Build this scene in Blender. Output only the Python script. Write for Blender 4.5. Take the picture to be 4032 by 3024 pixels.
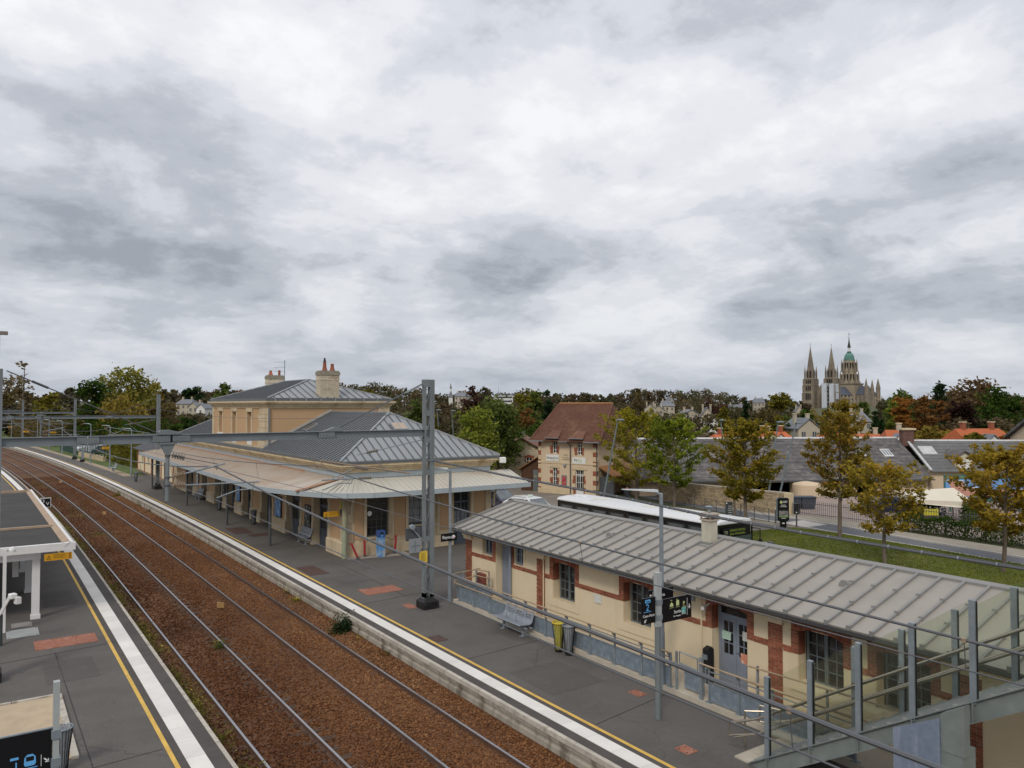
import bpy, bmesh, math, random
import numpy as np
from mathutils import Vector, Matrix
R = math.radians
random.seed(7)
for _o in list(bpy.data.objects): bpy.data.objects.remove(_o)
sc = bpy.context.scene
COL = sc.collection
# ------------------------------------------------------------- camera, sky, sun, exposure
cam = bpy.data.cameras.new('camera'); cam_o = bpy.data.objects.new('camera', cam); COL.objects.link(cam_o)
cam.sensor_width = 36.0; cam.lens = 36.0*3027.7/4032.0; cam.clip_end = 6000; cam.clip_start = 0.05
cam_o.location = (0, 0, 7.5); cam_o.rotation_euler = (R(90+1.57), 0, R(-34.7))
sc.camera = cam_o
SUN_EL, SUN_AZ = 42.0, 232.0     # azimuth clockwise from +Y
world = bpy.data.worlds.new('World'); sc.world = world; world.use_nodes = True
def build_sky():
    nt = world.node_tree; nt.nodes.clear(); N = nt.nodes.new; L = nt.links.new
    out = N('ShaderNodeOutputWorld'); tc = N('ShaderNodeTexCoord')
    sky = N('ShaderNodeTexSky'); sky.sky_type = 'NISHITA'; sky.sun_disc = False
    sky.sun_elevation = R(SUN_EL); sky.sun_rotation = R(SUN_AZ); sky.altitude = 50; sky.air_density = 1.2; sky.dust_density = 2.0
    bs = N('ShaderNodeBackground'); bs.inputs[1].default_value = 0.10; L(sky.outputs[0], bs.inputs[0])
    sep = N('ShaderNodeSeparateXYZ'); L(tc.outputs['Generated'], sep.inputs[0])
    def M(op, a, b=None, clamp=False):
        m = N('ShaderNodeMath'); m.operation = op; m.use_clamp = clamp
        for i, v in enumerate((a, b)):
            if v is None: continue
            if isinstance(v, (int, float)): m.inputs[i].default_value = v
            else: L(v, m.inputs[i])
        return m.outputs[0]
    zc = M('MAXIMUM', sep.outputs[2], 0.0)
    den = M('ADD', zc, 0.26)
    cx = M('DIVIDE', sep.outputs[0], den); cy = M('DIVIDE', sep.outputs[1], den)
    comb = N('ShaderNodeCombineXYZ'); L(cx, comb.inputs[0]); L(cy, comb.inputs[1])
    def noise(scale, detail, rough, dist, off):
        mp = N('ShaderNodeMapping'); mp.inputs['Location'].default_value = off
        L(comb.outputs[0], mp.inputs[0])
        n = N('ShaderNodeTexNoise'); n.inputs['Scale'].default_value = scale; n.inputs['Detail'].default_value = detail
        n.inputs['Roughness'].default_value = rough; n.inputs['Distortion'].default_value = dist; n.noise_dimensions = '2D'
        L(mp.outputs[0], n.inputs['Vector']); return n.outputs['Fac']
    big = noise(SKY[0], 2, .5, 0, SKY[1]); fine = noise(SKY[2], 10, .60, .12, SKY[3]); tiny = noise(SKY[2]*3.1, 6, .6, 0, SKY[1])
    f = M('ADD', M('ADD', M('MULTIPLY', big, .62), M('MULTIPLY', fine, .46)), M('MULTIPLY', tiny, .10))
    ramp = N('ShaderNodeValToRGB'); L(f, ramp.inputs[0])
    cr = ramp.color_ramp; cr.interpolation = 'EASE'
    cr.elements[0].position = .42; cr.elements[0].color = (.35, .375, .425, 1)
    cr.elements[1].position = .76; cr.elements[1].color = (.90, .905, .925, 1)
    for p, c in ((.52, (.50, .525, .58)), (.60, (.66, .68, .73)), (.67, (.79, .80, .835))):
        e = cr.elements.new(p); e.color = (*c, 1)
    # low down the layer thins into flat pale-blue bands
    hz = N('ShaderNodeValToRGB'); L(M('MULTIPLY', zc, 1.0), hz.inputs[0])
    hz.color_ramp.elements[0].position = 0.0; hz.color_ramp.elements[0].color = (.55,)*3+(1,)
    hz.color_ramp.elements[1].position = 0.16; hz.color_ramp.elements[1].color = (0, 0, 0, 1)
    mixh = N('ShaderNodeMixRGB'); L(hz.outputs[0], mixh.inputs[0]); L(ramp.outputs[0], mixh.inputs[1]); mixh.inputs[2].default_value = (.62, .675, .775, 1)
    bc = N('ShaderNodeBackground'); L(mixh.outputs[0], bc.inputs[0])
    # an overcast layer is brighter overhead than at the horizon
    L(M('ADD', M('MULTIPLY', zc, SKY[4]), SKY[5]), bc.inputs[1])
    mx = N('ShaderNodeMixShader'); mx.inputs[0].default_value = .93
    L(bs.outputs[0], mx.inputs[1]); L(bc.outputs[0], mx.inputs[2]); L(mx.outputs[0], out.inputs[0])
SKY = (1.05, (2.7, 0.2, 0), 2.7, (2.2, 2.9, 0), .42, .93)
build_sky()
sun = bpy.data.lights.new('sun', 'SUN'); sun.energy = 1.5; sun.angle = R(14); sun.color = (1.0, .93, .82)
sun_o = bpy.data.objects.new('sun', sun); COL.objects.link(sun_o); sun_o.location = (-60, -40, 80)
_az, _el = R(SUN_AZ), R(SUN_EL)
_d = Vector((math.sin(_az)*math.cos(_el), math.cos(_az)*math.cos(_el), math.sin(_el)))
sun_o.rotation_euler = _d.to_track_quat('Z', 'Y').to_euler()
vs = sc.view_settings; vs.view_transform = 'Standard'; vs.look = 'None'; vs.exposure = 0.0; vs.gamma = 1.0; vs.use_curve_mapping = False
sc.render.engine = 'CYCLES'; sc.cycles.use_denoising = True; sc.cycles.max_bounces = 6; sc.cycles.transparent_max_bounces = 12
sc.cycles.caustics_reflective = False; sc.cycles.caustics_refractive = False
# ------------------------------------------------------------- materials
MATS = {}
def srgb(h):
    h = h.lstrip('#'); v = [int(h[i:i+2], 16)/255 for i in (0, 2, 4)]
    return tuple(c/12.92 if c <= .04045 else ((c+.055)/1.055)**2.4 for c in v)
def mat(name, col, rough=.7, metal=0.0, var=.18, scale=3.0, bump=0.0, bscale=40.0, col2=None, scale2=.6, amt2=.0, rand=0.0, island=0.0, spec=.4, streak=False, tex='POS', fin=None):
    """procedural surface: base colour, noise variation, optional second stain colour, bump, per-object variation"""
    if name in MATS: return MATS[name]
    m = bpy.data.materials.new(name); m.use_nodes = True; nt = m.node_tree; N = nt.nodes.new; L = nt.links.new
    b = nt.nodes['Principled BSDF']; b.inputs['Roughness'].default_value = rough; b.inputs['Metallic'].default_value = metal
    b.inputs['Specular IOR Level'].default_value = spec
    if tex == 'POS': v = N('ShaderNodeNewGeometry').outputs['Position']
    else: v = N('ShaderNodeTexCoord').outputs['Object']
    def noise(s, d=5, sv=None):
        n = N('ShaderNodeTexNoise'); n.inputs['Scale'].default_value = s; n.inputs['Detail'].default_value = d; n.inputs['Roughness'].default_value = .6
        if sv:
            mp = N('ShaderNodeMapping'); mp.inputs['Scale'].default_value = sv; L(v, mp.inputs[0]); L(mp.outputs[0], n.inputs[0])
        else: L(v, n.inputs[0])
        return n.outputs['Fac']
    c = col if not isinstance(col, str) else srgb(col)
    n1 = noise(scale, 6)
    r = N('ShaderNodeMapRange'); r.inputs[1].default_value = .25; r.inputs[2].default_value = .75; r.inputs[3].default_value = 1-var; r.inputs[4].default_value = 1+var; L(n1, r.inputs[0])
    fac = r.outputs[0]
    if rand or island:
        if island: src = N('ShaderNodeNewGeometry').outputs['Random Per Island']
        else: src = N('ShaderNodeObjectInfo').outputs['Random']
        r2 = N('ShaderNodeMapRange'); r2.inputs[3].default_value = 1-(rand or island); r2.inputs[4].default_value = 1+(rand or island); L(src, r2.inputs[0])
        mm = N('ShaderNodeMath'); mm.operation = 'MULTIPLY'; L(fac, mm.inputs[0]); L(r2.outputs[0], mm.inputs[1]); fac = mm.outputs[0]
    base = None
    if col2 is not None:
        c2 = col2 if not isinstance(col2, str) else srgb(col2)
        n2 = noise(scale2, 6, (1, 1, .12) if streak else None)
        r3 = N('ShaderNodeMapRange'); r3.inputs[1].default_value = .62-amt2*.4; r3.inputs[2].default_value = .78-amt2*.3; L(n2, r3.inputs[0])
        mx = N('ShaderNodeMixRGB'); L(r3.outputs[0], mx.inputs[0]); mx.inputs[1].default_value = (*c, 1); mx.inputs[2].default_value = (*c2, 1); base = mx.outputs[0]
    mul = N('ShaderNodeMixRGB'); mul.blend_type = 'MULTIPLY'; mul.inputs[0].default_value = 1
    if base: L(base, mul.inputs[1])
    else: mul.inputs[1].default_value = (*c, 1)
    L(fac, mul.inputs[2]); L(mul.outputs[0], b.inputs['Base Color'])
    if bump:
        bp = N('ShaderNodeBump'); bp.inputs['Strength'].default_value = bump; bp.inputs['Distance'].default_value = .02
        L(noise(bscale, 4), bp.inputs['Height']); L(bp.outputs[0], b.inputs['Normal'])
    MATS[name] = m
    return m
def glass_mat(name, tint=(.80, .87, .80), alpha=.28, rough=.03):
    """thin pane: a tinted clear layer with a reflective face"""
    if name in MATS: return MATS[name]
    m = bpy.data.materials.new(name); m.use_nodes = True; nt = m.node_tree; nt.nodes.clear(); N = nt.nodes.new; L = nt.links.new
    out = N('ShaderNodeOutputMaterial'); tr = N('ShaderNodeBsdfTransparent'); tr.inputs[0].default_value = (*tint, 1)
    gl = N('ShaderNodeBsdfGlossy'); gl.inputs['Roughness'].default_value = rough; gl.inputs[0].default_value = (.9, .95, .9, 1)
    df = N('ShaderNodeBsdfDiffuse'); df.inputs[0].default_value = (.42, .45, .36, 1)
    mx0 = N('ShaderNodeMixShader'); mx0.inputs[0].default_value = alpha; L(tr.outputs[0], mx0.inputs[1]); L(df.outputs[0], mx0.inputs[2])
    fr = N('ShaderNodeFresnel'); fr.inputs[0].default_value = 1.35
    mx = N('ShaderNodeMixShader'); L(fr.outputs[0], mx.inputs[0]); L(mx0.outputs[0], mx.inputs[1]); L(gl.outputs[0], mx.inputs[2]); L(mx.outputs[0], out.inputs[0])
    MATS[name] = m; return m
def leaf_mat(name, cols, trans=.35, gain=1.7):
    """leaf colour drawn per leaf from a ramp"""
    if name in MATS: return MATS[name]
    m = bpy.data.materials.new(name); m.use_nodes = True; nt = m.node_tree; nt.nodes.clear(); N = nt.nodes.new; L = nt.links.new
    out = N('ShaderNodeOutputMaterial'); g = N('ShaderNodeNewGeometry'); rp = N('ShaderNodeValToRGB')
    n = N('ShaderNodeTexNoise'); n.inputs['Scale'].default_value = .55; n.inputs['Detail'].default_value = 3; L(g.outputs['Position'], n.inputs[0])
    a = N('ShaderNodeMath'); a.operation = 'MULTIPLY_ADD'; L(g.outputs['Random Per Island'], a.inputs[0]); a.inputs[1].default_value = .55
    s = N('ShaderNodeMapRange'); s.inputs[1].default_value = .3; s.inputs[2].default_value = .7; s.inputs[3].default_value = 0; s.inputs[4].default_value = .45; L(n.outputs[0], s.inputs[0]); L(s.outputs[0], a.inputs[2])
    L(a.outputs[0], rp.inputs[0])
    els = rp.color_ramp.elements
    CC = [tuple(min(1, v*gain) for v in (srgb(c) if isinstance(c, str) else c))+(1,) for c in cols]
    els[0].position = 0; els[0].color = CC[0]; els[1].position = 1; els[1].color = CC[-1]
    for i in range(1, len(CC)-1): e = els.new(i/(len(CC)-1)); e.color = CC[i]
    d = N('ShaderNodeBsdfDiffuse'); t = N('ShaderNodeBsdfTranslucent'); L(rp.outputs[0], d.inputs[0]); L(rp.outputs[0], t.inputs[0])
    mx = N('ShaderNodeMixShader'); mx.inputs[0].default_value = trans; L(d.outputs[0], mx.inputs[1]); L(t.outputs[0], mx.inputs[2]); L(mx.outputs[0], out.inputs[0])
    MATS[name] = m; return m
def emit_mat(name, col, s=1.0):
    if name in MATS: return MATS[name]
    m = bpy.data.materials.new(name); m.use_nodes = True; b = m.node_tree.nodes['Principled BSDF']
    b.inputs['Base Color'].default_value = (*col, 1); b.inputs['Emission Color'].default_value = (*col, 1); b.inputs['Emission Strength'].default_value = s
    MATS[name] = m; return m
# ------------------------------------------------------------- mesh helpers
class MB:
    def __init__(s): s.v = []; s.f = []
    def add(s, vs, fs):
        o = len(s.v); s.v += [tuple(p) for p in vs]; s.f += [tuple(i+o for i in f) for f in fs]; return s
    def box(s, x0, y0, z0, x1, y1, z1):
        if x0 > x1: x0, x1 = x1, x0
        if y0 > y1: y0, y1 = y1, y0
        if z0 > z1: z0, z1 = z1, z0
        return s.add([(x0,y0,z0),(x1,y0,z0),(x1,y1,z0),(x0,y1,z0),(x0,y0,z1),(x1,y0,z1),(x1,y1,z1),(x0,y1,z1)],
                     [(0,3,2,1),(4,5,6,7),(0,1,5,4),(1,2,6,5),(2,3,7,6),(3,0,4,7)])
    def cbox(s, c, d, rz=0.0, m=None):
        x, y, z = d[0]/2, d[1]/2, d[2]/2
        M = Matrix.Translation(c) @ (m if m is not None else Matrix.Rotation(rz, 4, 'Z'))
        P = [M @ Vector(p) for p in ((-x,-y,-z),(x,-y,-z),(x,y,-z),(-x,y,-z),(-x,-y,z),(x,-y,z),(x,y,z),(-x,y,z))]
        return s.add(P, [(0,3,2,1),(4,5,6,7),(0,1,5,4),(1,2,6,5),(2,3,7,6),(3,0,4,7)])
    def bar(s, a, b, w, h, up=(0,0,1)):
        a, b = Vector(a), Vector(b); d = (b-a)
        if d.length < 1e-6: return s
        d.normalize(); u = Vector(up)
        if abs(d.dot(u)) > .99: u = Vector((0, 1, 0))
        r = d.cross(u).normalized(); u = r.cross(d)
        P = []
        for q in (a, b):
            for i, j in ((-1,-1),(1,-1),(1,1),(-1,1)): P.append(q + r*(i*w/2) + u*(j*h/2))
        return s.add(P, [(3,2,1,0),(4,5,6,7),(0,1,5,4),(1,2,6,5),(2,3,7,6),(3,0,4,7)])
    def tube(s, pts, r, n=8, cap=True, r2=None):
        pts = [Vector(p) for p in pts]; k = len(pts); o = len(s.v); prev = None
        for i, p in enumerate(pts):
            d = (pts[min(i+1, k-1)] - pts[max(i-1, 0)]).normalized()
            if prev is None:
                u = Vector((0,0,1)) if abs(d.z) < .95 else Vector((1,0,0))
                a = d.cross(u).normalized()
            else: a = (prev - d*prev.dot(d)).normalized()
            prev = a; b = d.cross(a)
            rr = r if r2 is None else r + (r2-r)*i/(k-1)
            if isinstance(r, (list, tuple)): rr = r[i]
            for j in range(n):
                t = 2*math.pi*j/n; s.v.append(tuple(p + a*math.cos(t)*rr + b*math.sin(t)*rr))
        for i in range(k-1):
            for j in range(n):
                j2 = (j+1) % n; s.f.append((o+i*n+j, o+i*n+j2, o+(i+1)*n+j2, o+(i+1)*n+j))
        if cap:
            s.f.append(tuple(o+j for j in reversed(range(n)))); s.f.append(tuple(o+(k-1)*n+j for j in range(n)))
        return s
    def cyl(s, x, y, z0, z1, r, n=12, r2=None): return s.tube([(x,y,z0),(x,y,z1)], r, n, True, r2)
    def lathe(s, x, y, prof, n=16, cap=True):
        o = len(s.v); k = len(prof)
        for r, z in prof:
            for j in range(n):
                t = 2*math.pi*j/n; s.v.append((x+r*math.cos(t), y+r*math.sin(t), z))
        for i in range(k-1):
            for j in range(n):
                j2 = (j+1) % n; s.f.append((o+i*n+j, o+i*n+j2, o+(i+1)*n+j2, o+(i+1)*n+j))
        if cap:
            s.f.append(tuple(o+j for j in reversed(range(n)))); s.f.append(tuple(o+(k-1)*n+j for j in range(n)))
        return s
    def prism(s, poly, a, b, axis='z'):
        """extrude a 2-D polygon between a and b along an axis; x: (y,z), y: (x,z), z: (x,y)"""
        n = len(poly)
        def P(p, t): return {'x': (t, p[0], p[1]), 'y': (p[0], t, p[1]), 'z': (p[0], p[1], t)}[axis]
        vs_ = [P(p, a) for p in poly] + [P(p, b) for p in poly]
        return s.add(vs_, [tuple(range(n)), tuple(range(2*n-1, n-1, -1))] + [(i, i+n, (i+1) % n + n, (i+1) % n) for i in range(n)])
    def quad(s, *p): return s.add(p, [tuple(range(len(p)))])
    def mesh(s, name):
        me = bpy.data.meshes.new(name); me.from_pydata(s.v, [], s.f); me.update()
        bm = bmesh.new(); bm.from_mesh(me); bmesh.ops.recalc_face_normals(bm, faces=bm.faces); bm.to_mesh(me); bm.free()
        return me
def link(o, parent=None):
    COL.objects.link(o)
    if parent is not None: o.parent = parent
    return o
def obj(name, mb, m, parent=None, world=True, smooth=False, bevel=0.0, label=None):
    """one mesh object; with world=True coordinates are world ones even under a parent"""
    me = mb if isinstance(mb, bpy.types.Mesh) else mb.mesh(name)
    if m is not None and not me.materials: me.materials.append(m)
    o = bpy.data.objects.new(name, me); link(o, parent)
    if parent is not None and world: o.matrix_parent_inverse = wm(parent).inverted()
    if smooth: me.polygons.foreach_set('use_smooth', [True]*len(me.polygons))
    if bevel:
        bv = o.modifiers.new('bevel', 'BEVEL'); bv.width = bevel; bv.segments = 2; bv.limit_method = 'ANGLE'
    if label: o['label'] = label
    return o
def wm(o):
    M = Matrix.LocRotScale(o.location, o.rotation_euler, o.scale)
    if o.parent: M = wm(o.parent) @ o.matrix_parent_inverse @ M
    return M
def tag(o, label, cat, group=None):
    o['label'] = label; o['category'] = cat
    if group: o['group'] = group
    return o
def thing(name, label, cat, loc=(0,0,0), rz=0.0, group=None):
    o = bpy.data.objects.new(name, None); o.empty_display_size = .2; COL.objects.link(o)
    o.location = loc; o.rotation_euler = (0, 0, rz); return tag(o, label, cat, group)
def struct(name, mb, m, parent=None, **k):
    o = obj(name, mb, m, parent, **k)
    if parent is None: o['kind'] = 'structure'
    return o
def stuff(name, mb, m, label=None, cat=None, parent=None, **k):
    o = obj(name, mb, m, parent, **k); o['kind'] = 'stuff'
    if label: o['label'] = label
    if cat and parent is None: o['category'] = cat
    return o
def dup(root, loc=None, rz=None, label=None, group=None, scale=None):
    def cp(o, par):
        c = o.copy(); COL.objects.link(c)
        if par is not None: c.parent = par
        for ch in list(o.children): cp(ch, c)
        return c
    r = cp(root, None)
    if loc is not None: r.location = loc
    if rz is not None: r.rotation_euler = (0, 0, rz)
    if scale is not None: r.scale = scale if isinstance(scale, (tuple, list)) else (scale,)*3
    if label: r['label'] = label
    if group: r['group'] = group
    return r
def text(name, s, size, M, m, parent, depth=.002, align='LEFT'):
    """flat lettering: glyph outlines turned into a thin mesh, placed by matrix M"""
    cu = bpy.data.curves.new(name, 'FONT'); cu.body = s; cu.size = size; cu.align_x = align; cu.extrude = depth; cu.resolution_u = 3
    t = bpy.data.objects.new(name, cu); COL.objects.link(t)
    dg = bpy.context.evaluated_depsgraph_get(); dg.update()
    me = bpy.data.meshes.new_from_object(t.evaluated_get(dg)); bpy.data.objects.remove(t); bpy.data.curves.remove(cu)
    me.transform(M); me.materials.clear(); me.materials.append(m)
    return obj(name, me, None, parent)
def face_matrix(loc, xdir, up=(0,0,1)):
    """frame whose local x runs along xdir and local y along up (text reads left to right along xdir)"""
    x = Vector(xdir).normalized(); y = Vector(up).normalized(); zz = x.cross(y)
    M = Matrix((( x.x, y.x, zz.x, loc[0]), (x.y, y.y, zz.y, loc[1]), (x.z, y.z, zz.z, loc[2]), (0,0,0,1)))
    return M
def shared(parent, name, me, m, loc, rot=(0,0,0), scale=(1,1,1)):
    """a repeated piece that shares mesh data, in world coordinates under its parent"""
    if m is not None and not me.materials: me.materials.append(m)
    o = bpy.data.objects.new(name, me); link(o, parent)
    o.location = loc; o.rotation_euler = rot; o.scale = scale
    if parent is not None: o.matrix_parent_inverse = wm(parent).inverted()
    return o
def off(s):   # the line bends away to the left beyond y = 37
    return -0.00039*max(0.0, s-37.0)**2
CAMP = Vector((0, 0, 7.5))
def asphalt(name, c, dark, light):
    """worn tarmac: mottling, grime blotches, hairline cracks and pale specks"""
    m = bpy.data.materials.new(name); m.use_nodes = True; nt = m.node_tree; N = nt.nodes.new; L = nt.links.new; b = nt.nodes['Principled BSDF']; b.inputs['Roughness'].default_value = .93; b.inputs['Specular IOR Level'].default_value = .25
    v = N('ShaderNodeNewGeometry').outputs['Position']
    def nz(s, d=6, r=.6):
        n = N('ShaderNodeTexNoise'); n.inputs['Scale'].default_value = s; n.inputs['Detail'].default_value = d; n.inputs['Roughness'].default_value = r; L(v, n.inputs[0]); return n.outputs['Fac']
    def rng_(src, a, b_, c_=0, d=1):
        r = N('ShaderNodeMapRange'); r.inputs[1].default_value = a; r.inputs[2].default_value = b_; r.inputs[3].default_value = c_; r.inputs[4].default_value = d; L(src, r.inputs[0]); return r.outputs[0]
    def mix(f, a, c2):
        x = N('ShaderNodeMixRGB'); L(f, x.inputs[0])
        if isinstance(a, tuple): x.inputs[1].default_value = (*a, 1)
        else: L(a, x.inputs[1])
        x.inputs[2].default_value = (*c2, 1); return x.outputs[0]
    col = mix(rng_(nz(.45), .45, .72, 0, .75), c, dark); col = mix(rng_(nz(1.7, 8), .56, .74, 0, .6), col, light)
    vo = N('ShaderNodeTexVoronoi'); vo.feature = 'DISTANCE_TO_EDGE'; vo.inputs['Scale'].default_value = .33
    mp = N('ShaderNodeVectorMath'); mp.operation = 'ADD'; nn = N('ShaderNodeTexNoise'); nn.inputs['Scale'].default_value = 2.2; nn.inputs['Detail'].default_value = 5; L(v, nn.inputs[0]); sc_ = N('ShaderNodeVectorMath'); sc_.operation = 'SCALE'; sc_.inputs['Scale'].default_value = .5; L(nn.outputs['Color'], sc_.inputs[0]); L(v, mp.inputs[0]); L(sc_.outputs[0], mp.inputs[1]); L(mp.outputs[0], vo.inputs['Vector'])
    ck = N('ShaderNodeMath'); ck.operation = 'MULTIPLY'; L(rng_(vo.outputs[0], .0, .012, .6, 0), ck.inputs[0]); L(rng_(nz(.3, 2), .5, .6), ck.inputs[1]); col = mix(ck.outputs[0], col, tuple(q*.5 for q in c))
    v2 = N('ShaderNodeTexVoronoi'); v2.inputs['Scale'].default_value = 2.4; L(v, v2.inputs['Vector']); col = mix(rng_(v2.outputs['Distance'], .035, .06, .45, 0), col, tuple(q*1.9 for q in c))
    fi = N('ShaderNodeMixRGB'); fi.blend_type = 'MULTIPLY'; fi.inputs[0].default_value = 1; L(col, fi.inputs[1]); L(rng_(nz(26, 4), .3, .7, .82, 1.18), fi.inputs[2]); L(fi.outputs[0], b.inputs['Base Color'])
    bp = N('ShaderNodeBump'); bp.inputs['Strength'].default_value = .3; bp.inputs['Distance'].default_value = .01; L(nz(110, 3), bp.inputs['Height']); L(bp.outputs[0], b.inputs['Normal']); MATS[name] = m; return m
# ------------------------------------------------------------- shared surfaces
M_asph = asphalt('platform_asphalt', (.124, .114, .105), (.086, .078, .072), (.150, .139, .128))
M_asph2 = mat('edge_asphalt', (.082, .072, .067), .93, var=.2, scale=2.0, bump=.2, bscale=120)
M_white_tile = mat('white_slab', (.72, .69, .65), .8, var=.08, scale=1.5, bump=.08, bscale=60, rand=.05)
M_yellow_line = mat('yellow_paint', (.66, .42, .09), .7, var=.2, scale=2.5, col2=(.30, .22, .10), scale2=5, amt2=.12)
M_conc = mat('stained_concrete', (.36, .325, .27), .9, var=.25, scale=2.2, bump=.3, bscale=25, col2=(.13, .105, .075), scale2=2.0, amt2=.35, streak=True)
M_coping = mat('coping_stone', (.47, .43, .37), .88, var=.18, scale=4, bump=.2, bscale=30, rand=.10, col2=(.24, .20, .16), scale2=3, amt2=.2)
M_ballast = mat('ballast_bed', (.095, .041, .018), .95, var=.6, scale=11, bump=1.0, bscale=22, col2=(.145, .070, .030), scale2=.16, amt2=.45)
M_rail_side = mat('rail_rust', (.105, .06, .042), .8, var=.3, scale=6)
M_rail_top = mat('rail_polished', (.42, .42, .44), .30, metal=1.0, var=.05)
M_sleeper = mat('sleeper_wood', (.085, .055, .038), .9, var=.35, scale=8, bump=.4, bscale=30, rand=.3)
M_plate = mat('orange_cover_plate', (.31, .125, .078), .75, var=.18, scale=5, col2=(.38, .22, .17), scale2=4, amt2=.2)
M_darkplate = mat('brown_cover_plate', (.085, .048, .04), .8, var=.2, scale=6)
M_ground = mat('earth', (.07, .075, .03), .95, var=.4, scale=.3, bump=.4, bscale=3, col2=(.13, .10, .05), scale2=.05, amt2=.3)
M_road = mat('road_asphalt', (.125, .13, .14), .9, var=.12, scale=.8, bump=.15, bscale=60)
M_fore = mat('forecourt_paving', (.205, .18, .15), .92, var=.18, scale=.9, bump=.15, bscale=50, col2=(.27, .24, .20), scale2=.3, amt2=.3)
M_walk = mat('pavement', (.30, .265, .215), .92, var=.15, scale=1.4, bump=.15, bscale=60)
M_kerb = mat('kerb_stone', (.48, .455, .42), .85, var=.12, scale=3, rand=.08)
M_pale = mat('pale_crossing', (.44, .41, .38), .85, var=.1, scale=3)
M_lawn = mat('lawn_soil', (.095, .112, .022), .95, var=.35, scale=.8, bump=.6, bscale=14, col2=(.145, .135, .04), scale2=.35, amt2=.25)
M_sand = mat('sandy_gravel', (.34, .27, .19), .95, var=.25, scale=2, bump=.3, bscale=40)
G0 = -0.85
def gz(x, y):
    """terrain height: flat round the station, a valley towards the town, wooded rises far behind"""
    d = math.hypot(x, y); a = math.degrees(math.atan2(x, y))      # bearing from +Y, right positive
    h = G0
    if d > 85:
        t = min(1, (d-85)/200); t = t*t*(3-2*t)
        right = min(1, max(0, (a-14)/16))
        h += -4.5*t*right
        t2 = min(1, max(0, (d-330)/520)); t2 = t2*t2*(3-2*t2)
        h += t2*(10.5 + 7.5*right*math.exp(-((a-39)/7.0)**2) - 2.5*math.exp(-((a-50)/6.0)**2) + 1.5*math.sin(a*.35))
    return h
def build_ground():
    ds = [0, 8, 16, 24, 32, 40, 50, 60, 70, 80, 90, 105, 120, 140, 165, 195, 230, 270, 320, 380, 450, 530, 620, 720, 850, 1000, 1300, 1800, 2600, 4200]
    n = 120; vs_ = [(0, 0, G0)]; fs = []
    for d in ds[1:]:
        for j in range(n):
            t = 2*math.pi*j/n; x, y = d*math.sin(t), d*math.cos(t); vs_.append((x, y, gz(x, y)))
    for j in range(n): fs.append((0, 1+(j+1) % n, 1+j))
    for i in range(len(ds)-2):
        for j in range(n):
            a, b = 1+i*n+j, 1+i*n+(j+1) % n; fs.append((a, b, b+n, a+n))
    struct('ground', MB().add(vs_, fs), M_ground, smooth=True)
build_ground()
YS = [-6, 0, 6, 12, 18, 24, 30, 36, 42, 48] + list(range(54, 216, 6))
def strip(x0, x1, z, y0=-6, y1=300, x0b=None, x1b=None, step=6.0, z2=None):
    """flat ribbon that follows the curve of the line"""
    m = MB(); n = max(1, int(round((y1-y0)/step))); o = 0
    for i in range(n+1):
        y = y0+(y1-y0)*i/n; d = off(y); m.v += [(x0+d, y, z), (x1+d, y, z if z2 is None else z2)]
    m.f = [(2*i, 2*i+1, 2*i+3, 2*i+2) for i in range(n)]
    return m
def prof_strip(prof, y0=-6, y1=300, step=6.0, close=False):
    """sweep an (x, z) profile along the line"""
    m = MB(); n = max(1, int(round((y1-y0)/step))); k = len(prof)
    for i in range(n+1):
        y = y0+(y1-y0)*i/n; d = off(y); m.v += [(x+d, y, z) for x, z in prof]
    kk = k if close else k-1
    for i in range(n):
        for j in range(kk):
            j2 = (j+1) % k; m.f.append((i*k+j, i*k+j2, (i+1)*k+j2, (i+1)*k+j))
    if close: m.f += [tuple(range(k)), tuple(range(n*k+k-1, n*k-1, -1))]
    return m
# platforms: body, edge, white slabs, yellow line
P2 = struct('platform', prof_strip([(11.06, G0), (11.06, -.22), (11.03, -.2), (11.03, -.004), (24.5, -.004), (24.5, G0)], y1=90), M_asph)
P2['label'] = 'dark asphalt platform in front of the station building'
far2 = struct('platform', prof_strip([(11.06, G0), (11.06, -.22), (11.03, -.2), (11.03, -.004), (13.7, -.004), (13.9, G0)], y0=90, y1=300), M_asph)
far2['label'] = 'far narrowing end of the platform beyond the station building'
P1 = struct('platform', prof_strip([(-14, G0), (-14, -.004), (4.43, -.004), (4.43, G0)]), M_asph)
P1['label'] = 'asphalt platform on the near left side of the tracks'
obj('edge_band', strip(11.03, 11.33, 0.0), M_asph2, P2); obj('edge_band', strip(11.72, 11.86, 0.0), M_asph2, P2)
obj('edge_band', strip(4.12, 4.43, 0.0), M_asph2, P1); obj('edge_band', strip(3.55, 3.71, 0.0), M_asph2, P1)
obj('yellow_line', strip(11.86, 11.96, 0.004), M_yellow_line, P2); obj('yellow_line', strip(3.45, 3.545, 0.004), M_yellow_line, P1)
obj('platform_wall', prof_strip([(10.955, G0), (10.955, -.34), (11.0, -.32), (11.0, -.235), (10.965, -.225), (10.965, -.2), (11.06, -.2), (11.06, G0)], close=True), M_conc, P2)
obj('platform_wall', prof_strip([(4.40, G0), (4.40, -.08), (4.48, -.08), (4.48, G0)], close=True), M_conc, P1)
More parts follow.
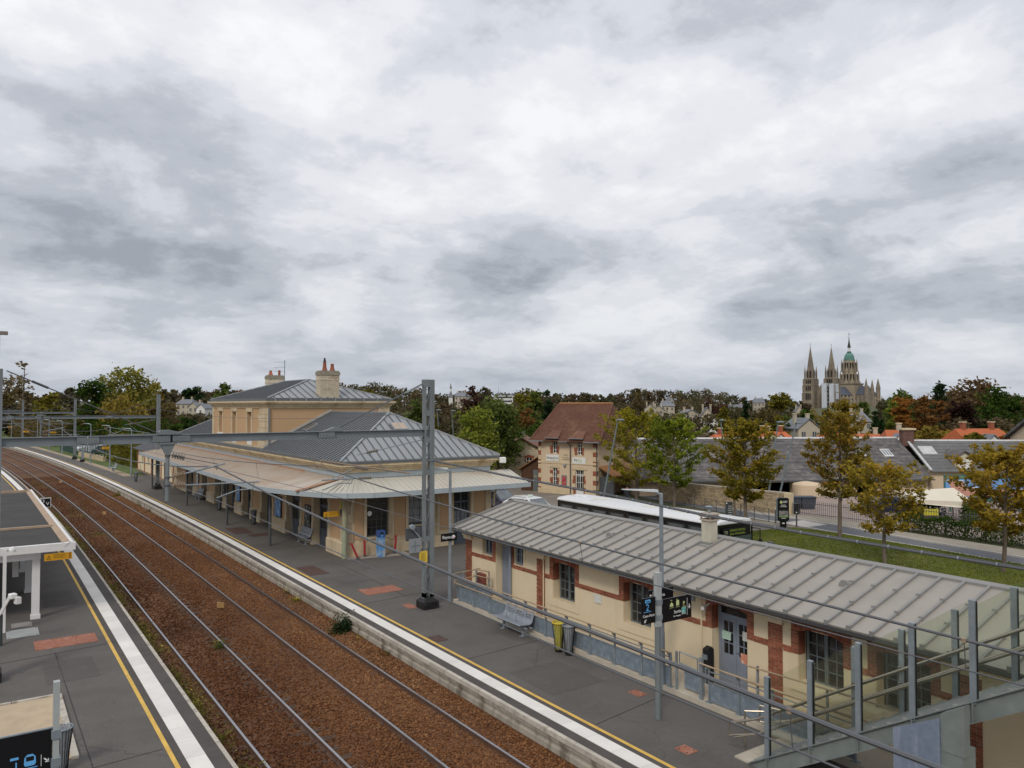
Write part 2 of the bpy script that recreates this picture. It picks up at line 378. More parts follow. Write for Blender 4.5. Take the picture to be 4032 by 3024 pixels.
def slab_run(parent, x0, x1, y0, y1, pitch, z0, z1, name, m, gap=.008, limit=300):
    base = MB().box(-.5, -.5, 0, .5, .5, 1).mesh(name); rest = MB(); k = 0; y = y0
    while y < y1-.01:
        yc = y+pitch/2; d = off(yc); ang = math.atan2(off(yc+.5)-off(yc-.5), 1)
        if k < limit: shared(parent, name, base, m, ((x0+x1)/2+d, yc, z0), (0, 0, -ang), (x1-x0, pitch-gap, z1-z0))
        else: rest.cbox(((x0+x1)/2+d, yc, (z0+z1)/2), (x1-x0, pitch-gap, z1-z0), -ang)
        k += 1; y += pitch
    if rest.f: stuff(name+'_far', rest, m, parent=parent)
slab_run(P2, 11.335, 11.715, 8.2, 118, .88, -.01, .006, 'white_slab', M_white_tile)
slab_run(P1, 3.715, 4.115, 14, 118, .88, -.01, .006, 'white_slab', M_white_tile)
obj('white_strip', strip(11.335, 11.715, .004, 118, 300), M_white_tile, P2); obj('white_strip', strip(3.715, 4.115, .004, 118, 300), M_white_tile, P1)
slab_run(P2, 10.925, 11.035, 8.3, 110, .9, -.11, .012, 'coping_stone', M_coping)
obj('coping_far', prof_strip([(10.925, -.11), (10.925, .012), (11.035, .012), (11.035, -.11)], 110, 300, close=True), M_coping, P2)
slab_run(P1, 4.43, 4.52, 14, 100, 1.0, -.11, .012, 'coping_stone', M_coping)
obj('coping_far', prof_strip([(4.43, -.11), (4.43, .012), (4.52, .012), (4.52, -.11)], 100, 300, close=True), M_coping, P1)
obj('underside_lip', prof_strip([(10.955, -.2), (10.955, -.125), (11.03, -.125), (11.03, -.2)], close=True), M_conc, P2)
# track bed
BZ = -.63
def bed():
    m = MB(); prof = [(4.5, -.60), (4.9, -.61), (5.3, -.618), (6.1, -.60), (6.95, -.65), (7.7, -.585), (8.5, -.62), (9.35, -.585), (10.2, -.62), (10.6, -.53), (10.96, -.47)]
    k = len(prof); n = 154; rr = random.Random(3)
    for i in range(n+1):
        y = -6+i*2.0; d = off(y); m.v += [(x+d, y, z+rr.uniform(-.012, .012)) for x, z in prof]
    for i in range(n):
        for j in range(k-1): m.f.append((i*k+j, i*k+j+1, (i+1)*k+j+1, (i+1)*k+j))
    return struct('track_bed', m, M_ballast, smooth=True)
BED = bed()
def track(xc, label, first):
    t = thing('railway_track', label, 'railway track', (xc, 14, BZ), group=None)
    for s in (-1, 1):
        x = xc+s*.735; r = obj('rail', prof_strip([(x-.065, -.66), (x-.065, -.645), (x-.012, -.62), (x-.012, -.545), (x-.034, -.535), (x-.034, -.503), (x+.034, -.503), (x+.034, -.535), (x+.012, -.545), (x+.012, -.62), (x+.065, -.645), (x+.065, -.66)], step=3.0, close=True), M_rail_side, t)
        obj('running_surface', prof_strip([(x-.030, -.5028), (x-.030, -.498), (x+.030, -.498), (x+.030, -.5028)], step=3.0, close=True), M_rail_top, r)
    me = MB().box(-1.25, -.12, -.14, 1.25, .12, 0).mesh('sleeper'); rr = random.Random(first)
    far = MB(); y = 8.0
    while y < 118:
        z = -.622+rr.uniform(-.008, .006) if first == 1 else -.645+rr.uniform(-.012, .006)
        if y < 100: shared(t, 'sleeper', me, M_sleeper, (xc+off(y), y, z))
        y += .6
    # rail fastenings on the near sleepers
    ch = MB().box(-.09, -.09, 0, .09, .09, .035).mesh('chair')
    y = 8.0
    while y < 44:
        for s in (-1, 1): shared(t, 'rail_chair', ch, M_rail_side, (xc+s*.735+off(y), y, -.645))
        y += .6
    return t
TR1 = track(6.115, 'left railway track with bright worn rails and exposed sleepers', 1)
TR2 = track(9.355, 'right railway track beside the platform wall, sleepers sunk in rusty ballast', 2)
M_patch = asphalt('tarmac_patch', (.105, .097, .09), (.08, .073, .068), (.125, .116, .107))
for x0, y0, x1, y1, p_ in ((12.3, 15.9, 14.1, 18.0, P2), (12.6, 30.6, 13.9, 32.3, P2), (15.8, 29.6, 18.4, 31.4, P2), (1.6, 24.2, 2.9, 26.3, P1), (2.1, 33.4, 3.2, 36.2, P1)): obj('tarmac_patch', MB().quad((x0, y0, 0.001), (x1, y0+.05, 0.001), (x1-.04, y1, 0.001), (x0+.03, y1-.06, 0.001)), M_patch, p_)
M_joint = mat('tarmac_joint', (.05, .046, .043), .95, var=.4, scale=9)
for a_, b_, p_ in (((12.0, 13.9), (14.7, 14.3), P2), ((12.0, 19.6), (14.9, 19.9), P2), ((12.0, 27.2), (15.2, 27.6), P2), ((13.9, 27.4), (14.1, 34.4), P2), ((12.0, 40.2), (14.8, 40.3), P2), ((.2, 26.9), (3.4, 27.3), P1), ((-1, 17.9), (3.4, 18.3), P1), ((2.0, 27.2), (2.05, 18.2), P1)): obj('tarmac_joint', MB().bar((*a_, 0), (*b_, 0), .02, .006), M_joint, p_)
# cover plates and manholes let into the platforms (each its own lid)
def plate(x0, y0, x1, y1, m, label, cells=1, name='cover_plate', cat='cover plate'):
    t = thing(name, label, cat, ((x0+x1)/2, (y0+y1)/2, 0))
    w = (x1-x0)/cells
    for i in range(cells):
        obj('lid', MB().box(x0+i*w+.004, y0, -.01, x0+(i+1)*w-.004, y1, .008), m, t)
        b = MB()
        for px in (x0+i*w+.06, x0+(i+1)*w-.06):
            for py in (y0+.08, y1-.08): b.cyl(px, py, .006, .014, .025, 6)
        obj('bolt', b, M_rail_side, t)
    return t
plate(1.52, 27.75, 3.24, 28.85, M_plate, 'orange brown cover plate of three panels on the left platform', 3)
plate(12.7, 28.35, 14.3, 29.4, M_plate, 'faded orange cover plate of three panels beside the lattice mast', 3)
plate(14.05, 14.57, 14.36, 14.98, M_plate, 'small square orange cover plate beside the grey sign post')
plate(12.6, 11.58, 12.93, 11.97, M_plate, 'small square orange cover plate nearest the footbridge stairs')
plate(13.15, 25.6, 13.5, 26.3, M_plate, 'small orange cover plate just left of the mast footing')
plate(12.1, 33.0, 12.95, 35.0, M_darkplate, 'dark brown cover plate by the yellow line before the station corner')
plate(12.03, 21.55, 12.45, 22.15, M_darkplate, 'dark cover plate by the yellow line near the mast')
plate(12.9, 44.6, 14.1, 45.6, M_darkplate, 'dark brown cover plate under the canopy near the slatted bench')
plate(12.35, 46.0, 13.4, 48.5, M_darkplate, 'long dark cover plate under the middle of the canopy')
plate(2.95, 15.4, 3.3, 16.9, M_plate, 'orange brown cover plate at the bottom edge of the left platform')
plate(.83, 29.64, 1.74, 30.68, mat('grey_plate', (.40, .42, .41), .6, metal=.3, var=.1), 'pale grey steel plate on the left platform')
plate(1.0, 30.98, 1.6, 31.6, mat('grey_plate2', (.27, .25, .24), .8, var=.1), 'small dull grey slab in front of the white pillar')
# forecourt, road, lawn
struct('forecourt', MB().quad((24.6, -10, G0+.02), (45.3, -10, G0+.02), (46.2, 33, G0+.02), (47.0, 42, G0+.02), (46, 70, G0+.02), (40, 80, G0+.02), (24.6, 80, G0+.02)), M_fore)
def ribbon(pts_a, pts_b, z):
    m = MB(); n = len(pts_a)
    for a, b in zip(pts_a, pts_b): m.v += [(a[0], a[1], z), (b[0], b[1], z)]
    m.f = [(2*i, 2*i+1, 2*i+3, 2*i+2) for i in range(n-1)]; return m
near = [(42.6, 5), (44.2, 14), (44.9, 19), (45.5, 23.7), (45.75, 27), (46.1, 30), (46.55, 33.5), (46.9, 37), (47.6, 41), (48.4, 46), (50, 54), (53, 64), (58, 76)]
farr = [(44.8, 5), (46.0, 14), (46.7, 19), (47.3, 23.7), (47.8, 27), (48.6, 31), (49.1, 34.5), (49.0, 38), (49.5, 42.5), (50.2, 46.5), (51.8, 54), (55, 64), (60, 76)]
side = [(47.2, 5), (48.3, 14), (48.9, 19), (49.3, 23.7), (49.5, 27), (50.9, 31.5), (51.2, 34.8), (49.6, 38), (50.2, 42.5), (50.9, 46.5), (52.5, 54), (55.7, 64), (60.7, 76)]
struct('road', ribbon(near, farr, G0+.03), M_road)
struct('pavement', ribbon(farr, side, G0+.12), M_walk)
def kerb_run(pts, w, h, parent=None, label=None):
    o = struct('kerb', ribbon(pts, [(x+w*.9, y) for x, y in pts], G0+h-.004), M_kerb)
    if label: o['label'] = label
    me = MB().box(-.5, -.5, 0, .5, .5, 1).mesh('kerb_stone'); k = 0
    for (x0, y0), (x1, y1) in zip(pts, pts[1:]):
        L_ = math.hypot(x1-x0, y1-y0); n = max(1, int(round(L_/1.0))); ang = math.atan2(-(x1-x0), y1-y0)
        for i in range(n):
            f = (i+.5)/n; k += 1
            shared(o, 'kerb_stone', me, M_kerb, (x0+(x1-x0)*f+w/2, y0+(y1-y0)*f, G0-.05), (0, 0, ang), (w, L_/n-.015, h+.05+.004*(k % 2)))
kerb_run(near[:8], .16, .06, label='pale kerb between lawn and road')
kerb_run(farr[:9], .14, .125, label='dark kerb on the far side of the road')
struct('crossing', MB().quad((46.35, 31.85, G0+.036), (48.9, 31.7, G0+.036), (49.05, 34.0, G0+.036), (46.7, 33.9, G0+.036)), M_pale)
LAWN = [(24.9, -10), (41.4, -10), (43.0, 5), (44.3, 14), (45.0, 19), (45.45, 23.7), (45.7, 27), (45.9, 30.5), (45.4, 32.3), (43.4, 32.6), (41.4, 32.9), (37.6, 30.0), (33.5, 23), (30, 15), (27, 5)]
def lawn():
    bm = bmesh.new(); vs_ = [bm.verts.new((x, y, G0+.05)) for x, y in LAWN]; f = bm.faces.new(vs_)
    bmesh.ops.triangulate(bm, faces=bm.faces[:])
    for _ in range(5): bmesh.ops.subdivide_edges(bm, edges=[e for e in bm.edges if e.calc_length() > 1.5], cuts=1, use_grid_fill=False); bmesh.ops.triangulate(bm, faces=bm.faces[:])
    P = LAWN
    for v in bm.verts:
        e = min(_segd(v.co.x, v.co.y, P[i], P[(i+1) % len(P)]) for i in range(len(P)))
        v.co.z = G0+.05+.42*min(1, e/5.0)*(.6+.4*math.sin(v.co.x*.35+v.co.y*.22))
    me = bpy.data.meshes.new('lawn'); bm.to_mesh(me); bm.free(); return struct('lawn', me, M_lawn, smooth=True)
def _segd(px, py, a, b):
    dx, dy = b[0]-a[0], b[1]-a[1]; L2 = dx*dx+dy*dy or 1; t = max(0, min(1, ((px-a[0])*dx+(py-a[1])*dy)/L2))
    return math.hypot(px-a[0]-t*dx, py-a[1]-t*dy)
LAWN_O = lawn()
struct('yard', MB().quad((51.3, 37.5, G0+.016), (50.9, 29.6, G0+.016), (51.5, 18, G0+.016), (70, 12, G0+.016), (74, 36, G0+.016), (60, 44, G0+.016)), mat('yard_gravel', (.30, .235, .205), .95, var=.2, scale=1.5, bump=.2, bscale=40))
struct('sandy_strip', ribbon([(13.75+off(y), y) for y in range(88, 300, 6)], [(15.4+off(y)+.3*math.sin(y), y) for y in range(88, 300, 6)], G0+.62), M_sand)
struct('grass_bank', ribbon([(15.3+off(y), y) for y in range(88, 300, 6)], [(34+off(y), y) for y in range(88, 300, 6)], G0+.56), mat('bank_grass', (.085, .12, .028), .95, var=.4, scale=1.2, bump=.6, bscale=10))
# ------------------------------------------------------------- low parcels building with brick trim
M_cream = mat('cream_render', (.70, .585, .405), .9, var=.05, scale=1.2, bump=.12, bscale=90, col2=(.60, .49, .33), scale2=.8, amt2=.12, streak=True)
M_brick = mat('red_brick', (.27, .088, .048), .88, var=.25, scale=6, bump=.3, bscale=60, rand=.28, col2=(.36, .17, .11), scale2=5, amt2=.18)
M_brick_far = mat('red_brick_far', (.27, .088, .048), .88, var=.25, scale=6, island=.28)
M_mortar = mat('mortar', (.40, .29, .20), .95, var=.2, scale=8)
M_zinc = mat('zinc_sheet', (.34, .312, .275), .55, metal=.1, var=.07, scale=1.1, col2=(.285, .265, .24), scale2=.8, amt2=.2, rand=.05)
M_zincb = mat('zinc_batten', (.265, .26, .25), .55, metal=.2, var=.1, scale=2)
M_bluegrey = mat('bluegrey_paint', (.215, .245, .30), .6, var=.1, scale=3)
M_greengrey = mat('greengrey_paint', (.13, .15, .155), .6, var=.12, scale=3)
M_pane = mat('dark_pane', (.018, .018, .017), .12, var=.3, scale=1.5, spec=.6)
M_gutter = mat('gutter_dark', (.035, .035, .035), .5, var=.1)
M_white = mat('white_paint', (.74, .74, .72), .6, var=.05, scale=2)
M_black = mat('black_plastic', (.012, .012, .013), .5, var=.1)
M_galv = mat('galvanised_steel', (.245, .285, .315), .5, metal=.35, var=.16, scale=5, col2=(.31, .345, .37), scale2=3, amt2=.3)
M_galv_panel = mat('galvanised_panel', (.20, .245, .29), .55, metal=.25, var=.25, scale=4.0, col2=(.28, .33, .375), scale2=7, amt2=.35)
M_wood_rail = mat('weathered_handrail', (.36, .27, .18), .7, var=.25, scale=6)
M_stone = mat('cream_stone', (.60, .485, .32), .88, var=.12, scale=2.5, bump=.15, bscale=40, rand=.06)
def wall_open(axis, c, t, u0, u1, z0, z1, ops, m=None):
    """solid wall slab with rectangular openings; axis x: plane x=c..c+t spanning y, axis y: plane y=c..c+t spanning x"""
    m = m or MB(); us = sorted({u0, u1, *[o[0] for o in ops], *[o[1] for o in ops]})
    us = [u for u in us if u0-1e-6 <= u <= u1+1e-6]
    for a, b in zip(us, us[1:]):
        segs = [(z0, z1)]
        for o in ops:
            if o[0] <= a+1e-6 and o[1] >= b-1e-6:
                ns = []
                for s, e in segs:
                    if o[2] > s: ns.append((s, min(e, o[2])))
                    if o[3] < e: ns.append((max(s, o[3]), e))
                segs = [q for q in ns if q[1]-q[0] > 1e-6]
        for s, e in segs:
            if axis == 'x': m.box(c, a, s, c+t, b, e)
            else: m.box(a, c, s, b, c+t, e)
    return m
BRICKS = {}
def bricks_on(parent, rects, x, depth, limit=300, xin=None, mats=None):
    """brick courses laid on a wall at plane x (facing -x); rects are (y0, y1, z0, z1, inset); nearest ones are single parts"""
    me = MB().box(-.5, -.5, -.5, .5, .5, .5).mesh('brick'); me.materials.append(M_brick)
    L_, H_, j = .215, .056, .012; lst = []; rr = random.Random(11)
    for (y0, y1, z0, z1) in rects:
        obj('mortar_bed', MB().box(x-.004, y0, z0, x+.03, y1, z1), M_mortar, parent)
        n = max(1, int((z1-z0)/(H_+j))); ch = (z1-z0)/n
        for i in range(n):
            y = y0-(L_/2 if i % 2 else 0); zc = z0+(i+.5)*ch
            while y < y1-.02:
                a, b = max(y, y0), min(y+L_, y1)
                if b-a > .03: lst.append((x-.005+rr.uniform(-.003, .003), (a+b)/2, zc, b-a-.006, ch-j))
                y += L_+j
    lst.sort(key=lambda b: (Vector(b[:3])-CAMP).length)
    far = MB()
    for k, (bx, by, bz, l, h) in enumerate(lst):
        if k < limit: shared(parent, 'brick', me, None, (bx, by, bz), (0, 0, 0), (.022, l, h))
        else: far.box(bx-.011, by-l/2, bz-h/2, bx+.011, by+l/2, bz+h/2)
    if far.f: stuff('bricks', far, M_brick_far, parent=parent)
def seamed_roof(parent, corners, n, m, mb, name='roof_panel', bname='roof_batten', bw=.06, bh=.06, thick=.05, along=None):
    """rectangular slope: corners eave0, eave1, ridge1, ridge0; n panels side by side with battens between"""
    e0, e1, r1, r0 = [Vector(c) for c in corners]
    nrm = (e1-e0).cross(r0-e0).normalized()
    if nrm.z < 0: nrm = -nrm
    for i in range(n):
        a, b = i/n, (i+1)/n
        q = [e0.lerp(e1, a), e0.lerp(e1, b), r0.lerp(r1, b), r0.lerp(r1, a)]
        obj(name, MB().add([*q, *[p-nrm*thick for p in q]], [(0,1,2,3),(7,6,5,4),(0,4,5,1),(1,5,6,2),(2,6,7,3),(3,7,4,0)]), m, parent)
    bt = MB()
    for i in range(n+1):
        a = i/n; p, q = e0.lerp(e1, a), r0.lerp(r1, a)
        bo = obj(bname, MB().bar(p+nrm*bh*.45, q+nrm*bh*.45, bw, bh, nrm), mb, parent)
        for f in (.0, .33, .63): obj('batten_clip', MB().cbox(p.lerp(q, f)+nrm*bh*.5, (.05, bw+.03, bh+.05)), mb, bo)
FX = 16.3
sb = thing('parcels_building', 'low cream and red brick outbuilding with a grey zinc roof beside the ramp', 'building', (18.8, 14.5, 0))
WIN = [20.46, 16.95, 10.84, 8.88]                                   # window centres along y
ops = []
for c in WIN: ops.append((c-.585, c+.585, .86, 2.14))
ops.append((12.93, 14.09, .02, 2.2))                                # door beside the ash bin
ops += [(24.85, 25.57, 1.68, 2.36), (23.62, 24.62, .02, 2.25), (22.78, 23.45, 1.64, 2.36)]
obj('wall', wall_open('x', FX, .3, 1.0, 26.83, -.1, 2.66, ops), M_cream, sb)
back = MB(); back.box(21.0, 1.0, G0, 21.3, 26.83, 2.66); back.box(16.6, 26.53, -.1, 21.0, 26.83, 2.62); back.box(16.6, 1.0, -.1, 21, 1.3, 2.62)
back.prism([(16.4, 2.62), (21.2, 2.62), (18.8, 3.3)], 26.5, 26.8, 'y')
obj('gable_wall', back, M_cream, sb)
# dark room behind the panes
obj('floor_slab', MB().box(16.62, 1.3, -.1, 20.98, 26.5, 0.0), M_conc, sb)
def casement(parent, c, w, z0, z1, x, cols, rows, m, leaf=2, name='window', arch=.1):
    """timber window in an opening facing -x: frame, glazing bars and one pane per light"""
    f = MB(); y0, y1 = c-w/2, c+w/2; t = .06
    f.box(x, y0, z0, x+.07, y0+t, z1); f.box(x, y1-t, z0, x+.07, y1, z1); f.box(x, y0+t, z0, x+.07, y1-t, z0+t); f.box(x, y0+t, z1-t, x+.07, y1-t, z1)
    if leaf == 2: f.box(x-.01, c-.045, z0+t, x+.06, c+.045, z1-t)
    win = obj(name, f, m, parent)
    lights = [(y0+t, c-.045), (c+.045, y1-t)] if leaf == 2 else [(y0+t, y1-t)]
    bars = MB()
    for a, b in lights:
        for i in range(1, cols): yy = a+(b-a)*i/cols; bars.box(x+.01, yy-.014, z0+t, x+.045, yy+.014, z1-t)
        for j in range(1, rows): zz = z0+t+(z1-z0-2*t)*j/rows; bars.box(x+.0115, a, zz-.014, x+.0435, b, zz+.014)
        for i in range(cols):
            for j in range(rows):
                ya, yb = a+(b-a)*i/cols, a+(b-a)*(i+1)/cols; za, zb = z0+t+(z1-z0-2*t)*j/rows, z0+t+(z1-z0-2*t)*(j+1)/rows
                obj('pane', MB().box(x+.025, ya+.014, za+.014, x+.03, yb-.014, zb-.014), M_pane, win)
    if bars.f: obj('glazing_bars', bars, m, win)
    return win
rects = [(26.35, 26.83, .12, 2.08), (25.62, 26.35, 1.49, 1.64), (24.63, 24.85, 1.5, 2.40), (24.85, 25.6, 1.5, 1.66), (23.45, 23.60, 1.5, 2.42), (22.0, 23.45, 1.48, 1.62), (21.52, 22.0, .12, 2.13)]
for c in WIN:
    rects += [(c+.585, c+.79, 1.5, 2.30), (c-.79, c-.585, 1.5, 2.30)]
rects += [(14.09, 14.30, 1.5, 2.34), (12.72, 12.93, 1.5, 2.34), (11.87, 12.29, .12, 2.12), (7.3, 7.75, .12, 2.12)]
for a, b in ((21.25, 21.52), (17.74, 19.67), (14.30, 16.16), (12.29, 12.72), (11.63, 11.87), (9.67, 10.05), (7.75, 8.09)): rects.append((a, b, 1.49, 1.645))
bricks_on(sb, rects, FX, .02)
# brick arches with fanned bricks, reveals
def arch(parent, c, w, zs, rise, zt, x):
    y0, y1 = c-w/2, c+w/2; n = 14; poly = []
    for i in range(n+1):
        t = i/n; yy = y0+w*t; poly.append((yy, zs+rise*(1-(2*t-1)**2)))
    m = MB(); m.prism(poly+[(y1, zt), (y0, zt)], x-.006, x+.26, 'x'); m.box(x-.0055, y0-.205, 2.30, x+.02, y0, zt); m.box(x-.0055, y1, 2.30, x+.02, y1+.205, zt)
    m.box(x+.02, y0, 1.5, x+.24, y0+.012, zs); m.box(x+.02, y1-.012, 1.5, x+.24, y1, zs)
    a = obj('brick_arch', m, M_brick_far, parent)
    me = MB().box(-.5, -.5, -.5, .5, .5, .5).mesh('brick'); me.materials.append(M_brick)
    k = 21
    for i in range(k):
        t = (i+.5)/k*1.3-.15; yy = y0+w*t; zb = zs+rise*max(0, 1-(2*t-1)**2)+(.22 if t < 0 or t > 1 else 0)*.3; ang = (t-.5)*.55
        shared(a, 'arch_brick', me, None, (x-.009, yy, zb+.115), (-ang, 0, 0), (.02, 1.3*w/k-.012, .21))
for c in WIN:
    arch(sb, c, 1.17, 2.06, .10, 2.36, FX)
    casement(sb, c, 1.05, .86, 2.13, 16.54, 2, 4, M_greengrey)
    obj('sill', MB().box(16.28, c-.585, .84, 16.56, c+.585, .875), M_cream, sb)
    s = MB(); s.box(16.275, c-.8, .63, 16.302, c+.8, .85); s.box(16.28, c+.60, .85, 16.302, c+.8, 1.49); s.box(16.28, c-.8, .85, 16.302, c-.60, 1.49)
    obj('window_surround', s, M_cream, sb)
arch(sb, 13.51, 1.16, 2.12, .10, 2.40, FX)
d = MB(); d.box(16.56, 12.95, .02, 16.63, 13.02, 2.14); d.box(16.56, 14.0, .02, 16.63, 14.07, 2.14); d.box(16.56, 13.02, 1.84, 16.63, 14.0, 1.91); d.box(16.56, 13.02, 2.1, 16.63, 14.0, 2.15)
fr = obj('door_frame', d, M_bluegrey, sb)
obj('pane', MB().box(16.59, 13.02, 1.91, 16.6, 14.0, 2.1), M_pane, fr)
for a, b in ((13.02, 13.505), (13.515, 14.0)):
    m = MB(); m.box(16.575, a, .03, 16.615, b, .85); m.box(16.575, a, .85, 16.615, a+.09, 1.84); m.box(16.575, b-.09, .85, 16.615, b, 1.84); m.box(16.575, a+.09, 1.72, 16.615, b-.09, 1.84)
    m.box(16.565, a+.12, .15, 16.58, b-.12, .7)
    dl = obj('door', m, M_bluegrey, sb)
    mid = (a+b)/2; bars = MB().box(16.58, mid-.012, .85, 16.605, mid+.012, 1.72)
    for j in (1, 2): bars.box(16.581, a+.09, .85+.29*j-.012, 16.604, b-.09, .85+.29*j+.012)
    obj('glazing_bars', bars, M_bluegrey, dl)
    for i in range(2):
        for j in range(3):
            ya = (a+.09) if i == 0 else mid+.012; yb = mid-.012 if i == 0 else b-.09
            obj('pane', MB().box(16.592, ya, .862+.29*j, 16.597, yb, .85+.29*(j+1)-.012), M_pane, dl)
obj('door_handle', MB().tube([(16.57, 13.46, .98), (16.53, 13.46, .98), (16.53, 13.38, .98)], .012, 6), M_galv, sb)
M_paper = mat('printed_paper', (.66, .66, .62), .7, var=.1, scale=20, col2=(.45, .45, .43), scale2=25, amt2=.3)
obj('green_poster', MB().box(16.572, 13.68, 1.22, 16.575, 13.98, 1.44), mat('green_paper', (.45, .62, .52), .7, var=.2, scale=18), sb)
obj('orange_poster', MB().box(16.572, 13.06, .72, 16.5745, 13.36, .98), mat('orange_paper', (.62, .24, .15), .7, var=.2, scale=14, col2=(.7, .68, .65), scale2=9, amt2=.3), sb)
obj('white_poster', MB().box(16.572, 13.06, 1.32, 16.575, 13.3, 1.56), M_paper, sb)
# narrow service door, small windows and pipes at the far end
obj('narrow_door', MB().box(16.58, 23.70, .02, 16.63, 24.6, 2.22), M_bluegrey, sb)
obj('door_batten', MB().box(16.56, 24.1, .02, 16.6, 24.14, 2.2), M_bluegrey, sb)
casement(sb, 25.33, .48, 1.69, 2.36, 16.46, 1, 1, M_bluegrey, leaf=2)
casement(sb, 23.11, .64, 1.66, 2.36, 16.42, 2, 2, M_bluegrey, leaf=2)
obj('sill', MB().box(16.31, 25.05, 1.665, 16.46, 25.57, 1.69), M_cream, sb)
obj('corner_post', MB().box(16.27, 22.68, 1.64, 16.31, 22.78, 2.45), M_cream, sb)
for y in (23.5, 21.46, 14.35): obj('downpipe', MB().tube([(15.9, y, 2.5), (16.2, y+.02, 2.35), (16.2, y+.02, .1)], .05 if y > 23 else .022, 8), M_bluegrey if y > 23 else M_cream, sb)
# capitals over the brick piers
for y0, y1 in ((26.33, 26.86), (21.5, 22.02), (11.85, 12.31), (7.28, 7.77)):
    m = MB(); m.box(16.22, y0-.02, 2.12, 16.32, y1+.02, 2.24); m.box(16.18, y0-.06, 2.24, 16.32, y1+.06, 2.36); m.box(16.14, y0-.03, 2.36, 16.32, y1+.03, 2.5)
    obj('pier_capital', m, M_cream, sb)
# roof
n_pan = 48; RY0, RY1 = 26.95-48*.5365, 26.95
seamed_roof(sb, ((15.75, RY0, 2.585), (15.75, RY1, 2.585), (18.8, RY1, 3.43), (18.8, RY0, 3.43)), n_pan, M_zinc, M_zincb)
obj('rear_slope', MB().add([(18.8, RY0, 3.43), (18.8, RY1, 3.43), (21.9, RY1, 2.58), (21.9, RY0, 2.58), (18.8, RY0, 3.37), (18.8, RY1, 3.37), (21.9, RY1, 2.52), (21.9, RY0, 2.52)], [(0,1,2,3), (4,5,6,7), (0,1,5,4), (2,3,7,6), (0,3,7,4), (1,2,6,5)]), M_zinc, sb)
obj('ridge_cap', MB().prism([(18.68, 3.39), (18.68, 3.46), (18.8, 3.515), (18.92, 3.46), (18.92, 3.39)], RY0, RY1, 'y'), M_zincb, sb)
obj('gutter', MB().prism([(15.66, 2.57), (15.64, 2.50), (15.70, 2.455), (15.80, 2.455), (15.80, 2.53)], RY0, RY1, 'y'), M_gutter, sb)
obj('eave_board', MB().box(15.81, RY0, 2.44, 15.84, RY1, 2.53), M_white, sb)
obj('soffit', MB().box(15.84, RY0+.01, 2.50, 16.30, RY1-.01, 2.53), M_cream, sb)
obj('verge', MB().bar((15.74, RY1+.02, 2.62), (18.8, RY1+.02, 3.46), .05, .12), M_zincb, sb)
ch = MB(); ch.box(18.24, 15.80, 2.9, 18.56, 16.15, 3.98); cc = obj('chimney', ch, mat('cement', (.50, .47, .38), .9, var=.15, scale=5), sb)
cp = MB(); cp.box(18.20, 15.76, 3.98, 18.60, 16.19, 4.03)
for z in (4.09, 4.17): cp.box(18.18, 15.74, z, 18.62, 16.21, z+.035)
for px in (18.22, 18.54):
    for py in (15.78, 16.13): cp.box(px, py, 4.03, px+.04, py+.04, 4.09); cp.box(px, py, 4.125, px+.04, py+.04, 4.17)
obj('chimney_cap', cp, mat('cement_cap', (.42, .36, .28), .9, var=.2, scale=5), cc)
obj('flashing', MB().box(18.2, 15.76, 3.2, 18.60, 16.19, 3.34).box(18.06, 15.76, 3.16, 18.2, 16.19, 3.25), M_zincb, sb)
cc2 = obj('roof_cowl', MB().cyl(18.4, 15.98, 4.19, 4.38, .045).lathe(18.4, 15.98, [(.12, 4.38), (.13, 4.40), (.02, 4.43)], 14), M_galv, sb)
for y, x, mm, s in ((19.5, 17.55, M_zincb, 1.0), (10.95, 17.55, M_zincb, 1.0), (25.4, 16.9, M_galv, .7), (24.6, 16.9, M_galv, .7)):
    z = 2.585+(x-15.75)*.277; pts = [(math.cos(t)*.14*s, math.sin(t)*.16*s) for t in [math.pi*i/8 for i in range(9)]]
    obj('roof_vent', MB().add([(x-.1*s, y+p, z-.02+q) for p, q in pts]+[(x+.3*s, y, z+.08*s)], [tuple(range(9))]+[(i, i+1, 9) for i in range(8)]+[(8, 0, 9)]), mm, sb)
obj('wall_vent', MB().box(16.25, 14.68, 2.1, 16.3, 14.86, 2.24), M_galv, sb)
tag(obj('notice_board', MB().box(16.27, 18.55, 1.2, 16.298, 18.88, 1.46), M_paper), 'small white printed notice on the cream wall between two windows', 'notice')
tag(obj('letter_box', MB().box(16.12, 25.28, .35, 16.29, 25.72, .95), mat('dull_red_box', (.24, .075, .055), .7, var=.2, scale=6), bevel=.03), 'dull red box on the wall behind the ramp landing', 'box')
cam1 = thing('security_camera', 'white security camera over the blue grey double door', 'camera', (16.2, 14.2, 2.1))
obj('housing', MB().cbox((16.12, 14.2, 2.06), (.22, .09, .09), R(20)), M_white, cam1); obj('bracket', MB().tube([(16.29, 14.15, 2.15), (16.18, 14.18, 2.1)], .02, 6), M_white, cam1)
ash = thing('ash_bin', 'black wall ash bin beside the blue grey double door', 'ash bin', (16.05, 14.0, .05))
obj('body', MB().prism([(15.95, .08), (16.2, .08), (16.2, 1.0), (16.12, 1.08), (15.95, 1.02)], 13.93, 14.12, 'y'), M_black, ash, bevel=.02)
obj('tray', MB().cbox((15.93, 14.02, .82), (.06, .15, .12)), M_galv, ash); obj('tube', MB().cyl(16.0, 14.02, .1, .55, .06), M_galv, ash)
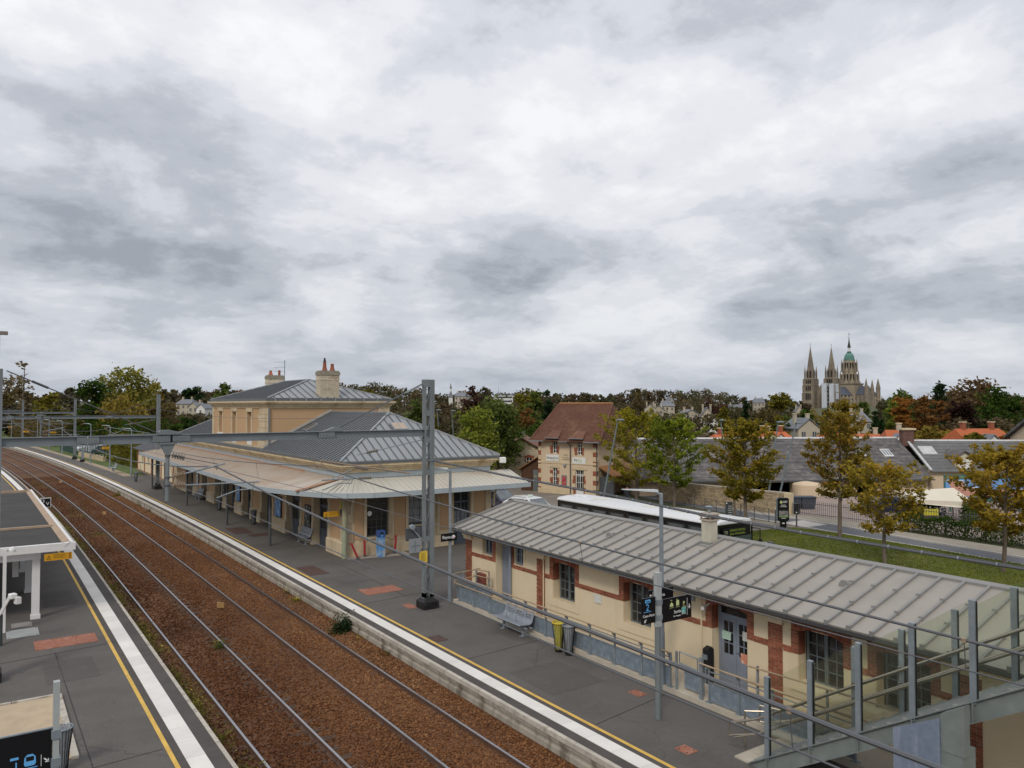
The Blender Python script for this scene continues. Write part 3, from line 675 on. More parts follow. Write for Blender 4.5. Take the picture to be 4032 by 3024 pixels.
# ------------------------------------------------------------- ramp and its guard rail
struct('ramp', MB().box(14.92, 4, -.05, 16.3, 25.5, .125), mat('ramp_concrete', (.47, .42, .34), .9, var=.14, scale=2, bump=.15, bscale=50))
def guard(y_list, label, gate=False):
    f = thing('guard_rail', label, 'railing', (15.0, y_list[0], .125))
    for y in y_list:
        p = MB(); p.box(14.985, y-.02, .125, 15.035, y+.02, .62); p.box(14.97, y-.02, .62, 15.02, y+.02, 1.02); p.prism([(14.93, .95), (15.0, 1.02), (14.97, 1.04), (14.88, 1.04)], y-.012, y+.012, 'y')
        po = obj('post', p, M_galv, f); obj('base_plate', MB().box(14.94, y-.09, .125, 15.08, y+.09, .137), M_galv, po)
    a, b = min(y_list), max(y_list)
    for y0, y1 in zip(sorted(y_list), sorted(y_list)[1:]): obj('panel', MB().box(15.002, y0+.03, .16, 15.012, y1-.03, .61), M_galv_panel, f)
    obj('panel_rim', MB().box(14.99, a, .61, 15.02, b, .635), M_galv, f)
    for z, m in ((1.05, M_wood_rail), (.775, M_wood_rail)): obj('handrail', MB().tube([(14.9, a-.12, z), (14.9, b+.22, z)], .022, 8), m, f)
    obj('mid_rail', MB().bar((14.95, a, .91), (14.95, b, .91), .012, .03), M_galv, f)
    obj('end_loop', MB().tube([(14.9, a-.12, 1.05), (14.9, a-.14, .91), (14.9, a-.12, .775)], .022, 8), M_galv, f)
    return f
guard([25.15-1.08*i for i in range(10)] + [14.38], 'galvanised guard rail with wooden handrails along the far part of the ramp')
guard([13.07, 12.15, 11.2, 10.2, 9.2], 'galvanised guard rail on the ramp between the gate and the stairs')
g = thing('ramp_gate', 'small open framed gate in the ramp guard rail', 'gate', (15.0, 13.75, .125))
obj('gate_post', MB().cyl(15.0, 14.15, .125, 1.1, .035), M_galv, g); obj('gate_post', MB().box(14.96, 13.27, .125, 15.03, 13.36, 1.16), M_galv, g)
obj('gate_panel', MB().box(15.15, 13.36, .18, 15.165, 14.02, .68), M_galv_panel, g)
obj('gate_frame', MB().tube([(14.98, 13.42, 1.1), (14.98, 14.03, 1.13), (14.98, 14.03, .84), (14.98, 13.42, .81), (14.98, 13.42, 1.1)], .02, 8), M_galv, g)
ef = thing('guard_rail', 'short return of guard rail closing the far end of the ramp landing', 'railing', (15.6, 25.4, .125))
for x in (15.3, 15.9): obj('post', MB().box(x, 25.4, .125, x+.04, 25.45, 1.1), M_galv, ef)
obj('panel', MB().box(15.05, 25.42, .16, 15.95, 25.43, .62), M_galv_panel, ef)
for z in (1.08, .82): obj('handrail', MB().tube([(14.9, 25.35, z), (15.0, 25.5, z), (16.15, 25.5, z+.05)], .022, 8), M_wood_rail, ef)
bf = thing('guard_rail', 'inner guard rail beside the narrow door on the ramp landing', 'railing', (16.0, 25.0, .125))
for y in (25.5, 24.62): obj('post', MB().box(15.98, y, .125, 16.02, y+.04, 1.16), M_galv, bf)
obj('panel', MB().box(15.99, 24.66, .16, 16.0, 25.5, .62), M_galv_panel, bf)
obj('handrail', MB().tube([(15.9, 25.6, 1.12), (15.9, 24.5, 1.22), (15.9, 24.47, .97), (15.9, 25.6, .9)], .022, 8), M_wood_rail, bf)
# inner rail along the wall, seen through the stair glass
wr = thing('wall_handrail', 'tubular handrail frame on the ramp below the stair glass', 'handrail', (15.9, 9.5, .125))
obj('rail', MB().tube([(15.85, 12.6, 1.0), (15.85, 8.2, 1.15), (15.85, 8.15, .7), (15.85, 12.6, .6)], .022, 8), M_wood_rail, wr)
for y in (12.3, 10.4, 8.6): obj('post', MB().box(15.9, y, .12, 15.94, y+.05, 1.05), M_galv, wr)
# ------------------------------------------------------------- footbridge stairs with glass sides
M_steel_green = mat('stair_steel', (.205, .235, .225), .55, metal=.2, var=.14, scale=3, col2=(.26, .29, .28), scale2=1.2, amt2=.2)
M_glass = glass_mat('stair_glass', (.965, .98, .94), .028)
M_stain = mat('stainless_tube', (.42, .37, .30), .32, metal=.8, var=.12, scale=4)
st = thing('footbridge_stair', 'steel footbridge staircase with glass sides and tube handrails', 'staircase', (14.1, 10.4, 0))
SL = .597
def sz(y): return .32+(10.1-y)*SL
for x, nm in ((13.35, 'near'), (14.85, 'far')):
    y0, y1 = 10.55, -1.5
    m = MB()
    for (a, b, w) in ((-.02, .0, .16), (-.36, -.34, .16)):
        m.add([(x-w/2, y0, sz(y0)+a), (x+w/2, y0, sz(y0)+a), (x+w/2, y0, sz(y0)+b), (x-w/2, y0, sz(y0)+b), (x-w/2, y1, sz(y1)+a), (x+w/2, y1, sz(y1)+a), (x+w/2, y1, sz(y1)+b), (x-w/2, y1, sz(y1)+b)], [(0,1,2,3),(4,5,6,7),(0,1,5,4),(1,2,6,5),(2,3,7,6),(3,0,4,7)])
    m.prism([(y0, sz(y0)-.34), (y0, sz(y0)-.02), (y1, sz(y1)-.02), (y1, sz(y1)-.34)], x-.012, x+.012, 'x')
    sr = obj('stringer', m, M_steel_green, st)
    st_me = MB()
    for i in range(11):
        y = 10.1-i; 
        if x < 14: obj('stiffener', MB().box(x-.075, y-.01, sz(y)-.335, x-.013, y+.01, sz(y)-.025), M_steel_green, sr)
        po = MB().box(x-.045, y-.05, sz(y)-.05, x+.045, y+.05, sz(y)+1.62); pp = obj('post', po, M_galv, st)
        obj('glass_clamp', MB().box(x-.012, y-.062, sz(y)+.05, x+.02, y-.050, sz(y)+1.6), M_black, pp)
        yb = y-1.0
        obj('glass_pane', MB().add([(x, y-.06, sz(y)+.10), (x, yb+.06, sz(yb)+.08), (x, yb+.06, sz(yb)+1.60), (x, y-.06, sz(y)+1.56), (x+.012, y-.06, sz(y)+.10), (x+.012, yb+.06, sz(yb)+.08), (x+.012, yb+.06, sz(yb)+1.60), (x+.012, y-.06, sz(y)+1.56)], [(0,1,2,3),(7,6,5,4),(0,4,5,1),(1,5,6,2),(2,6,7,3),(3,7,4,0)]), M_glass, st)
        br = MB()
        for h in (.92, .62): br.tube([(x, y, sz(y)+h-.06), (x+(.13 if x < 14 else -.13), y, sz(y)+h)], .012, 6)
        obj('rail_bracket', br, M_stain, pp)
    xr = x+(.14 if x < 14 else -.14)
    for h in (.94, .63):
        obj('handrail', MB().tube([(xr, 11.05, .32+h-.60), (xr, 10.45, .32+h-.32), (xr, -1.5, sz(-1.5)+h)], .024, 8), M_stain, st)
    obj('handrail_end', MB().tube([(xr, 10.45, .94), (xr, 11.2, .62), (xr, 11.2, .34), (xr, 10.45, .63)], .022, 8), M_stain, st)
tr = MB().box(-.72, -.16, 0, .72, .16, .04).mesh('tread')
for i in range(30):
    y = 10.3-i*.285; shared(st, 'tread', tr, mat('tread_grating', (.30, .31, .29), .6, metal=.3, var=.2, scale=20), (14.1, y, sz(y)-.10))
obj('landing_slab', MB().box(13.35, 10.42, -.02, 15.18, 10.95, .03), mat('pale_slab', (.46, .41, .33), .9, var=.2, scale=4), st)
pl = thing('support_pillar', 'blue grey steel clad pillar carrying the footbridge stairs', 'pillar', (13.0, 6.6, 0))
obj('cladding', MB().prism([(7.08, -.0), (6.32, 0), (6.32, 2.50), (7.08, 2.10)], 12.66, 12.70, 'x'), mat('blotchy_cladding', (.20, .245, .33), .5, metal=.2, var=.16, scale=9, col2=(.28, .325, .41), scale2=5, amt2=.25, streak=True), pl)
obj('column', MB().box(12.70, 5.98, 0, 13.1, 7.0, 2.06), M_steel_green, pl)
obj('head_plate', MB().prism([(6.31, 2.0), (5.95, 2.0), (5.95, 2.80), (6.31, 2.58)], 12.69, 12.86, 'x'), M_steel_green, pl)
lr = thing('post_rail', 'thin bent tube rail standing beside the foot of the stairs', 'handrail', (14.45, 11.0, 0))
obj('upright', MB().tube([(13.95, 11.15, 0), (13.95, 11.15, .78), (14.25, 10.75, .82)], .022, 8), M_stain, lr)
obj('loop', MB().tube([(14.2, 10.95, .9), (14.45, 10.6, .86), (14.45, 10.6, .5), (14.2, 10.95, .56), (14.2, 10.95, .9)], .022, 8), M_stain, lr)
# ------------------------------------------------------------- main station building
M_ochre = mat('ochre_render', (.50, .325, .18), .9, var=.06, scale=1.2, bump=.08, bscale=80, col2=(.44, .275, .15), scale2=.6, amt2=.15)
M_sstone = mat('station_stone', (.56, .455, .305), .9, var=.14, scale=2.0, bump=.2, bscale=30, col2=(.36, .27, .17), scale2=1.4, amt2=.2, rand=.06, streak=True)
M_cornice = mat('cornice_stone', (.60, .485, .315), .88, var=.12, scale=2.0, col2=(.36, .25, .13), scale2=1.3, amt2=.28, bump=.1)
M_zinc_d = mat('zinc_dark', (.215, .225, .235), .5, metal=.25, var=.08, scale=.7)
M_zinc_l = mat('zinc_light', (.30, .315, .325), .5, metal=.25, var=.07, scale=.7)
M_seam_d = mat('zinc_seam', (.125, .135, .148), .5, metal=.2, var=.1)
M_canopy = mat('canopy_sheet', (.47, .41, .35), .6, var=.08, scale=.5, col2=(.40, .31, .235), scale2=.5, amt2=.3)
M_canopy2 = mat('canopy_sheet_end', (.49, .465, .405), .6, var=.08, scale=.5, col2=(.44, .36, .28), scale2=.4, amt2=.25)
M_fascia = mat('canopy_fascia', (.36, .41, .435), .5, var=.08, scale=1.0)
M_rustflash = mat('rusty_flashing', (.40, .21, .12), .7, var=.2, scale=3)
M_soffit = mat('canopy_soffit', (.16, .15, .14), .8, var=.1)
M_door = mat('slate_blue_door', (.085, .10, .125), .55, var=.15, scale=3)
M_iron = mat('grey_iron', (.075, .082, .09), .6, var=.15)
def clip_u(poly, u0, u1, U):
    def cut(P, c, s):
        out = []
        for i in range(len(P)):
            a, b = P[i], P[(i+1) % len(P)]; fa, fb = s*(U(a)-c), s*(U(b)-c)
            if fa >= -1e-9: out.append(a)
            if (fa > 1e-9 and fb < -1e-9) or (fa < -1e-9 and fb > 1e-9): out.append(a.lerp(b, fa/(fa-fb)))
        return out
    P = cut(poly, u0, 1); return cut(P, u1, -1) if len(P) > 2 else []
def roof_plane(parent, poly, e, sp, m, ms, bw=.035, bh=.05, thick=.06):
    """one roof slope cut into standing-seam sheets with a batten on each joint"""
    poly = [Vector(p) for p in poly]; e = Vector(e).normalized(); nrm = (poly[1]-poly[0]).cross(poly[2]-poly[0]).normalized()
    if nrm.z < 0: nrm = -nrm
    w = nrm.cross(e); U = lambda p: p.dot(e)
    us = [U(p) for p in poly]; n = max(1, round((max(us)-min(us))/sp)); st_ = (max(us)-min(us))/n
    for i in range(n):
        P = clip_u(poly, min(us)+i*st_, min(us)+(i+1)*st_, U)
        if len(P) < 3: continue
        k = len(P); obj('roof_sheet', MB().add([*P, *[p-nrm*thick for p in P]], [tuple(range(k)), tuple(range(2*k-1, k-1, -1))]+[(j, j+k, (j+1) % k+k, (j+1) % k) for j in range(k)]), m, parent)
        if i:
            u = min(us)+i*st_; Q = clip_u(poly, u-1e-4, u+1e-4, U)
            if len(Q) >= 2:
                Q.sort(key=lambda p: p.dot(w)); a, b = Q[0], Q[-1]
                if (b-a).length > .15: obj('roof_seam', MB().bar(a+nrm*bh*.45, b+nrm*bh*.45, bw, bh, nrm), ms, parent)
def ring(x0, x1, y0, y1, z0, z1, o):
    """moulding course round a rectangular block"""
    m = MB(); m.box(x0-o, y0-o, z0, x1+o, y0, z1); m.box(x0-o, y1, z0, x1+o, y1+o, z1); m.box(x0-o, y0, z0, x0, y1, z1); m.box(x1, y0, z0, x1+o, y1, z1); return m
sta = thing('station_building', 'long ochre and stone station building with zinc hipped roofs', 'building', (19, 55, 0))
XL, XR, YS0, YS1 = 14.9, 23.4, 36.0, 75.0
OPN = [(38.2, 40.25), (42.4, 44.65), (47.4, 49.45), (51.85, 53.7), (55.6, 57.7), (59.4, 61.2), (63.7, 65.5), (68.4, 70.8)]
obj('track_wall', wall_open('x', XL, .4, YS0, YS1, 0, 4.2, [(a, b, .0, 2.75) for a, b in OPN]), M_sstone, sta)
SEO = [(16.06, 17.27, .86, 2.95), (18.38, 19.5, 1.28, 2.95), (21.09, 22.16, 0, 2.9)]
obj('end_wall', wall_open('y', YS0, .4, XL+.4, XR, 0, 4.2, SEO), M_sstone, sta)
b_ = MB(); b_.box(XR-.4, YS0+.4, G0, XR, YS1-.4, 4.2); b_.box(XL+.4, YS1-.4, G0, XR, YS1, 4.2); obj('rear_wall', b_, M_sstone, sta)
obj('floor_slab', MB().box(XL+.42, YS0+.42, -.05, XR-.42, YS1-.42, .01), M_conc, sta)
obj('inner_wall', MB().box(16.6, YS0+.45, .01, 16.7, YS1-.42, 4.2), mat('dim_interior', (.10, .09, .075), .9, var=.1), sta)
# stone plinth and ochre panels of the track side
prev = YS0-.05
for a, b in OPN+[(YS1, YS1)]:
    if a-prev > .3:
        p = MB(); p.box(XL-.12, prev, 0, XL, a, .62); p.prism([(XL-.12, .62), (XL-.12, .66), (XL-.06, .74), (XL, .74), (XL, .62)], prev, a, 'y')
        obj('plinth', p, M_sstone, sta)
        w = a-prev
        if w > 1.0: obj('ochre_panel', MB().box(XL-.015, prev+.38, .80, XL, a-.38, 2.85), M_ochre, sta)
        for yy in (prev, a-.34):
            for k in range(5):
                o_ = .05 if k % 2 == 0 else .03
                obj('quoin_stone', MB().box(XL-o_, yy+.005, .76+k*.44, XL, yy+.335, .76+k*.44+.425), M_sstone, sta)
    prev = b
for i, (a, b) in enumerate(OPN):   # recessed doors with transom lights
    d = MB(); d.box(XL+.32, a+.02, .02, XL+.38, a+.09, 2.74); d.box(XL+.32, b-.09, .02, XL+.38, b-.02, 2.74); d.box(XL+.32, a+.09, 2.1, XL+.38, b-.09, 2.18); d.box(XL+.32, a+.09, 2.66, XL+.38, b-.09, 2.74)
    c = (a+b)/2
    fr = obj('door_frame', d, M_door, sta); obj('pane', MB().box(XL+.345, a+.09, 2.18, XL+.352, b-.09, 2.66), M_pane, fr)
    for y0, y1 in ((a+.09, c-.01), (c+.01, b-.09)):
        m = MB(); m.box(XL+.325, y0, .02, XL+.37, y1, .9); m.box(XL+.325, y0, .9, XL+.37, y0+.1, 2.1); m.box(XL+.325, y1-.1, .9, XL+.37, y1, 2.1); m.box(XL+.325, y0+.1, 2.0, XL+.37, y1-.1, 2.1); m.box(XL+.315, y0+.14, .15, XL+.33, y1-.14, .75)
        dl = obj('door', m, M_door, sta); ym = (y0+y1)/2
        obj('glazing_bars', MB().box(XL+.33, ym-.012, .9, XL+.36, ym+.012, 2.0).box(XL+.331, y0+.1, 1.44, XL+.359, y1-.1, 1.465), M_door, dl)
        obj('pane', MB().box(XL+.343, y0+.1, .9, XL+.348, y1-.1, 2.0), M_pane, dl)
# end wall trim
obj('plinth', MB().box(XL-.1, YS0-.1, 0, 16.0, YS0, .64), M_sstone, sta)
for a, b, zt in ((16.0, 18.3, .62), (18.3, 21.05, .62), (22.2, XR+.1, .62)): obj('plinth', MB().box(a, YS0-.1, 0, b-.004, YS0, zt), M_sstone, sta)
for a, b, z0 in ((15.36, 15.88, .8), (17.58, 18.2, .8), (20.26, 20.88, .85), (22.4, 23.1, .85)): obj('ochre_panel', MB().box(a, YS0-.02, z0, b, YS0, 3.0), M_ochre, sta)
for a, b in ((15.9, 16.05), (17.28, 17.55), (18.22, 18.37), (19.52, 19.7), (20.05, 20.22), (20.9, 21.08), (22.17, 22.36)): obj('pilaster', MB().box(a, YS0-.06, .66, b, YS0, 3.7), M_sstone, sta)
for k in range(6):
    o_ = .06 if k % 2 else .085
    obj('quoin_stone', MB().box(XL-.06, YS0-o_, .66+k*.5, XL+.42+(.06 if k % 2 else 0), YS0+.5, .66+k*.5+.48), M_sstone, sta); obj('quoin_stone', MB().box(XR-.3, YS0-o_, .66+k*.5, XR+.06, YS0+.3, .66+k*.5+.48), M_sstone, sta)
def sash_y(parent, x0, x1, z0, z1, y, cols, rows, m, name='window', panes=None):
    t = .07; f = MB(); f.box(x0, y, z0, x0+t, y+.07, z1); f.box(x1-t, y, z0, x1, y+.07, z1); f.box(x0+t, y, z0, x1-t, y+.07, z0+t); f.box(x0+t, y, z1-t, x1-t, y+.07, z1)
    w = obj(name, f, m, parent); g = MB()
    for i in range(1, cols): xx = x0+t+(x1-x0-2*t)*i/cols; g.box(xx-.014, y+.01, z0+t, xx+.014, y+.05, z1-t)
    for j in range(1, rows): zz = z0+t+(z1-z0-2*t)*j/rows; g.box(x0+t, y+.0115, zz-.014, x1-t, y+.0485, zz+.014)
    obj('glazing_bars', g, m, w)
    for i in range(cols):
        for j in range(rows):
            a, b = x0+t+(x1-x0-2*t)*i/cols, x0+t+(x1-x0-2*t)*(i+1)/cols; c, d_ = z0+t+(z1-z0-2*t)*j/rows, z0+t+(z1-z0-2*t)*(j+1)/rows
            obj('pane', MB().box(a+.014, y+.028, c+.014, b-.014, y+.033, d_-.014), panes or M_pane, w)
    return w
sash_y(sta, 16.07, 17.26, .87, 2.94, YS0+.12, 4, 5, M_iron)
obj('sill', MB().box(15.98, YS0-.07, .78, 17.35, YS0+.12, .87), M_sstone, sta)
sash_y(sta, 18.39, 19.49, 1.29, 2.94, YS0+.12, 3, 4, M_iron, panes=mat('curtained_pane', (.22, .235, .24), .25, var=.2, scale=3))
obj('sill', MB().box(18.3, YS0-.07, 1.19, 19.58, YS0+.12, 1.28), M_sstone, sta)
obj('niche_panel', MB().box(18.42, YS0-.12, .62, 19.45, YS0-.1, 1.18), M_iron, sta)
ed = obj('door', MB().box(21.1, YS0+.15, 0, 22.15, YS0+.2, 1.15).box(21.1, YS0+.15, 1.15, 21.2, YS0+.2, 2.88).box(22.05, YS0+.15, 1.15, 22.15, YS0+.2, 2.88).box(21.58, YS0+.14, 1.15, 21.67, YS0+.2, 2.88).box(21.2, YS0+.15, 2.2, 22.05, YS0+.2, 2.3), M_door, sta)
for a, b in ((21.2, 21.58), (21.67, 22.05)):
    obj('pane', MB().box(a, YS0+.17, 1.15, b, YS0+.176, 1.75), mat('curtained_pane', (.22, .235, .24)), ed); obj('pane', MB().box(a, YS0+.17, 1.78, b, YS0+.176, 2.2), M_pane, ed); obj('pane', MB().box(a, YS0+.17, 2.3, b, YS0+.176, 2.88), M_pane, ed)
    obj('glazing_bars', MB().box((a+b)/2-.012, YS0+.15, 1.15, (a+b)/2+.012, YS0+.19, 2.2).box(a, YS0+.151, 1.44, b, YS0+.189, 1.465).box(a, YS0+.151, 1.75, b, YS0+.189, 1.78), M_door, ed)
# entablature: grey band, cornice, gutter of the low wings
obj('grey_band', ring(XL, XR, YS0, YS1, 3.88, 4.14, .03), M_fascia, sta)
for z0, z1, o_ in ((4.14, 4.24, .10), (4.24, 4.36, .16), (4.36, 4.46, .28), (4.46, 4.58, .36)): obj('cornice', ring(XL, XR, YS0, YS1, z0, z1, o_), M_cornice, sta)
obj('gutter', ring(XL, XR, YS0, YS1, 4.58, 4.74, .40), M_seam_d, sta)
# low wing roofs
E0, EZ, RZ = .42, 4.72, 7.05
xa, xb, ya, yb = XL-E0, XR+E0, YS0-E0, YS1+E0; xm = 19.1
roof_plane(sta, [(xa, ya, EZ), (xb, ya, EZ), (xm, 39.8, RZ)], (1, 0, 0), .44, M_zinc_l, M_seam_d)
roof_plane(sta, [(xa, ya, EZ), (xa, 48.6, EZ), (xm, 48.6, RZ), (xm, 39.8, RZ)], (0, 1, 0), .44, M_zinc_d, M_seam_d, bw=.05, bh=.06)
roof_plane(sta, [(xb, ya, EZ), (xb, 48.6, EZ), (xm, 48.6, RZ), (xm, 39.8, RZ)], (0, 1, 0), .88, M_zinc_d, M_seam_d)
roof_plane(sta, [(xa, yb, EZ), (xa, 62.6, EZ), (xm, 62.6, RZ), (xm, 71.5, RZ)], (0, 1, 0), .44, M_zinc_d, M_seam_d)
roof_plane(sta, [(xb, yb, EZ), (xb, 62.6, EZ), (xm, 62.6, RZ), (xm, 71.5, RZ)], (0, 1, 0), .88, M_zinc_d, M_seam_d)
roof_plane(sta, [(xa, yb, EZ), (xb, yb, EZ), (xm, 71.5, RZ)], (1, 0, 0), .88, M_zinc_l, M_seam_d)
for a, b in (((xa, ya, EZ), (xm, 39.8, RZ)), ((xb, ya, EZ), (xm, 39.8, RZ)), ((xm, 39.8, RZ), (xm, 48.6, RZ)), ((xa, yb, EZ), (xm, 71.5, RZ))):
    obj('hip_cap', MB().bar(Vector(a)+Vector((0, 0, .03)), Vector(b)+Vector((0, 0, .03)), .12, .09), M_zinc_l, sta)
obj('wall_flashing', MB().bar((xa+.2, 48.55, EZ+.2), (xm, 48.55, RZ+.12), .06, .14), mat('pale_flashing', (.42, .40, .36), .7, var=.1), sta)
def rooflight(p, e, up, w, h, m):
    p, e, up = Vector(p), Vector(e).normalized(), Vector(up).normalized(); n_ = e.cross(up)
    if n_.z < 0: n_ = -n_
    q = [p, p+e*w, p+e*w+up*h, p+up*h]; f = obj('skylight', MB().add([*q, *[v+n_*.12 for v in q]], [(0,1,5,4),(1,2,6,5),(2,3,7,6),(3,0,4,7),(4,5,6,7)]), M_zinc_l, sta)
    q2 = [v+n_*.125 for v in (p+e*.06+up*.06, p+e*(w/2-.02)+up*.06, p+e*(w/2-.02)+up*(h-.06), p+e*.06+up*(h-.06))]; q3 = [v+e*(w/2-.04) for v in q2]
    obj('pane', MB().quad(*q2), m, f); obj('pane', MB().quad(*q3), m, f)
M_rlp = mat('skylight_pane', (.42, .33, .25), .2, var=.1)
rooflight((18.55, 38.0, EZ+(38.0-ya)*(RZ-EZ)/(39.8-ya)+.03), (1, 0, 0), (0, 39.8-ya, RZ-EZ), .85, .75, M_rlp)
rooflight((16.7, 46.6, EZ+(16.7-xa)*(RZ-EZ)/(xm-xa)+.03), (0, 1, 0), (xm-xa, 0, RZ-EZ), .5, .9, M_pane)
# two-storey centre block
BX0, BX1, BY0, BY1, BZ1 = 15.0, 23.3, 48.6, 62.6, 7.3
BW = [60.2, 56.45, 52.7]
obj('upper_wall', wall_open('x', BX0, .35, BY0, BY1, 4.2, BZ1, [(c-.52, c+.52, 5.45, 7.02) for c in BW]), M_ochre, sta)
u = MB(); u.box(BX0+.35, BY0, 4.2, BX1, BY0+.35, BZ1); u.box(BX0+.35, BY1-.35, 4.2, BX1, BY1, BZ1); u.box(BX1-.35, BY0+.35, 4.2, BX1, BY1-.35, BZ1); obj('upper_wall', u, M_ochre, sta)
for c in BW:
    s = MB(); s.box(BX0-.05, c-.72, 5.3, BX0, c-.52, 7.05); s.box(BX0-.05, c+.52, 5.3, BX0, c+.72, 7.05); obj('window_surround', s, M_sstone, sta)
    obj('lintel', MB().box(BX0-.07, c-.74, 7.05, BX0, c+.74, BZ1), M_sstone, sta)
    obj('sill', MB().box(BX0-.1, c-.74, 5.38, BX0+.1, c+.74, 5.46), M_white, sta); obj('white_panel', MB().box(BX0-.03, c-.5, 4.85, BX0, c+.5, 5.36), M_white, sta)
    w = obj('window', MB().box(BX0+.22, c-.52, 5.46, BX0+.28, c-.45, 7.02).box(BX0+.22, c+.45, 5.46, BX0+.28, c+.52, 7.02).box(BX0+.22, c-.03, 5.46, BX0+.28, c+.03, 7.02).box(BX0+.22, c-.45, 6.95, BX0+.28, c+.45, 7.02), M_white, sta)
    for a, b in ((c-.45, c-.03), (c+.03, c+.45)): obj('pane', MB().box(BX0+.25, a, 5.46, BX0+.255, b, 6.95), M_pane, w)
    for dy in (c-.60, c+.60):
        pass
for k in range(6):
    o_ = .05; wq = 2.1 if k % 2 == 0 else 1.8
    obj('quoin_stone', MB().box(BX0-o_, BY0-.04, 4.8+k*.42, BX0, BY0+wq, 4.8+k*.42+.40), M_sstone, sta)
    obj('quoin_stone', MB().box(BX0-o_, BY1-.5, 4.8+k*.42, BX0, BY1+.04, 4.8+k*.42+.40), M_sstone, sta)
    obj('quoin_stone', MB().box(BX1-.8, BY0-o_, 5.2+k*.35, BX1+.03, BY0, 5.2+k*.35+.335), M_sstone, sta)
obj('stone_course', MB().box(BX0-.06, BY0, 4.62, BX0, BY1, 4.84), M_sstone, sta)
obj('downpipe', MB().cyl(BX0-.02, BY0-.12, 4.7, 7.3, .06, 8), M_zinc_d, sta)
for z0, z1, o_ in ((BZ1, BZ1+.12, .06), (BZ1+.12, BZ1+.26, .14), (BZ1+.26, BZ1+.36, .28), (BZ1+.36, BZ1+.46, .36)): obj('cornice', ring(BX0, BX1, BY0, BY1, z0, z1, o_), M_cornice, sta)
obj('gutter', ring(BX0, BX1, BY0, BY1, BZ1+.46, BZ1+.66, .22), M_seam_d, sta)

for i in range(9): obj('gutter_strap', MB().box(BX0+.3+i*1.0, BY0-.24, BZ1+.46, BX0+.36+i*1.0, BY0-.22, BZ1+.68), M_zinc_l, sta)

bz, br = BZ1+.62, 9.28; xa2, xb2, ya2, yb2, xm2 = BX0-.1, BX1+.1, BY0-.1, BY1+.1, 19.15; rA, rB = 52.9, 58.2
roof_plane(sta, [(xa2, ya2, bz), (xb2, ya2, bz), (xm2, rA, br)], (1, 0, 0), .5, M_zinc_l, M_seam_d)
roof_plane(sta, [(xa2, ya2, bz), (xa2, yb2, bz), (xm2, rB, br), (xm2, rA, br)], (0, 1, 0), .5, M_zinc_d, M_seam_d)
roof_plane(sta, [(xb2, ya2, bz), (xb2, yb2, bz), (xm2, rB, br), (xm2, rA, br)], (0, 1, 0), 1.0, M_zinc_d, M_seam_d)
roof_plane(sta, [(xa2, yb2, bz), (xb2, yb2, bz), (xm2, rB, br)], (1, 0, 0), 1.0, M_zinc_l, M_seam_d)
for a, b in (((xa2, ya2, bz), (xm2, rA, br)), ((xb2, ya2, bz), (xm2, rA, br)), ((xm2, rA, br), (xm2, rB, br)), ((xa2, yb2, bz), (xm2, rB, br))):
    obj('hip_cap', MB().bar(Vector(a)+Vector((0, 0, .03)), Vector(b)+Vector((0, 0, .03)), .12, .09), M_zinc_l, sta)
M_wbrick = mat('pale_brick', (.58, .505, .385), .9, var=.12, scale=3, col2=(.36, .28, .19), scale2=2.2, amt2=.15, rand=.08)
M_pot = mat('terracotta_pot', (.30, .10, .055), .8, var=.15, scale=6, rand=.15)
def chimney(x0, x1, y0, y1, z0, z1, tall, caps):
    c = obj('chimney', MB().box(x0+.02, y0+.02, z0, x1-.02, y1-.02, z1-.3), M_mortar, sta)
    me = MB().box(-.5, -.5, -.5, .5, .5, .5).mesh('brick'); me.materials.append(M_wbrick)
    h = .075; n = int((z1-.3-z0)/h)
    if (Vector((x0, y0, z0))-CAMP).length < 55:
        for i in range(n):
            x = x0-(.11 if i % 2 else 0)
            while x < x1-.02:
                a, b = max(x, x0), min(x+.22, x1)
                if b-a > .03: shared(c, 'brick', me, None, ((a+b)/2, y0+.02, z0+(i+.5)*h), (0, 0, 0), (b-a-.008, .06, h-.012))
                x += .228
        for i in range(n): shared(c, 'brick', me, None, (x0+.02, (y0+y1)/2+.02, z0+(i+.5)*h), (0, 0, 0), (.05, y1-y0-.03, h-.012))
    else: obj('chimney_face', MB().box(x0, y0, z0, x1, y1, z1-.3), M_wbrick, c)
    obj('chimney_band', MB().box(x0-.03, y0-.03, z1-.62, x1+.03, y1+.03, z1-.55), M_wbrick, c)
    obj('chimney_cap', MB().box(x0-.04, y0-.04, z1-.3, x1+.04, y1+.04, z1-.08).box(x0+.02, y0+.02, z1-.08, x1-.02, y1-.02, z1), mat('sooty_cap', (.27, .24, .19), .9, var=.3, scale=6), c)
    for x, hh, kind in caps:
        pr = [(.20, z1), (.15, z1+.12), (.11, z1+hh*.6), (.11, z1+hh)] if kind else [(.10, z1), (.10, z1+hh)]
        po = obj('chimney_pot', MB().lathe(x, (y0+y1)/2, pr, 12), M_pot, sta)
        if hh > .55: obj('cowl', MB().lathe(x, (y0+y1)/2, [(.07, z1+hh), (.10, z1+hh+.08), (.05, z1+hh+.16), (.08, z1+hh+.22), (.02, z1+hh+.28)], 8), mat('soot', (.02, .018, .017), .8), po)
chimney(18.4, 19.74, 48.75, 49.5, 7.8, 9.78, 1, ((18.85, .58, 1), (19.38, .48, 1)))
chimney(18.92, 20.25, 61.6, 62.3, 8.0, 9.9, 0, ((19.25, .38, 1), (19.95, .42, 0)))
ant = thing('tv_antenna', 'thin television antenna mast beside the far station chimney', 'antenna', (20.4, 62.0, 9.3))
obj('mast', MB().cyl(20.4, 62.0, 8.8, 11.15, .03, 6), M_galv, ant)
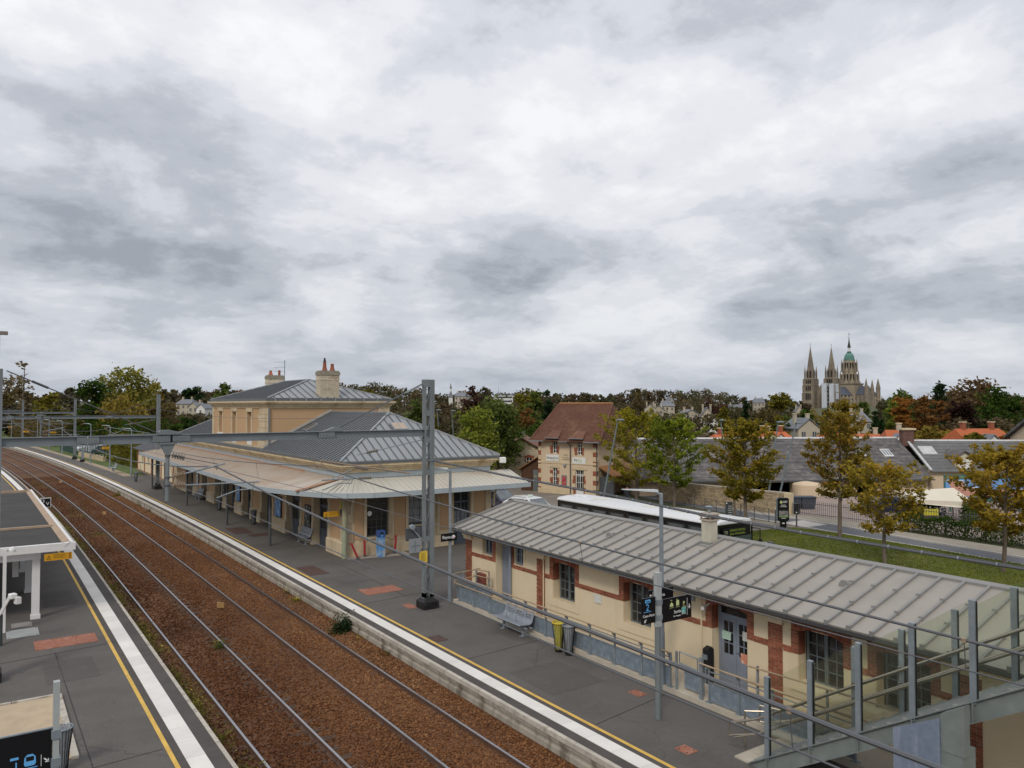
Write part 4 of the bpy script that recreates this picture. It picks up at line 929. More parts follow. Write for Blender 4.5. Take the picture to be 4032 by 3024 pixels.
for z, l in ((11.0, .9), (10.55, .9), (10.25, .85)):
    b = obj('boom', MB().bar((20.45, 62.0, z), (20.4-l*.82, 62.0+l*.57, z), .02, .02), M_galv, ant)
    e = MB()
    for i in range(5): f = i/5; p = Vector((20.4-l*.82*f, 62+l*.57*f, z)); e.bar(p-Vector((.1, .14, 0)), p+Vector((.1, .14, 0)), .012, .012)
    obj('elements', e, M_galv, b)
# ------------------------------------------------------------- platform canopy
cano = thing('platform_canopy', 'wide beige sheet metal canopy wrapping the station with grey fascia', 'canopy', (13.4, 55, 0))
edge = [(11.85, 75.6), (11.85, 41.6), (12.0, 40.2), (12.35, 38.6), (12.9, 37.0), (13.6, 35.6), (14.5, 34.65), (15.6, 34.15), (17.0, 34.0), (24.75, 34.0)]
wallp = [(14.87, 75.6), (14.87, 41.6), (14.87, 40.2), (14.87, 38.6), (14.87, 37.2), (14.87, 35.97), (15.3, 35.97), (15.9, 35.97), (17.0, 35.97), (24.75, 35.97)]
EZC, WZC = 3.24, 3.86
for i in range(len(edge)-1):
    a, b, c, d = edge[i], edge[i+1], wallp[i+1], wallp[i]
    obj('roof_sheet', MB().add([(*a, EZC), (*b, EZC), (*c, WZC), (*d, WZC), (*a, EZC-.05), (*b, EZC-.05), (*c, WZC-.05), (*d, WZC-.05)], [(0,1,2,3),(7,6,5,4),(0,4,5,1),(1,5,6,2),(2,6,7,3),(3,7,4,0)]), M_canopy if i < 4 else M_canopy2, cano)
    v = (Vector((b[0]-a[0], b[1]-a[1], 0))).normalized(); nn = Vector((v.y, -v.x, 0))
    if nn.dot(Vector((-1, -1, 0))) < 0: nn = -nn
    P = [Vector((*a, 0)), Vector((*b, 0))]
    obj('fascia', MB().add([P[0]+Vector((0,0,3.06)), P[1]+Vector((0,0,3.06)), P[1]+Vector((0,0,3.30)), P[0]+Vector((0,0,3.30)), P[0]+nn*.06+Vector((0,0,3.06)), P[1]+nn*.06+Vector((0,0,3.06)), P[1]+nn*.06+Vector((0,0,3.30)), P[0]+nn*.06+Vector((0,0,3.30))], [(0,1,2,3),(7,6,5,4),(0,4,5,1),(1,5,6,2),(2,6,7,3),(3,7,4,0)]), M_fascia, cano)
y = 75.4; rib_me = MB().bar((0, 0, 0), (14.87-11.85, 0, WZC-EZC), .05, .035).mesh('roof_rib')
while y > 41.7: shared(cano, 'roof_rib', rib_me, M_canopy, (11.86, y, EZC+.012)); y -= .30
x = 24.6; rib2 = MB().bar((0, 0, 0), (0, 35.97-34.0, WZC-EZC), .05, .035).mesh('roof_rib')
while x > 17.1: shared(cano, 'roof_rib', rib2, M_canopy2, (x, 34.02, EZC+.012)); x -= .30
for i in range(1, 8):
    (a, b, c, d) = edge[i], edge[i+1], wallp[i+1], wallp[i]
    n = max(2, int(math.hypot(b[0]-a[0], b[1]-a[1])/.3))
    for k in range(n):
        f = (k+.5)/n; p = Vector((a[0]+(b[0]-a[0])*f, a[1]+(b[1]-a[1])*f, EZC+.012)); q = Vector((d[0]+(c[0]-d[0])*f, d[1]+(c[1]-d[1])*f, WZC+.012))
        obj('roof_rib', MB().bar(p, p.lerp(q, .97), .05, .035), M_canopy if i < 4 else M_canopy2, cano)
obj('hip_flashing', MB().bar((12.75, 37.0, EZC+.06), (14.87, 36.2, WZC+.05), .28, .05), M_rustflash, cano)
obj('wall_flashing', MB().box(14.72, 41.6, 3.80, 14.86, 75.5, 3.90), M_rustflash, cano)
obj('edge_gutter', MB().box(11.86, 41.6, 3.22, 11.98, 75.5, 3.27), M_rustflash, cano)
sn = MB().box(-.03, -.03, 0, .03, .03, .07).mesh('snow_guard')
for i in range(60): shared(cano, 'snow_guard', sn, M_canopy, (12.75, 43+i*.4, EZC+.19))
for y in (41.25, 49.9, 61.2, 69.5, 75.2): obj('post', MB().cyl(12.85, y, 0, 3.35, .075, 12), M_iron, cano)
for y in (41.25, 49.9, 61.2, 69.5, 75.2, 45.5, 55.5, 65.3): obj('beam', MB().bar((11.9, y+.2, 3.1), (14.88, y+.2, 3.6), .12, .16), M_soffit, cano)
for x in (15.2, 23.65): obj('bracket', MB().tube([(x, 35.95, 1.9), (x, 35.9, 2.5), (x, 35.6, 2.95), (x, 35.1, 3.15), (x, 34.3, 3.2)], .06, 8), mat('cream_iron', (.55, .48, .34), .6, var=.1), cano)
# things under the canopy and round the corner
dp = tag(obj('corner_downpipe', MB().cyl(14.78, 35.75, 0, 3.3, .13, 12), mat('mossy_post', (.30, .33, .23), .85, var=.2, scale=3, col2=(.30, .20, .10), scale2=2, amt2=.35, streak=True)), 'stained green drainpipe on the near corner of the station', 'drainpipe')
struct('pale_apron', MB().quad((14.7, 35.9, .006), (14.9, 35.3, .006), (17.9, 34.75, .006), (18.1, 35.9, .006)), mat('apron_concrete', (.33, .29, .255), .9, var=.18, scale=3))
tv = thing('ticket_machine', 'blue ticket validating post standing against the station end wall', 'ticket machine', (16.45, 35.25, 0))
M_bluep = mat('light_blue_panel', (.10, .27, .55), .5, var=.25, scale=4, col2=(.45, .50, .52), scale2=3, amt2=.35); M_dblue = mat('deep_blue', (.035, .085, .25), .5)
obj('body', MB().prism([(35.05, 0), (35.35, 0), (35.35, 1.28), (35.1, 1.28), (35.05, 1.15)], 16.28, 16.62, 'x'), M_bluep, tv); obj('head', MB().box(16.26, 35.03, .98, 16.64, 35.36, 1.3), M_dblue, tv, bevel=.02)
obj('screen', MB().box(16.36, 35.02, 1.12, 16.52, 35.03, 1.22), M_pane, tv); obj('dial', MB().cyl(0, 0, 0, .015, .06, 12), M_bluep, tv).matrix_parent_inverse = wm(tv).inverted() @ Matrix.Translation((16.45, 35.03, 1.05)) @ Matrix.Rotation(R(90), 4, 'X')
M_redpost = mat('red_post', (.34, .022, .03), .6, var=.2, scale=6)
for i, (x, y, dx, lab) in enumerate(((15.05, 35.3, .3, 'tilted red post leaning at the station corner drainpipe'), (15.8, 35.6, .03, 'upright red post left of the blue ticket machine'), (17.35, 35.5, .06, 'slightly bent red post right of the blue ticket machine'))):
    p = thing('red_post', lab, 'post', (x, y, 0))
    a = (x+.22, y-.05, .06) if i == 0 else (x, y, 0); b = (x-.08, y+.05, .78) if i == 0 else ((x-.03, y, .82) if i == 1 else (x+.08, y, .92))
    mid = Vector(a).lerp(Vector(b), .5)+Vector((.03 if i == 2 else 0, 0, 0))
    obj('tube', MB().tube([a, mid, b], .055, 10), M_redpost, p)
    obj('foot', MB().cyl(a[0], a[1], 0, .1, .08, 8), M_iron, p)
clk = tag(obj('round_sign', MB().lathe(0, 0, [(.12, 0), (.125, .02), (.10, .03)], 16), M_white), 'small round white disc on the dark station window', 'disc'); clk.location = (16.2, 35.98, 2.05); clk.rotation_euler = (R(90), 0, 0)
def poster(y0, y1, z0, z1, m, lab, strip=None):
    t = thing('poster_frame', lab, 'poster', (14.85, (y0+y1)/2, z0))
    obj('frame', MB().box(14.80, y0, z0, 14.87, y1, z1), M_black, t); obj('sheet', MB().box(14.795, y0+.05, z0+.05, 14.80, y1-.05, z1-.05), m, t)
    if strip: obj('title_strip', MB().box(14.793, y0+.05, z1-.05-(z1-z0)*.35, 14.795, y1-.05, z1-.06), strip, t)
M_pbw = mat('black_white_print', (.03, .03, .03), .6, var=.2, scale=7, col2=(.6, .6, .58), scale2=6, amt2=.3)
M_pbl = mat('blue_print', (.10, .28, .60), .5, var=.3, scale=3, col2=(.45, .55, .65), scale2=3, amt2=.3)
poster(40.55, 41.45, .85, 2.05, M_pbw, 'black and white poster beside the nearest platform bench')
poster(45.5, 46.6, .8, 2.05, M_pbl, 'blue topped poster on the pier right of the second canopy post', M_pbl)
poster(54.2, 55.1, .85, 2.0, M_pbl, 'blue poster on the station wall behind the mesh bins', M_pbl)
poster(58.2, 58.9, .85, 2.0, M_pbw, 'dark portrait poster behind the third canopy post')
poster(66.4, 67.2, .95, 2.1, M_paper, 'pale timetable poster near the far bench under the canopy', M_white)
def screen(x, y, lab, w=1.3):
    t = thing('display_screen', lab, 'screen', (x, y, 2.6))
    obj('housing', MB().box(x-.55, y-.06, 2.45, x+.55, y+.06, 2.92), M_black, t, bevel=.015); obj('hanger', MB().cyl(x-.3, y, 2.92, 3.3, .02, 6).cyl(x+.3, y, 2.92, 3.35, .02, 6), M_iron, t); obj('glass', MB().box(x-.5, y-.068, 2.5, x+.5, y-.062, 2.87), M_pane, t)
screen(13.9, 43.2, 'black departure screen hanging under the rounded canopy corner')
screen(13.7, 60.2, 'black departure screen hanging under the far end of the canopy')
# small cream and brick outbuilding at the far end of the platform
an = thing('end_pavilion', 'small cream pavilion with red brick trim and slate roof at the far platform end', 'building', (18, 88, 0))
AY0, AY1, AX = 78.6, 98.8, 15.3
aw = [(82, 83.2), (86.5, 88), (91.5, 92.5), (95, 96)]
obj('wall', wall_open('x', AX, .3, AY0, AY1, 0, 2.6, [(a, b, .1 if i == 1 else .9, 2.1) for i, (a, b) in enumerate(aw)]), M_cream, an); obj('wall', MB().box(AX+.3, AY0, 0, 21, AY0+.3, 2.6).box(AX+.3, AY1-.3, 0, 21, AY1, 2.6), M_cream, an)
for y in (AY0, 81.3, 84.5, 89.8, 94, AY1-.35): obj('brick_pier', MB().box(AX-.05, y, 0, AX, y+.35, 2.6), M_brick_far, an)
for a, b in zip([AY0+.35, 81.65, 84.85, 90.15, 94.35], [81.3, 84.5, 89.8, 94, AY1-.35]): obj('brick_band', MB().box(AX-.03, a, 1.75, AX, b, 1.95), M_brick_far, an)
for a, b in aw: obj('window', MB().box(AX+.15, a, .1, AX+.2, b, 2.1), M_greengrey, an)
obj('plinth', MB().box(AX-.25, AY0-.2, 0, AX, AY1+.2, .12), mat('brown_apron', (.22, .15, .10), .9, var=.2, scale=2), an)
M_slate = mat('slate', (.085, .09, .10), .7, var=.22, scale=2.5, bump=.3, bscale=12)
roof_plane(an, [(AX-.5, AY0-.5, 2.5), (AX-.5, AY1+.5, 2.5), (18.1, AY1-2.4, 4.2), (18.1, AY0+2.4, 4.2)], (0, 1, 0), 1.4, M_slate, M_slate)
roof_plane(an, [(AX-.5, AY1+.5, 2.5), (21.5, AY1+.5, 2.5), (18.1, AY1-2.4, 4.2)], (1, 0, 0), 1.4, M_slate, M_slate)
roof_plane(an, [(AX-.5, AY0-.5, 2.5), (21.5, AY0-.5, 2.5), (18.1, AY0+2.4, 4.2)], (1, 0, 0), 1.4, M_slate, M_slate)
roof_plane(an, [(21.5, AY0-.5, 2.5), (21.5, AY1+.5, 2.5), (18.1, AY1-2.4, 4.2), (18.1, AY0+2.4, 4.2)], (0, 1, 0), 1.4, M_slate, M_slate)
fl = thing('floodlight', 'white square floodlight on the end corner of the station cornice', 'floodlight', (23.9, 35.7, 4.3))
obj('lamp_box', MB().cbox((23.95, 35.5, 4.45), (.36, .22, .32), R(-20)), M_white, fl, bevel=.04); obj('bracket', MB().bar((23.75, 35.7, 4.45), (23.9, 35.6, 4.45), .04, .04), M_iron, fl)
# ------------------------------------------------------------- overhead line equipment
M_mast = mat('mast_steel', (.20, .225, .235), .55, metal=.25, var=.12, scale=2.5, col2=(.15, .155, .15), scale2=1.2, amt2=.25, streak=True)
M_beam = mat('beam_steel', (.20, .225, .245), .55, metal=.25, var=.12, scale=2)
M_black_foot = mat('bitumen_black', (.012, .011, .012), .6, var=.4, scale=6, col2=(.09, .085, .08), scale2=6, amt2=.12)
M_insul = mat('insulator_ceramic', (.19, .17, .15), .35, var=.15, scale=8)
M_insul2 = mat('insulator_brown', (.30, .22, .15), .4, var=.25, scale=8)
M_wire = mat('wire_metal', (.115, .12, .13), .5, metal=.3, var=.05)
M_feeder = mat('feeder_cable', (.10, .105, .115), .5, var=.1)
M_sign_y = mat('yellow_sign', (.62, .31, .012), .5, var=.06, scale=3)
M_sign_b = mat('black_sign', (.006, .006, .008), .35, var=.1)
M_txt_w = mat('white_lettering', (.80, .80, .80), .5, var=.02)
M_txt_bl = mat('blue_lettering', (.13, .42, .80), .5, var=.02)
M_txt_k = mat('black_lettering', (.015, .013, .01), .6, var=.02)
M_txt_gr = mat('lime_lettering', (.55, .62, .28), .5, var=.02)
def insul(parent, a, b, m, n=6, r=.10, core=.035):
    a, b = Vector(a), Vector(b); pts, rs = [], []
    for i in range(n):
        for f, rr in ((.05, core), (.3, core), (.4, r), (.62, r*.9), (.7, core), (.95, core)): pts.append(a.lerp(b, (i+f)/n)); rs.append(rr)
    return obj('insulator', MB().tube(pts, rs, 12), m, parent, smooth=False)
def foot(parent, x, y, s=.62):
    m = MB(); m.box(x-s/2, y-s/2, -.01, x+s/2, y+s/2, .26)
    a, b = s/2, s/2-.16
    m.add([(x-a, y-a, .26), (x+a, y-a, .26), (x+a, y+a, .26), (x-a, y+a, .26), (x-b, y-b, .40), (x+b, y-b, .40), (x+b, y+b, .40), (x-b, y+b, .40)], [(0,1,5,4),(1,2,6,5),(2,3,7,6),(3,0,4,7),(4,5,6,7)])
    m.box(x-.2, y-.1, .40, x-.08, y+.1, .56); m.box(x+.04, y-.1, .40, x+.24, y+.1, .5)
    return obj('footing', m, M_black_foot, parent)
def mast(x, y, h, label, z0=0.0, lattice=True):
    t = thing('catenary_mast', label, 'mast', (x, y, z0), group=None)
    if lattice:
        obj('channel', MB().box(x-.20, y-.10, z0+.1, x-.155, y+.10, h-.15).box(x-.155, y-.10, z0+.1, x-.12, y-.085, h-.15).box(x-.155, y+.085, z0+.1, x-.12, y+.10, h-.15), M_mast, t)
        obj('flange', MB().box(x+.03, y-.10, z0+.1, x+.22, y+.10, h), M_mast, t)
        n = int((h-.6)/.55)
        for i in range(n):
            za, zb = z0+.35+i*.55, z0+.35+(i+1)*.55; xa_, xb_ = (x-.15, x+.05) if i % 2 else (x+.05, x-.15)
            obj('lacing_bar', MB().bar((xa_, y-.092, za), (xb_, y-.092, zb), .012, .035, (0, 1, 0)), M_mast, t)
        for z in (2.45, 4.9, 6.1, 7.1): obj('batten_plate', MB().box(x-.16, y-.106, z, x+.04, y-.094, z+.2), M_mast, t)
        obj('head', MB().box(x-.22, y-.11, h-.28, x+.03, y+.11, h), M_mast, t)
    else:
        obj('channel', MB().box(x-.17, y-.1, z0+.1, x-.05, y+.1, h), M_mast, t); obj('flange', MB().box(x-.05, y-.08, z0+.1, x+.15, y+.08, h), M_mast, t)
        obj('arm', MB().bar((x-.05, y, h-.05), (x-.55, y-.1, h+.05), .05, .05), M_mast, t)
    foot(t, x, y)
    return t
PY = [25.4, 74.6, 122.0, 171.0]
MASTS = []
labs = ['tall lattice catenary mast with yellow plate on the platform before the station', 'grey catenary mast standing in front of the station canopy end', 'grey catenary mast on a black footing beside the narrow far platform', 'most distant catenary mast at the far end of the platform']
beams = ['steel portal beam crossing both tracks at the near lattice mast', 'second steel portal beam crossing the tracks by the station canopy end', 'third steel portal beam over the far tracks', 'farthest thin portal beam over the tracks']
for i, y in enumerate(PY):
    xm_ = 13.78 if i == 0 else 13.75+off(y); xl = .5+off(y)
    mt = mast(xm_, y, 8.45, labs[i], lattice=(i == 0)); MASTS.append(mt)
    bt = thing('portal_beam', beams[i], 'beam', (xm_, y, 6.3))
    segs = [xl, 2.6+off(y), 4.6+off(y), 5.1+off(y), 9.8+off(y), xm_]
    for k in range(len(segs)-1):
        a, b = segs[k], segs[k+1]
        obj('beam_section', MB().box(a+.01, y-.09, 6.58, b-.01, y+.09, 6.60).box(a+.01, y-.09, 6.34, b-.01, y+.09, 6.36).box(a+.01, y-.012, 6.36, b-.01, y+.012, 6.58), M_beam, bt)
    for xs in segs[1:-1]:
        sp = obj('splice_plate', MB().box(xs-.28, y-.1, 6.38, xs+.28, y-.094, 6.56), M_mast, bt)
        if i == 0:
            bo = MB()
            for kx in range(8):
                for kz in (6.42, 6.47, 6.52): bo.box(xs-.24+kx*.065, y-.108, kz-.008, xs-.225+kx*.065, y-.1, kz+.008)
            obj('bolts', bo, M_iron, sp)
    if i == 0:
        for dy in (-.07, .07):
            obj('tie_rod', MB().tube([(xm_-.25, y+dy, 8.28), (10.1, y+dy, 6.64)], .014, 6), M_wire, bt); obj('tie_rod', MB().tube([(xl+.1, y+dy, 8.45), (4.5, y+dy, 6.64)], .014, 6), M_wire, bt)
            obj('turnbuckle', MB().tube([(xm_-.5, y+dy, 8.155), (xm_-.95, y+dy, 7.935)], .03, 6), M_mast, bt); obj('turnbuckle', MB().tube([(xl+.7, y+dy, 8.17), (xl+1.1, y+dy, 7.985)], .035, 6), M_iron, bt)
        obj('tie_lug', MB().prism([(9.7, 6.60), (10.4, 6.60), (10.35, 6.72), (10.1, 6.74)], y-.1, y+.1, 'y'), M_mast, bt)
    else:
        obj('tie_rod', MB().tube([(xm_-.1, y, 8.2), (10.1+off(y), y, 6.64)], .014, 6), M_wire, bt)
# left-hand mast with its lamp, at the very edge of view
lm = mast(.30, 25.4, 8.5, 'catenary mast on the left platform carrying a lamp at its top'); lm.location = (.30, 25.4, 0)
obj('extension', MB().box(.36, 25.35, 8.45, .44, 25.43, 9.45), M_mast, lm)
obj('lamp_arm', MB().box(.34, 25.3, 9.44, .62, 25.5, 9.53), mat('lamp_housing', (.20, .17, .15), .6, var=.1), lm)
for i in (1, 2):
    y = PY[i]; mast(.42+off(y), y, 8.5, ('left side catenary mast of the second portal', 'left side catenary mast of the third portal')[i-1], lattice=False)
# hanging post and cantilevers
def drop(i):
    y = PY[i]; d = off(y)
    t = thing('drop_post', ('steel drop post hanging from the near portal beam with two insulators', 'drop post hanging from the second portal beam', 'drop post hanging from the third portal beam', 'drop post hanging from the farthest portal beam')[i], 'post', (4.76+d, y, 4.57))
    x = 4.76+d
    obj('tube', MB().cyl(x, y, 4.57, 6.02, .062, 12), M_mast, t)
    obj('head', MB().add([(x-.065, y-.065, 5.98), (x+.065, y-.065, 5.98), (x+.065, y+.065, 5.98), (x-.065, y+.065, 5.98), (x-.2, y-.09, 6.3), (x+.2, y-.09, 6.3), (x+.2, y+.09, 6.3), (x-.2, y+.09, 6.3)], [(0,1,5,4),(1,2,6,5),(2,3,7,6),(3,0,4,7),(4,5,6,7),(3,2,1,0)]).box(x-.25, y-.12, 6.3, x+.25, y+.12, 6.338), M_mast, t)
    obj('clamp', MB().box(x-.30, y-.13, 6.602, x+.36, y+.13, 6.68).prism([(x-.28, 6.68), (x+.3, 6.68), (x+.05, 6.74), (x-.22, 6.73)], y-.1, y+.1, 'y'), M_mast, t)
    for z in (5.94, 5.28, 5.04): obj('collar', MB().cyl(x, y, z-.03, z+.03, .078, 12), M_iron, t)
    c = thing('cantilever', ('cantilever arms with insulators over the left track at the near portal', 'cantilever arms over the left track at the second portal', 'cantilever arms over the left track at the third portal', 'cantilever arms over the left track at the farthest portal')[i], 'cantilever', (x+.08, y, 5.0))
    insul(c, (x+.12, y, 5.965), (x+.50, y, 5.86), M_insul, 5); insul(c, (x+.14, y, 5.30), (x+.52, y, 5.38), M_insul2, 5); insul(c, (x+.14, y, 5.03), (x+.52, y, 5.02), M_insul2, 5)
    obj('tie', MB().tube([(x+.05, y, 5.975), (x+1.48, y, 5.63)], .014, 6), M_wire, c)
    obj('strut', MB().tube([(x+.5, y, 5.375), (x+1.7, y, 5.64)], .028, 8), M_galv, c); obj('strut_root', MB().tube([(x+.06, y, 5.285), (x+.16, y, 5.305)], .025, 8), M_mast, c); obj('tube_root', MB().tube([(x+.06, y, 5.04), (x+.16, y, 5.03)], .025, 8), M_mast, c)
    obj('register_tube', MB().tube([(x+.5, y, 5.02), (x+2.8, y, 5.0)], .024, 8), M_galv, c)
    obj('steady_arm', MB().tube([(x+2.62, y, 4.98), (x+2.6, y, 4.78), (x+2.1, y, 4.77), (x+1.45, y, 4.56)], .02, 8), M_galv, c)
    obj('hanger', MB().tube([(x+1.48, y, 5.6), (x+1.44, y, 5.44)], .025, 6), M_insul2, c)
def canti2(i):
    y = PY[i]; d = off(y); x = 13.58 if i == 0 else 13.6+d
    c = thing('cantilever', ('insulated cantilever reaching from the near lattice mast over the right track', 'cantilever reaching over the right track at the second portal', 'cantilever reaching over the right track at the third portal', 'cantilever reaching over the right track at the farthest portal')[i], 'cantilever', (x, y, 5.0))
    xr = 9.6+d
    def L(f, za, zb): return (x+(xr-x)*f, y, za+(zb-za)*f)
    obj('tie', MB().tube([L(0, 6.22, 5.5), L(.66, 6.22, 5.5)], .018, 6), M_galv, c); insul(c, L(.46, 6.22, 5.5), L(.57, 6.22, 5.5), M_insul, 6, .06)
    obj('strut', MB().tube([L(.14, 4.92, 5.48), L(1.0, 4.80, 5.60)], .026, 8), M_insul2 if i == 0 else M_galv, c); insul(c, L(.55, 4.85, 5.55), L(.68, 4.85, 5.55), M_insul, 6, .065)
    obj('register_tube', MB().tube([L(0, 4.91, 4.93), L(.98, 4.91, 4.93)], .024, 8), M_galv, c); insul(c, L(.52, 4.91, 4.93), L(.65, 4.91, 4.93), M_insul, 6, .065)
    obj('brace', MB().tube([L(.70, 5.26, 5.26), L(.89, 4.96, 4.96)], .016, 6), M_galv, c); obj('brace', MB().tube([L(.55, 5.75, 5.75), L(.36, 5.10, 5.10)], .016, 6), M_galv, c)
    obj('steady_arm', MB().tube([L(.70, 4.9, 4.9), L(.71, 4.76, 4.76), L(.83, 4.79, 4.79), L(.98, 4.58, 4.58)], .018, 8), M_galv, c)
    obj('hanger', MB().tube([L(.985, 5.56, 5.56), L(1.0, 5.40, 5.40)], .022, 6), M_insul2, c)
for i in range(4): drop(i); canti2(i)
# contact lines: messenger, contact wire and droppers for each track
def line(xc, name_lab, zs, zm, cz, rm, rc):
    t = thing('overhead_line', name_lab, 'overhead wire', (xc, 25.4, 5.0))
    sup = [-23.5] + PY + [220.0, 268.0]
    mp, cp_ = [], []
    for a, b in zip(sup, sup[1:]):
        for k in range(9 if a < 75 else 7):
            n = 9 if a < 75 else 7; f = k/n; y = a+(b-a)*f; s = (2*f-1)**2
            mp.append((xc+off(y), y, zm+(zs-zm)*s)); cp_.append((xc+off(y)+.12*math.sin(y*.064), y, cz+.12*s))
    obj('messenger_wire', MB().tube(mp, rm, 6), M_wire, t); obj('contact_wire', MB().tube(cp_, rc, 6), M_wire, t)
    for a, b in zip(sup[:4], sup[1:5]):
        for k in range(1, 7):
            f = k/7; y = a+(b-a)*f
            if y < 1: continue
            s = (2*f-1)**2
            dr = obj('dropper', MB().tube([(xc+off(y), y, zm+(zs-zm)*s), (xc+off(y)+.12*math.sin(y*.064), y, cz+.12*s)], .006, 5), M_wire, t)
            obj('dropper_clip', MB().cbox((xc+off(y), y, zm+(zs-zm)*s), (.04, .05, .05)), M_insul2, dr)
    return t
line(6.2, 'heavy overhead line above the left track', 5.55, 4.66, 4.32, .024, .010)
line(9.5, 'overhead line above the right track', 5.42, 4.74, 4.40, .018, .009)
fd = thing('feeder_cable', 'thick grey feeder cable with spacer rings running from the lattice mast to the right', 'cable', (14.0, 25.2, 5.4))
fp = [(14.0, 25.35, 5.40), (14.0, 22.4, 5.30), (14.0, 20.4, 5.21), (14.0, 15.6, 5.07), (14.0, 12.1, 4.91), (14.0, 9.5, 4.86), (14.0, 7.4, 4.845), (14.0, 5.6, 4.835), (14.0, 2, 4.83), (14.0, -4, 4.86)]
obj('cable', MB().tube(fp, .026, 10), M_feeder, fd); obj('carrier_wire', MB().tube([(p[0], p[1], p[2]+.035) for p in fp], .007, 6), M_wire, fd)
for k in range(40):
    y = 24.6-k*.62; 
    for p, q in zip(fp, fp[1:]):
        if q[1] <= y <= p[1]:
            f = (p[1]-y)/(p[1]-q[1]); z = p[2]+(q[2]-p[2])*f; obj('spacer', MB().tube([(14.0, y-.012, z+.004), (14.0, y+.012, z+.004)], .038, 10), M_galv, fd)
obj('bracket', MB().box(13.7, 25.28, 5.42, 14.25, 25.32, 5.46), M_mast, fd)
ry = thing('return_wire', 'thin return wire strung along the platform masts', 'wire', (13.2, 25.4, 7.2))
obj('wire', MB().tube([(13.4+off(y), y, 7.2-.5*(1-((2*(((y-25.4) % 48.8)/48.8))-1)**2)) for y in range(26, 220, 6)], .012, 6), M_wire, ry)
ry2 = thing('return_wire', 'thin return wire strung along the masts of the left platform', 'wire', (.6, 25.4, 6.9))
obj('wire', MB().tube([(.7+off(y), y, 6.9-.4*(1-((2*(((y-25.4) % 48.8)/48.8))-1)**2)) for y in range(26, 220, 6)], .012, 6), M_wire, ry2)
# plates and gear on the near mast
yp = thing('warning_plate', 'yellow rectangular notice plate on the lattice mast', 'sign', (13.5, 25.25, 1.7))
obj('plate', MB().box(13.33, 25.2, 1.72, 13.66, 25.21, 2.14), mat('pale_yellow_sign', (.72, .50, .06), .5, var=.06), yp)
for k in range(8): obj('text_line', MB().box(13.38, 25.195, 2.06-k*.038, 13.60-(k % 3)*.03, 25.199, 2.068-k*.038), M_txt_k, yp)
mg = thing('mirror_arm', 'grey camera arm and back panel fixed to the lattice mast', 'camera', (13.2, 25.3, 2.5))
obj('panel', MB().box(12.9, 25.18, 2.12, 13.37, 25.21, 2.63), mat('panel_back', (.30, .32, .345), .5, metal=.3, var=.06), mg); obj('panel_rib', MB().box(12.98, 25.165, 2.36, 13.4, 25.18, 2.39).box(13.12, 25.163, 2.17, 13.15, 25.179, 2.58), M_galv, mg)
obj('arm', MB().bar((13.05, 25.25, 3.0), (13.5, 25.3, 2.5), .07, .05), M_galv, mg); hd = obj('camera_head', MB().lathe(0, 0, [(.10, -.06), (.10, .06), (.07, .07)], 14), M_galv, mg); hd.matrix_parent_inverse = wm(mg).inverted() @ Matrix.Translation((13.03, 25.2, 3.05)) @ Matrix.Rotation(R(90), 4, 'X')
obj('screen_box', MB().box(12.84, 25.3, 2.55, 13.42, 25.36, 3.0), M_iron, mg)
# ------------------------------------------------------------- lamps
def lamp(x, y, label, h=5.0, arm=.75):
    t = thing('platform_lamp', label, 'lamp post', (x, y, 0), group='slim platform lamps')
    obj('pole', MB().tube([(x, y, 0), (x, y, 2.4), (x, y, h)], [.085, .06, .05], 10), M_galv, t); obj('sleeve', MB().cyl(x, y, 0, 1.5, .09, 10, .075), M_galv, t)
    obj('arm', MB().tube([(x, y, h-.03), (x-.14, y+.08, h+.02)], .035, 8), M_galv, t)
    obj('lamp_head', MB().add([(x-.1, y-.0, h+.03), (x-.1, y+.18, h+.03), (x-arm, y+.46, h+.12), (x-arm, y+.38, h+.12), (x-.1, y, h+.10), (x-.1, y+.18, h+.10), (x-arm, y+.46, h+.14), (x-arm, y+.38, h+.14)], [(0,1,2,3),(4,5,6,7),(0,1,5,4),(1,2,6,5),(2,3,7,6),(3,0,4,7)]), mat('lamp_white', (.62, .66, .68), .4, var=.03), t)
    return t
lamp(14.87, 25.63, 'slim platform lamp carrying the black station name board')
lamp(14.97, 14.64, 'slim platform lamp behind the black direction signs', 5.15, 1.0)
flabs = ['platform lamp beside the small far pavilion', 'platform lamp with yellow sign by the far bench', 'platform lamp in front of the white van', 'platform lamp left of the parked van', 'fifth platform lamp along the far platform', 'sixth platform lamp along the far platform', 'most distant platform lamp']
for (x, y), l in zip([(13.0, 87.9), (12.78, 102), (11.97, 113.4), (10.61, 137.4), (9.6, 149), (8.56, 160.5), (6.0, 205)], flabs): lamp(x, y, l, 5.0, .85)
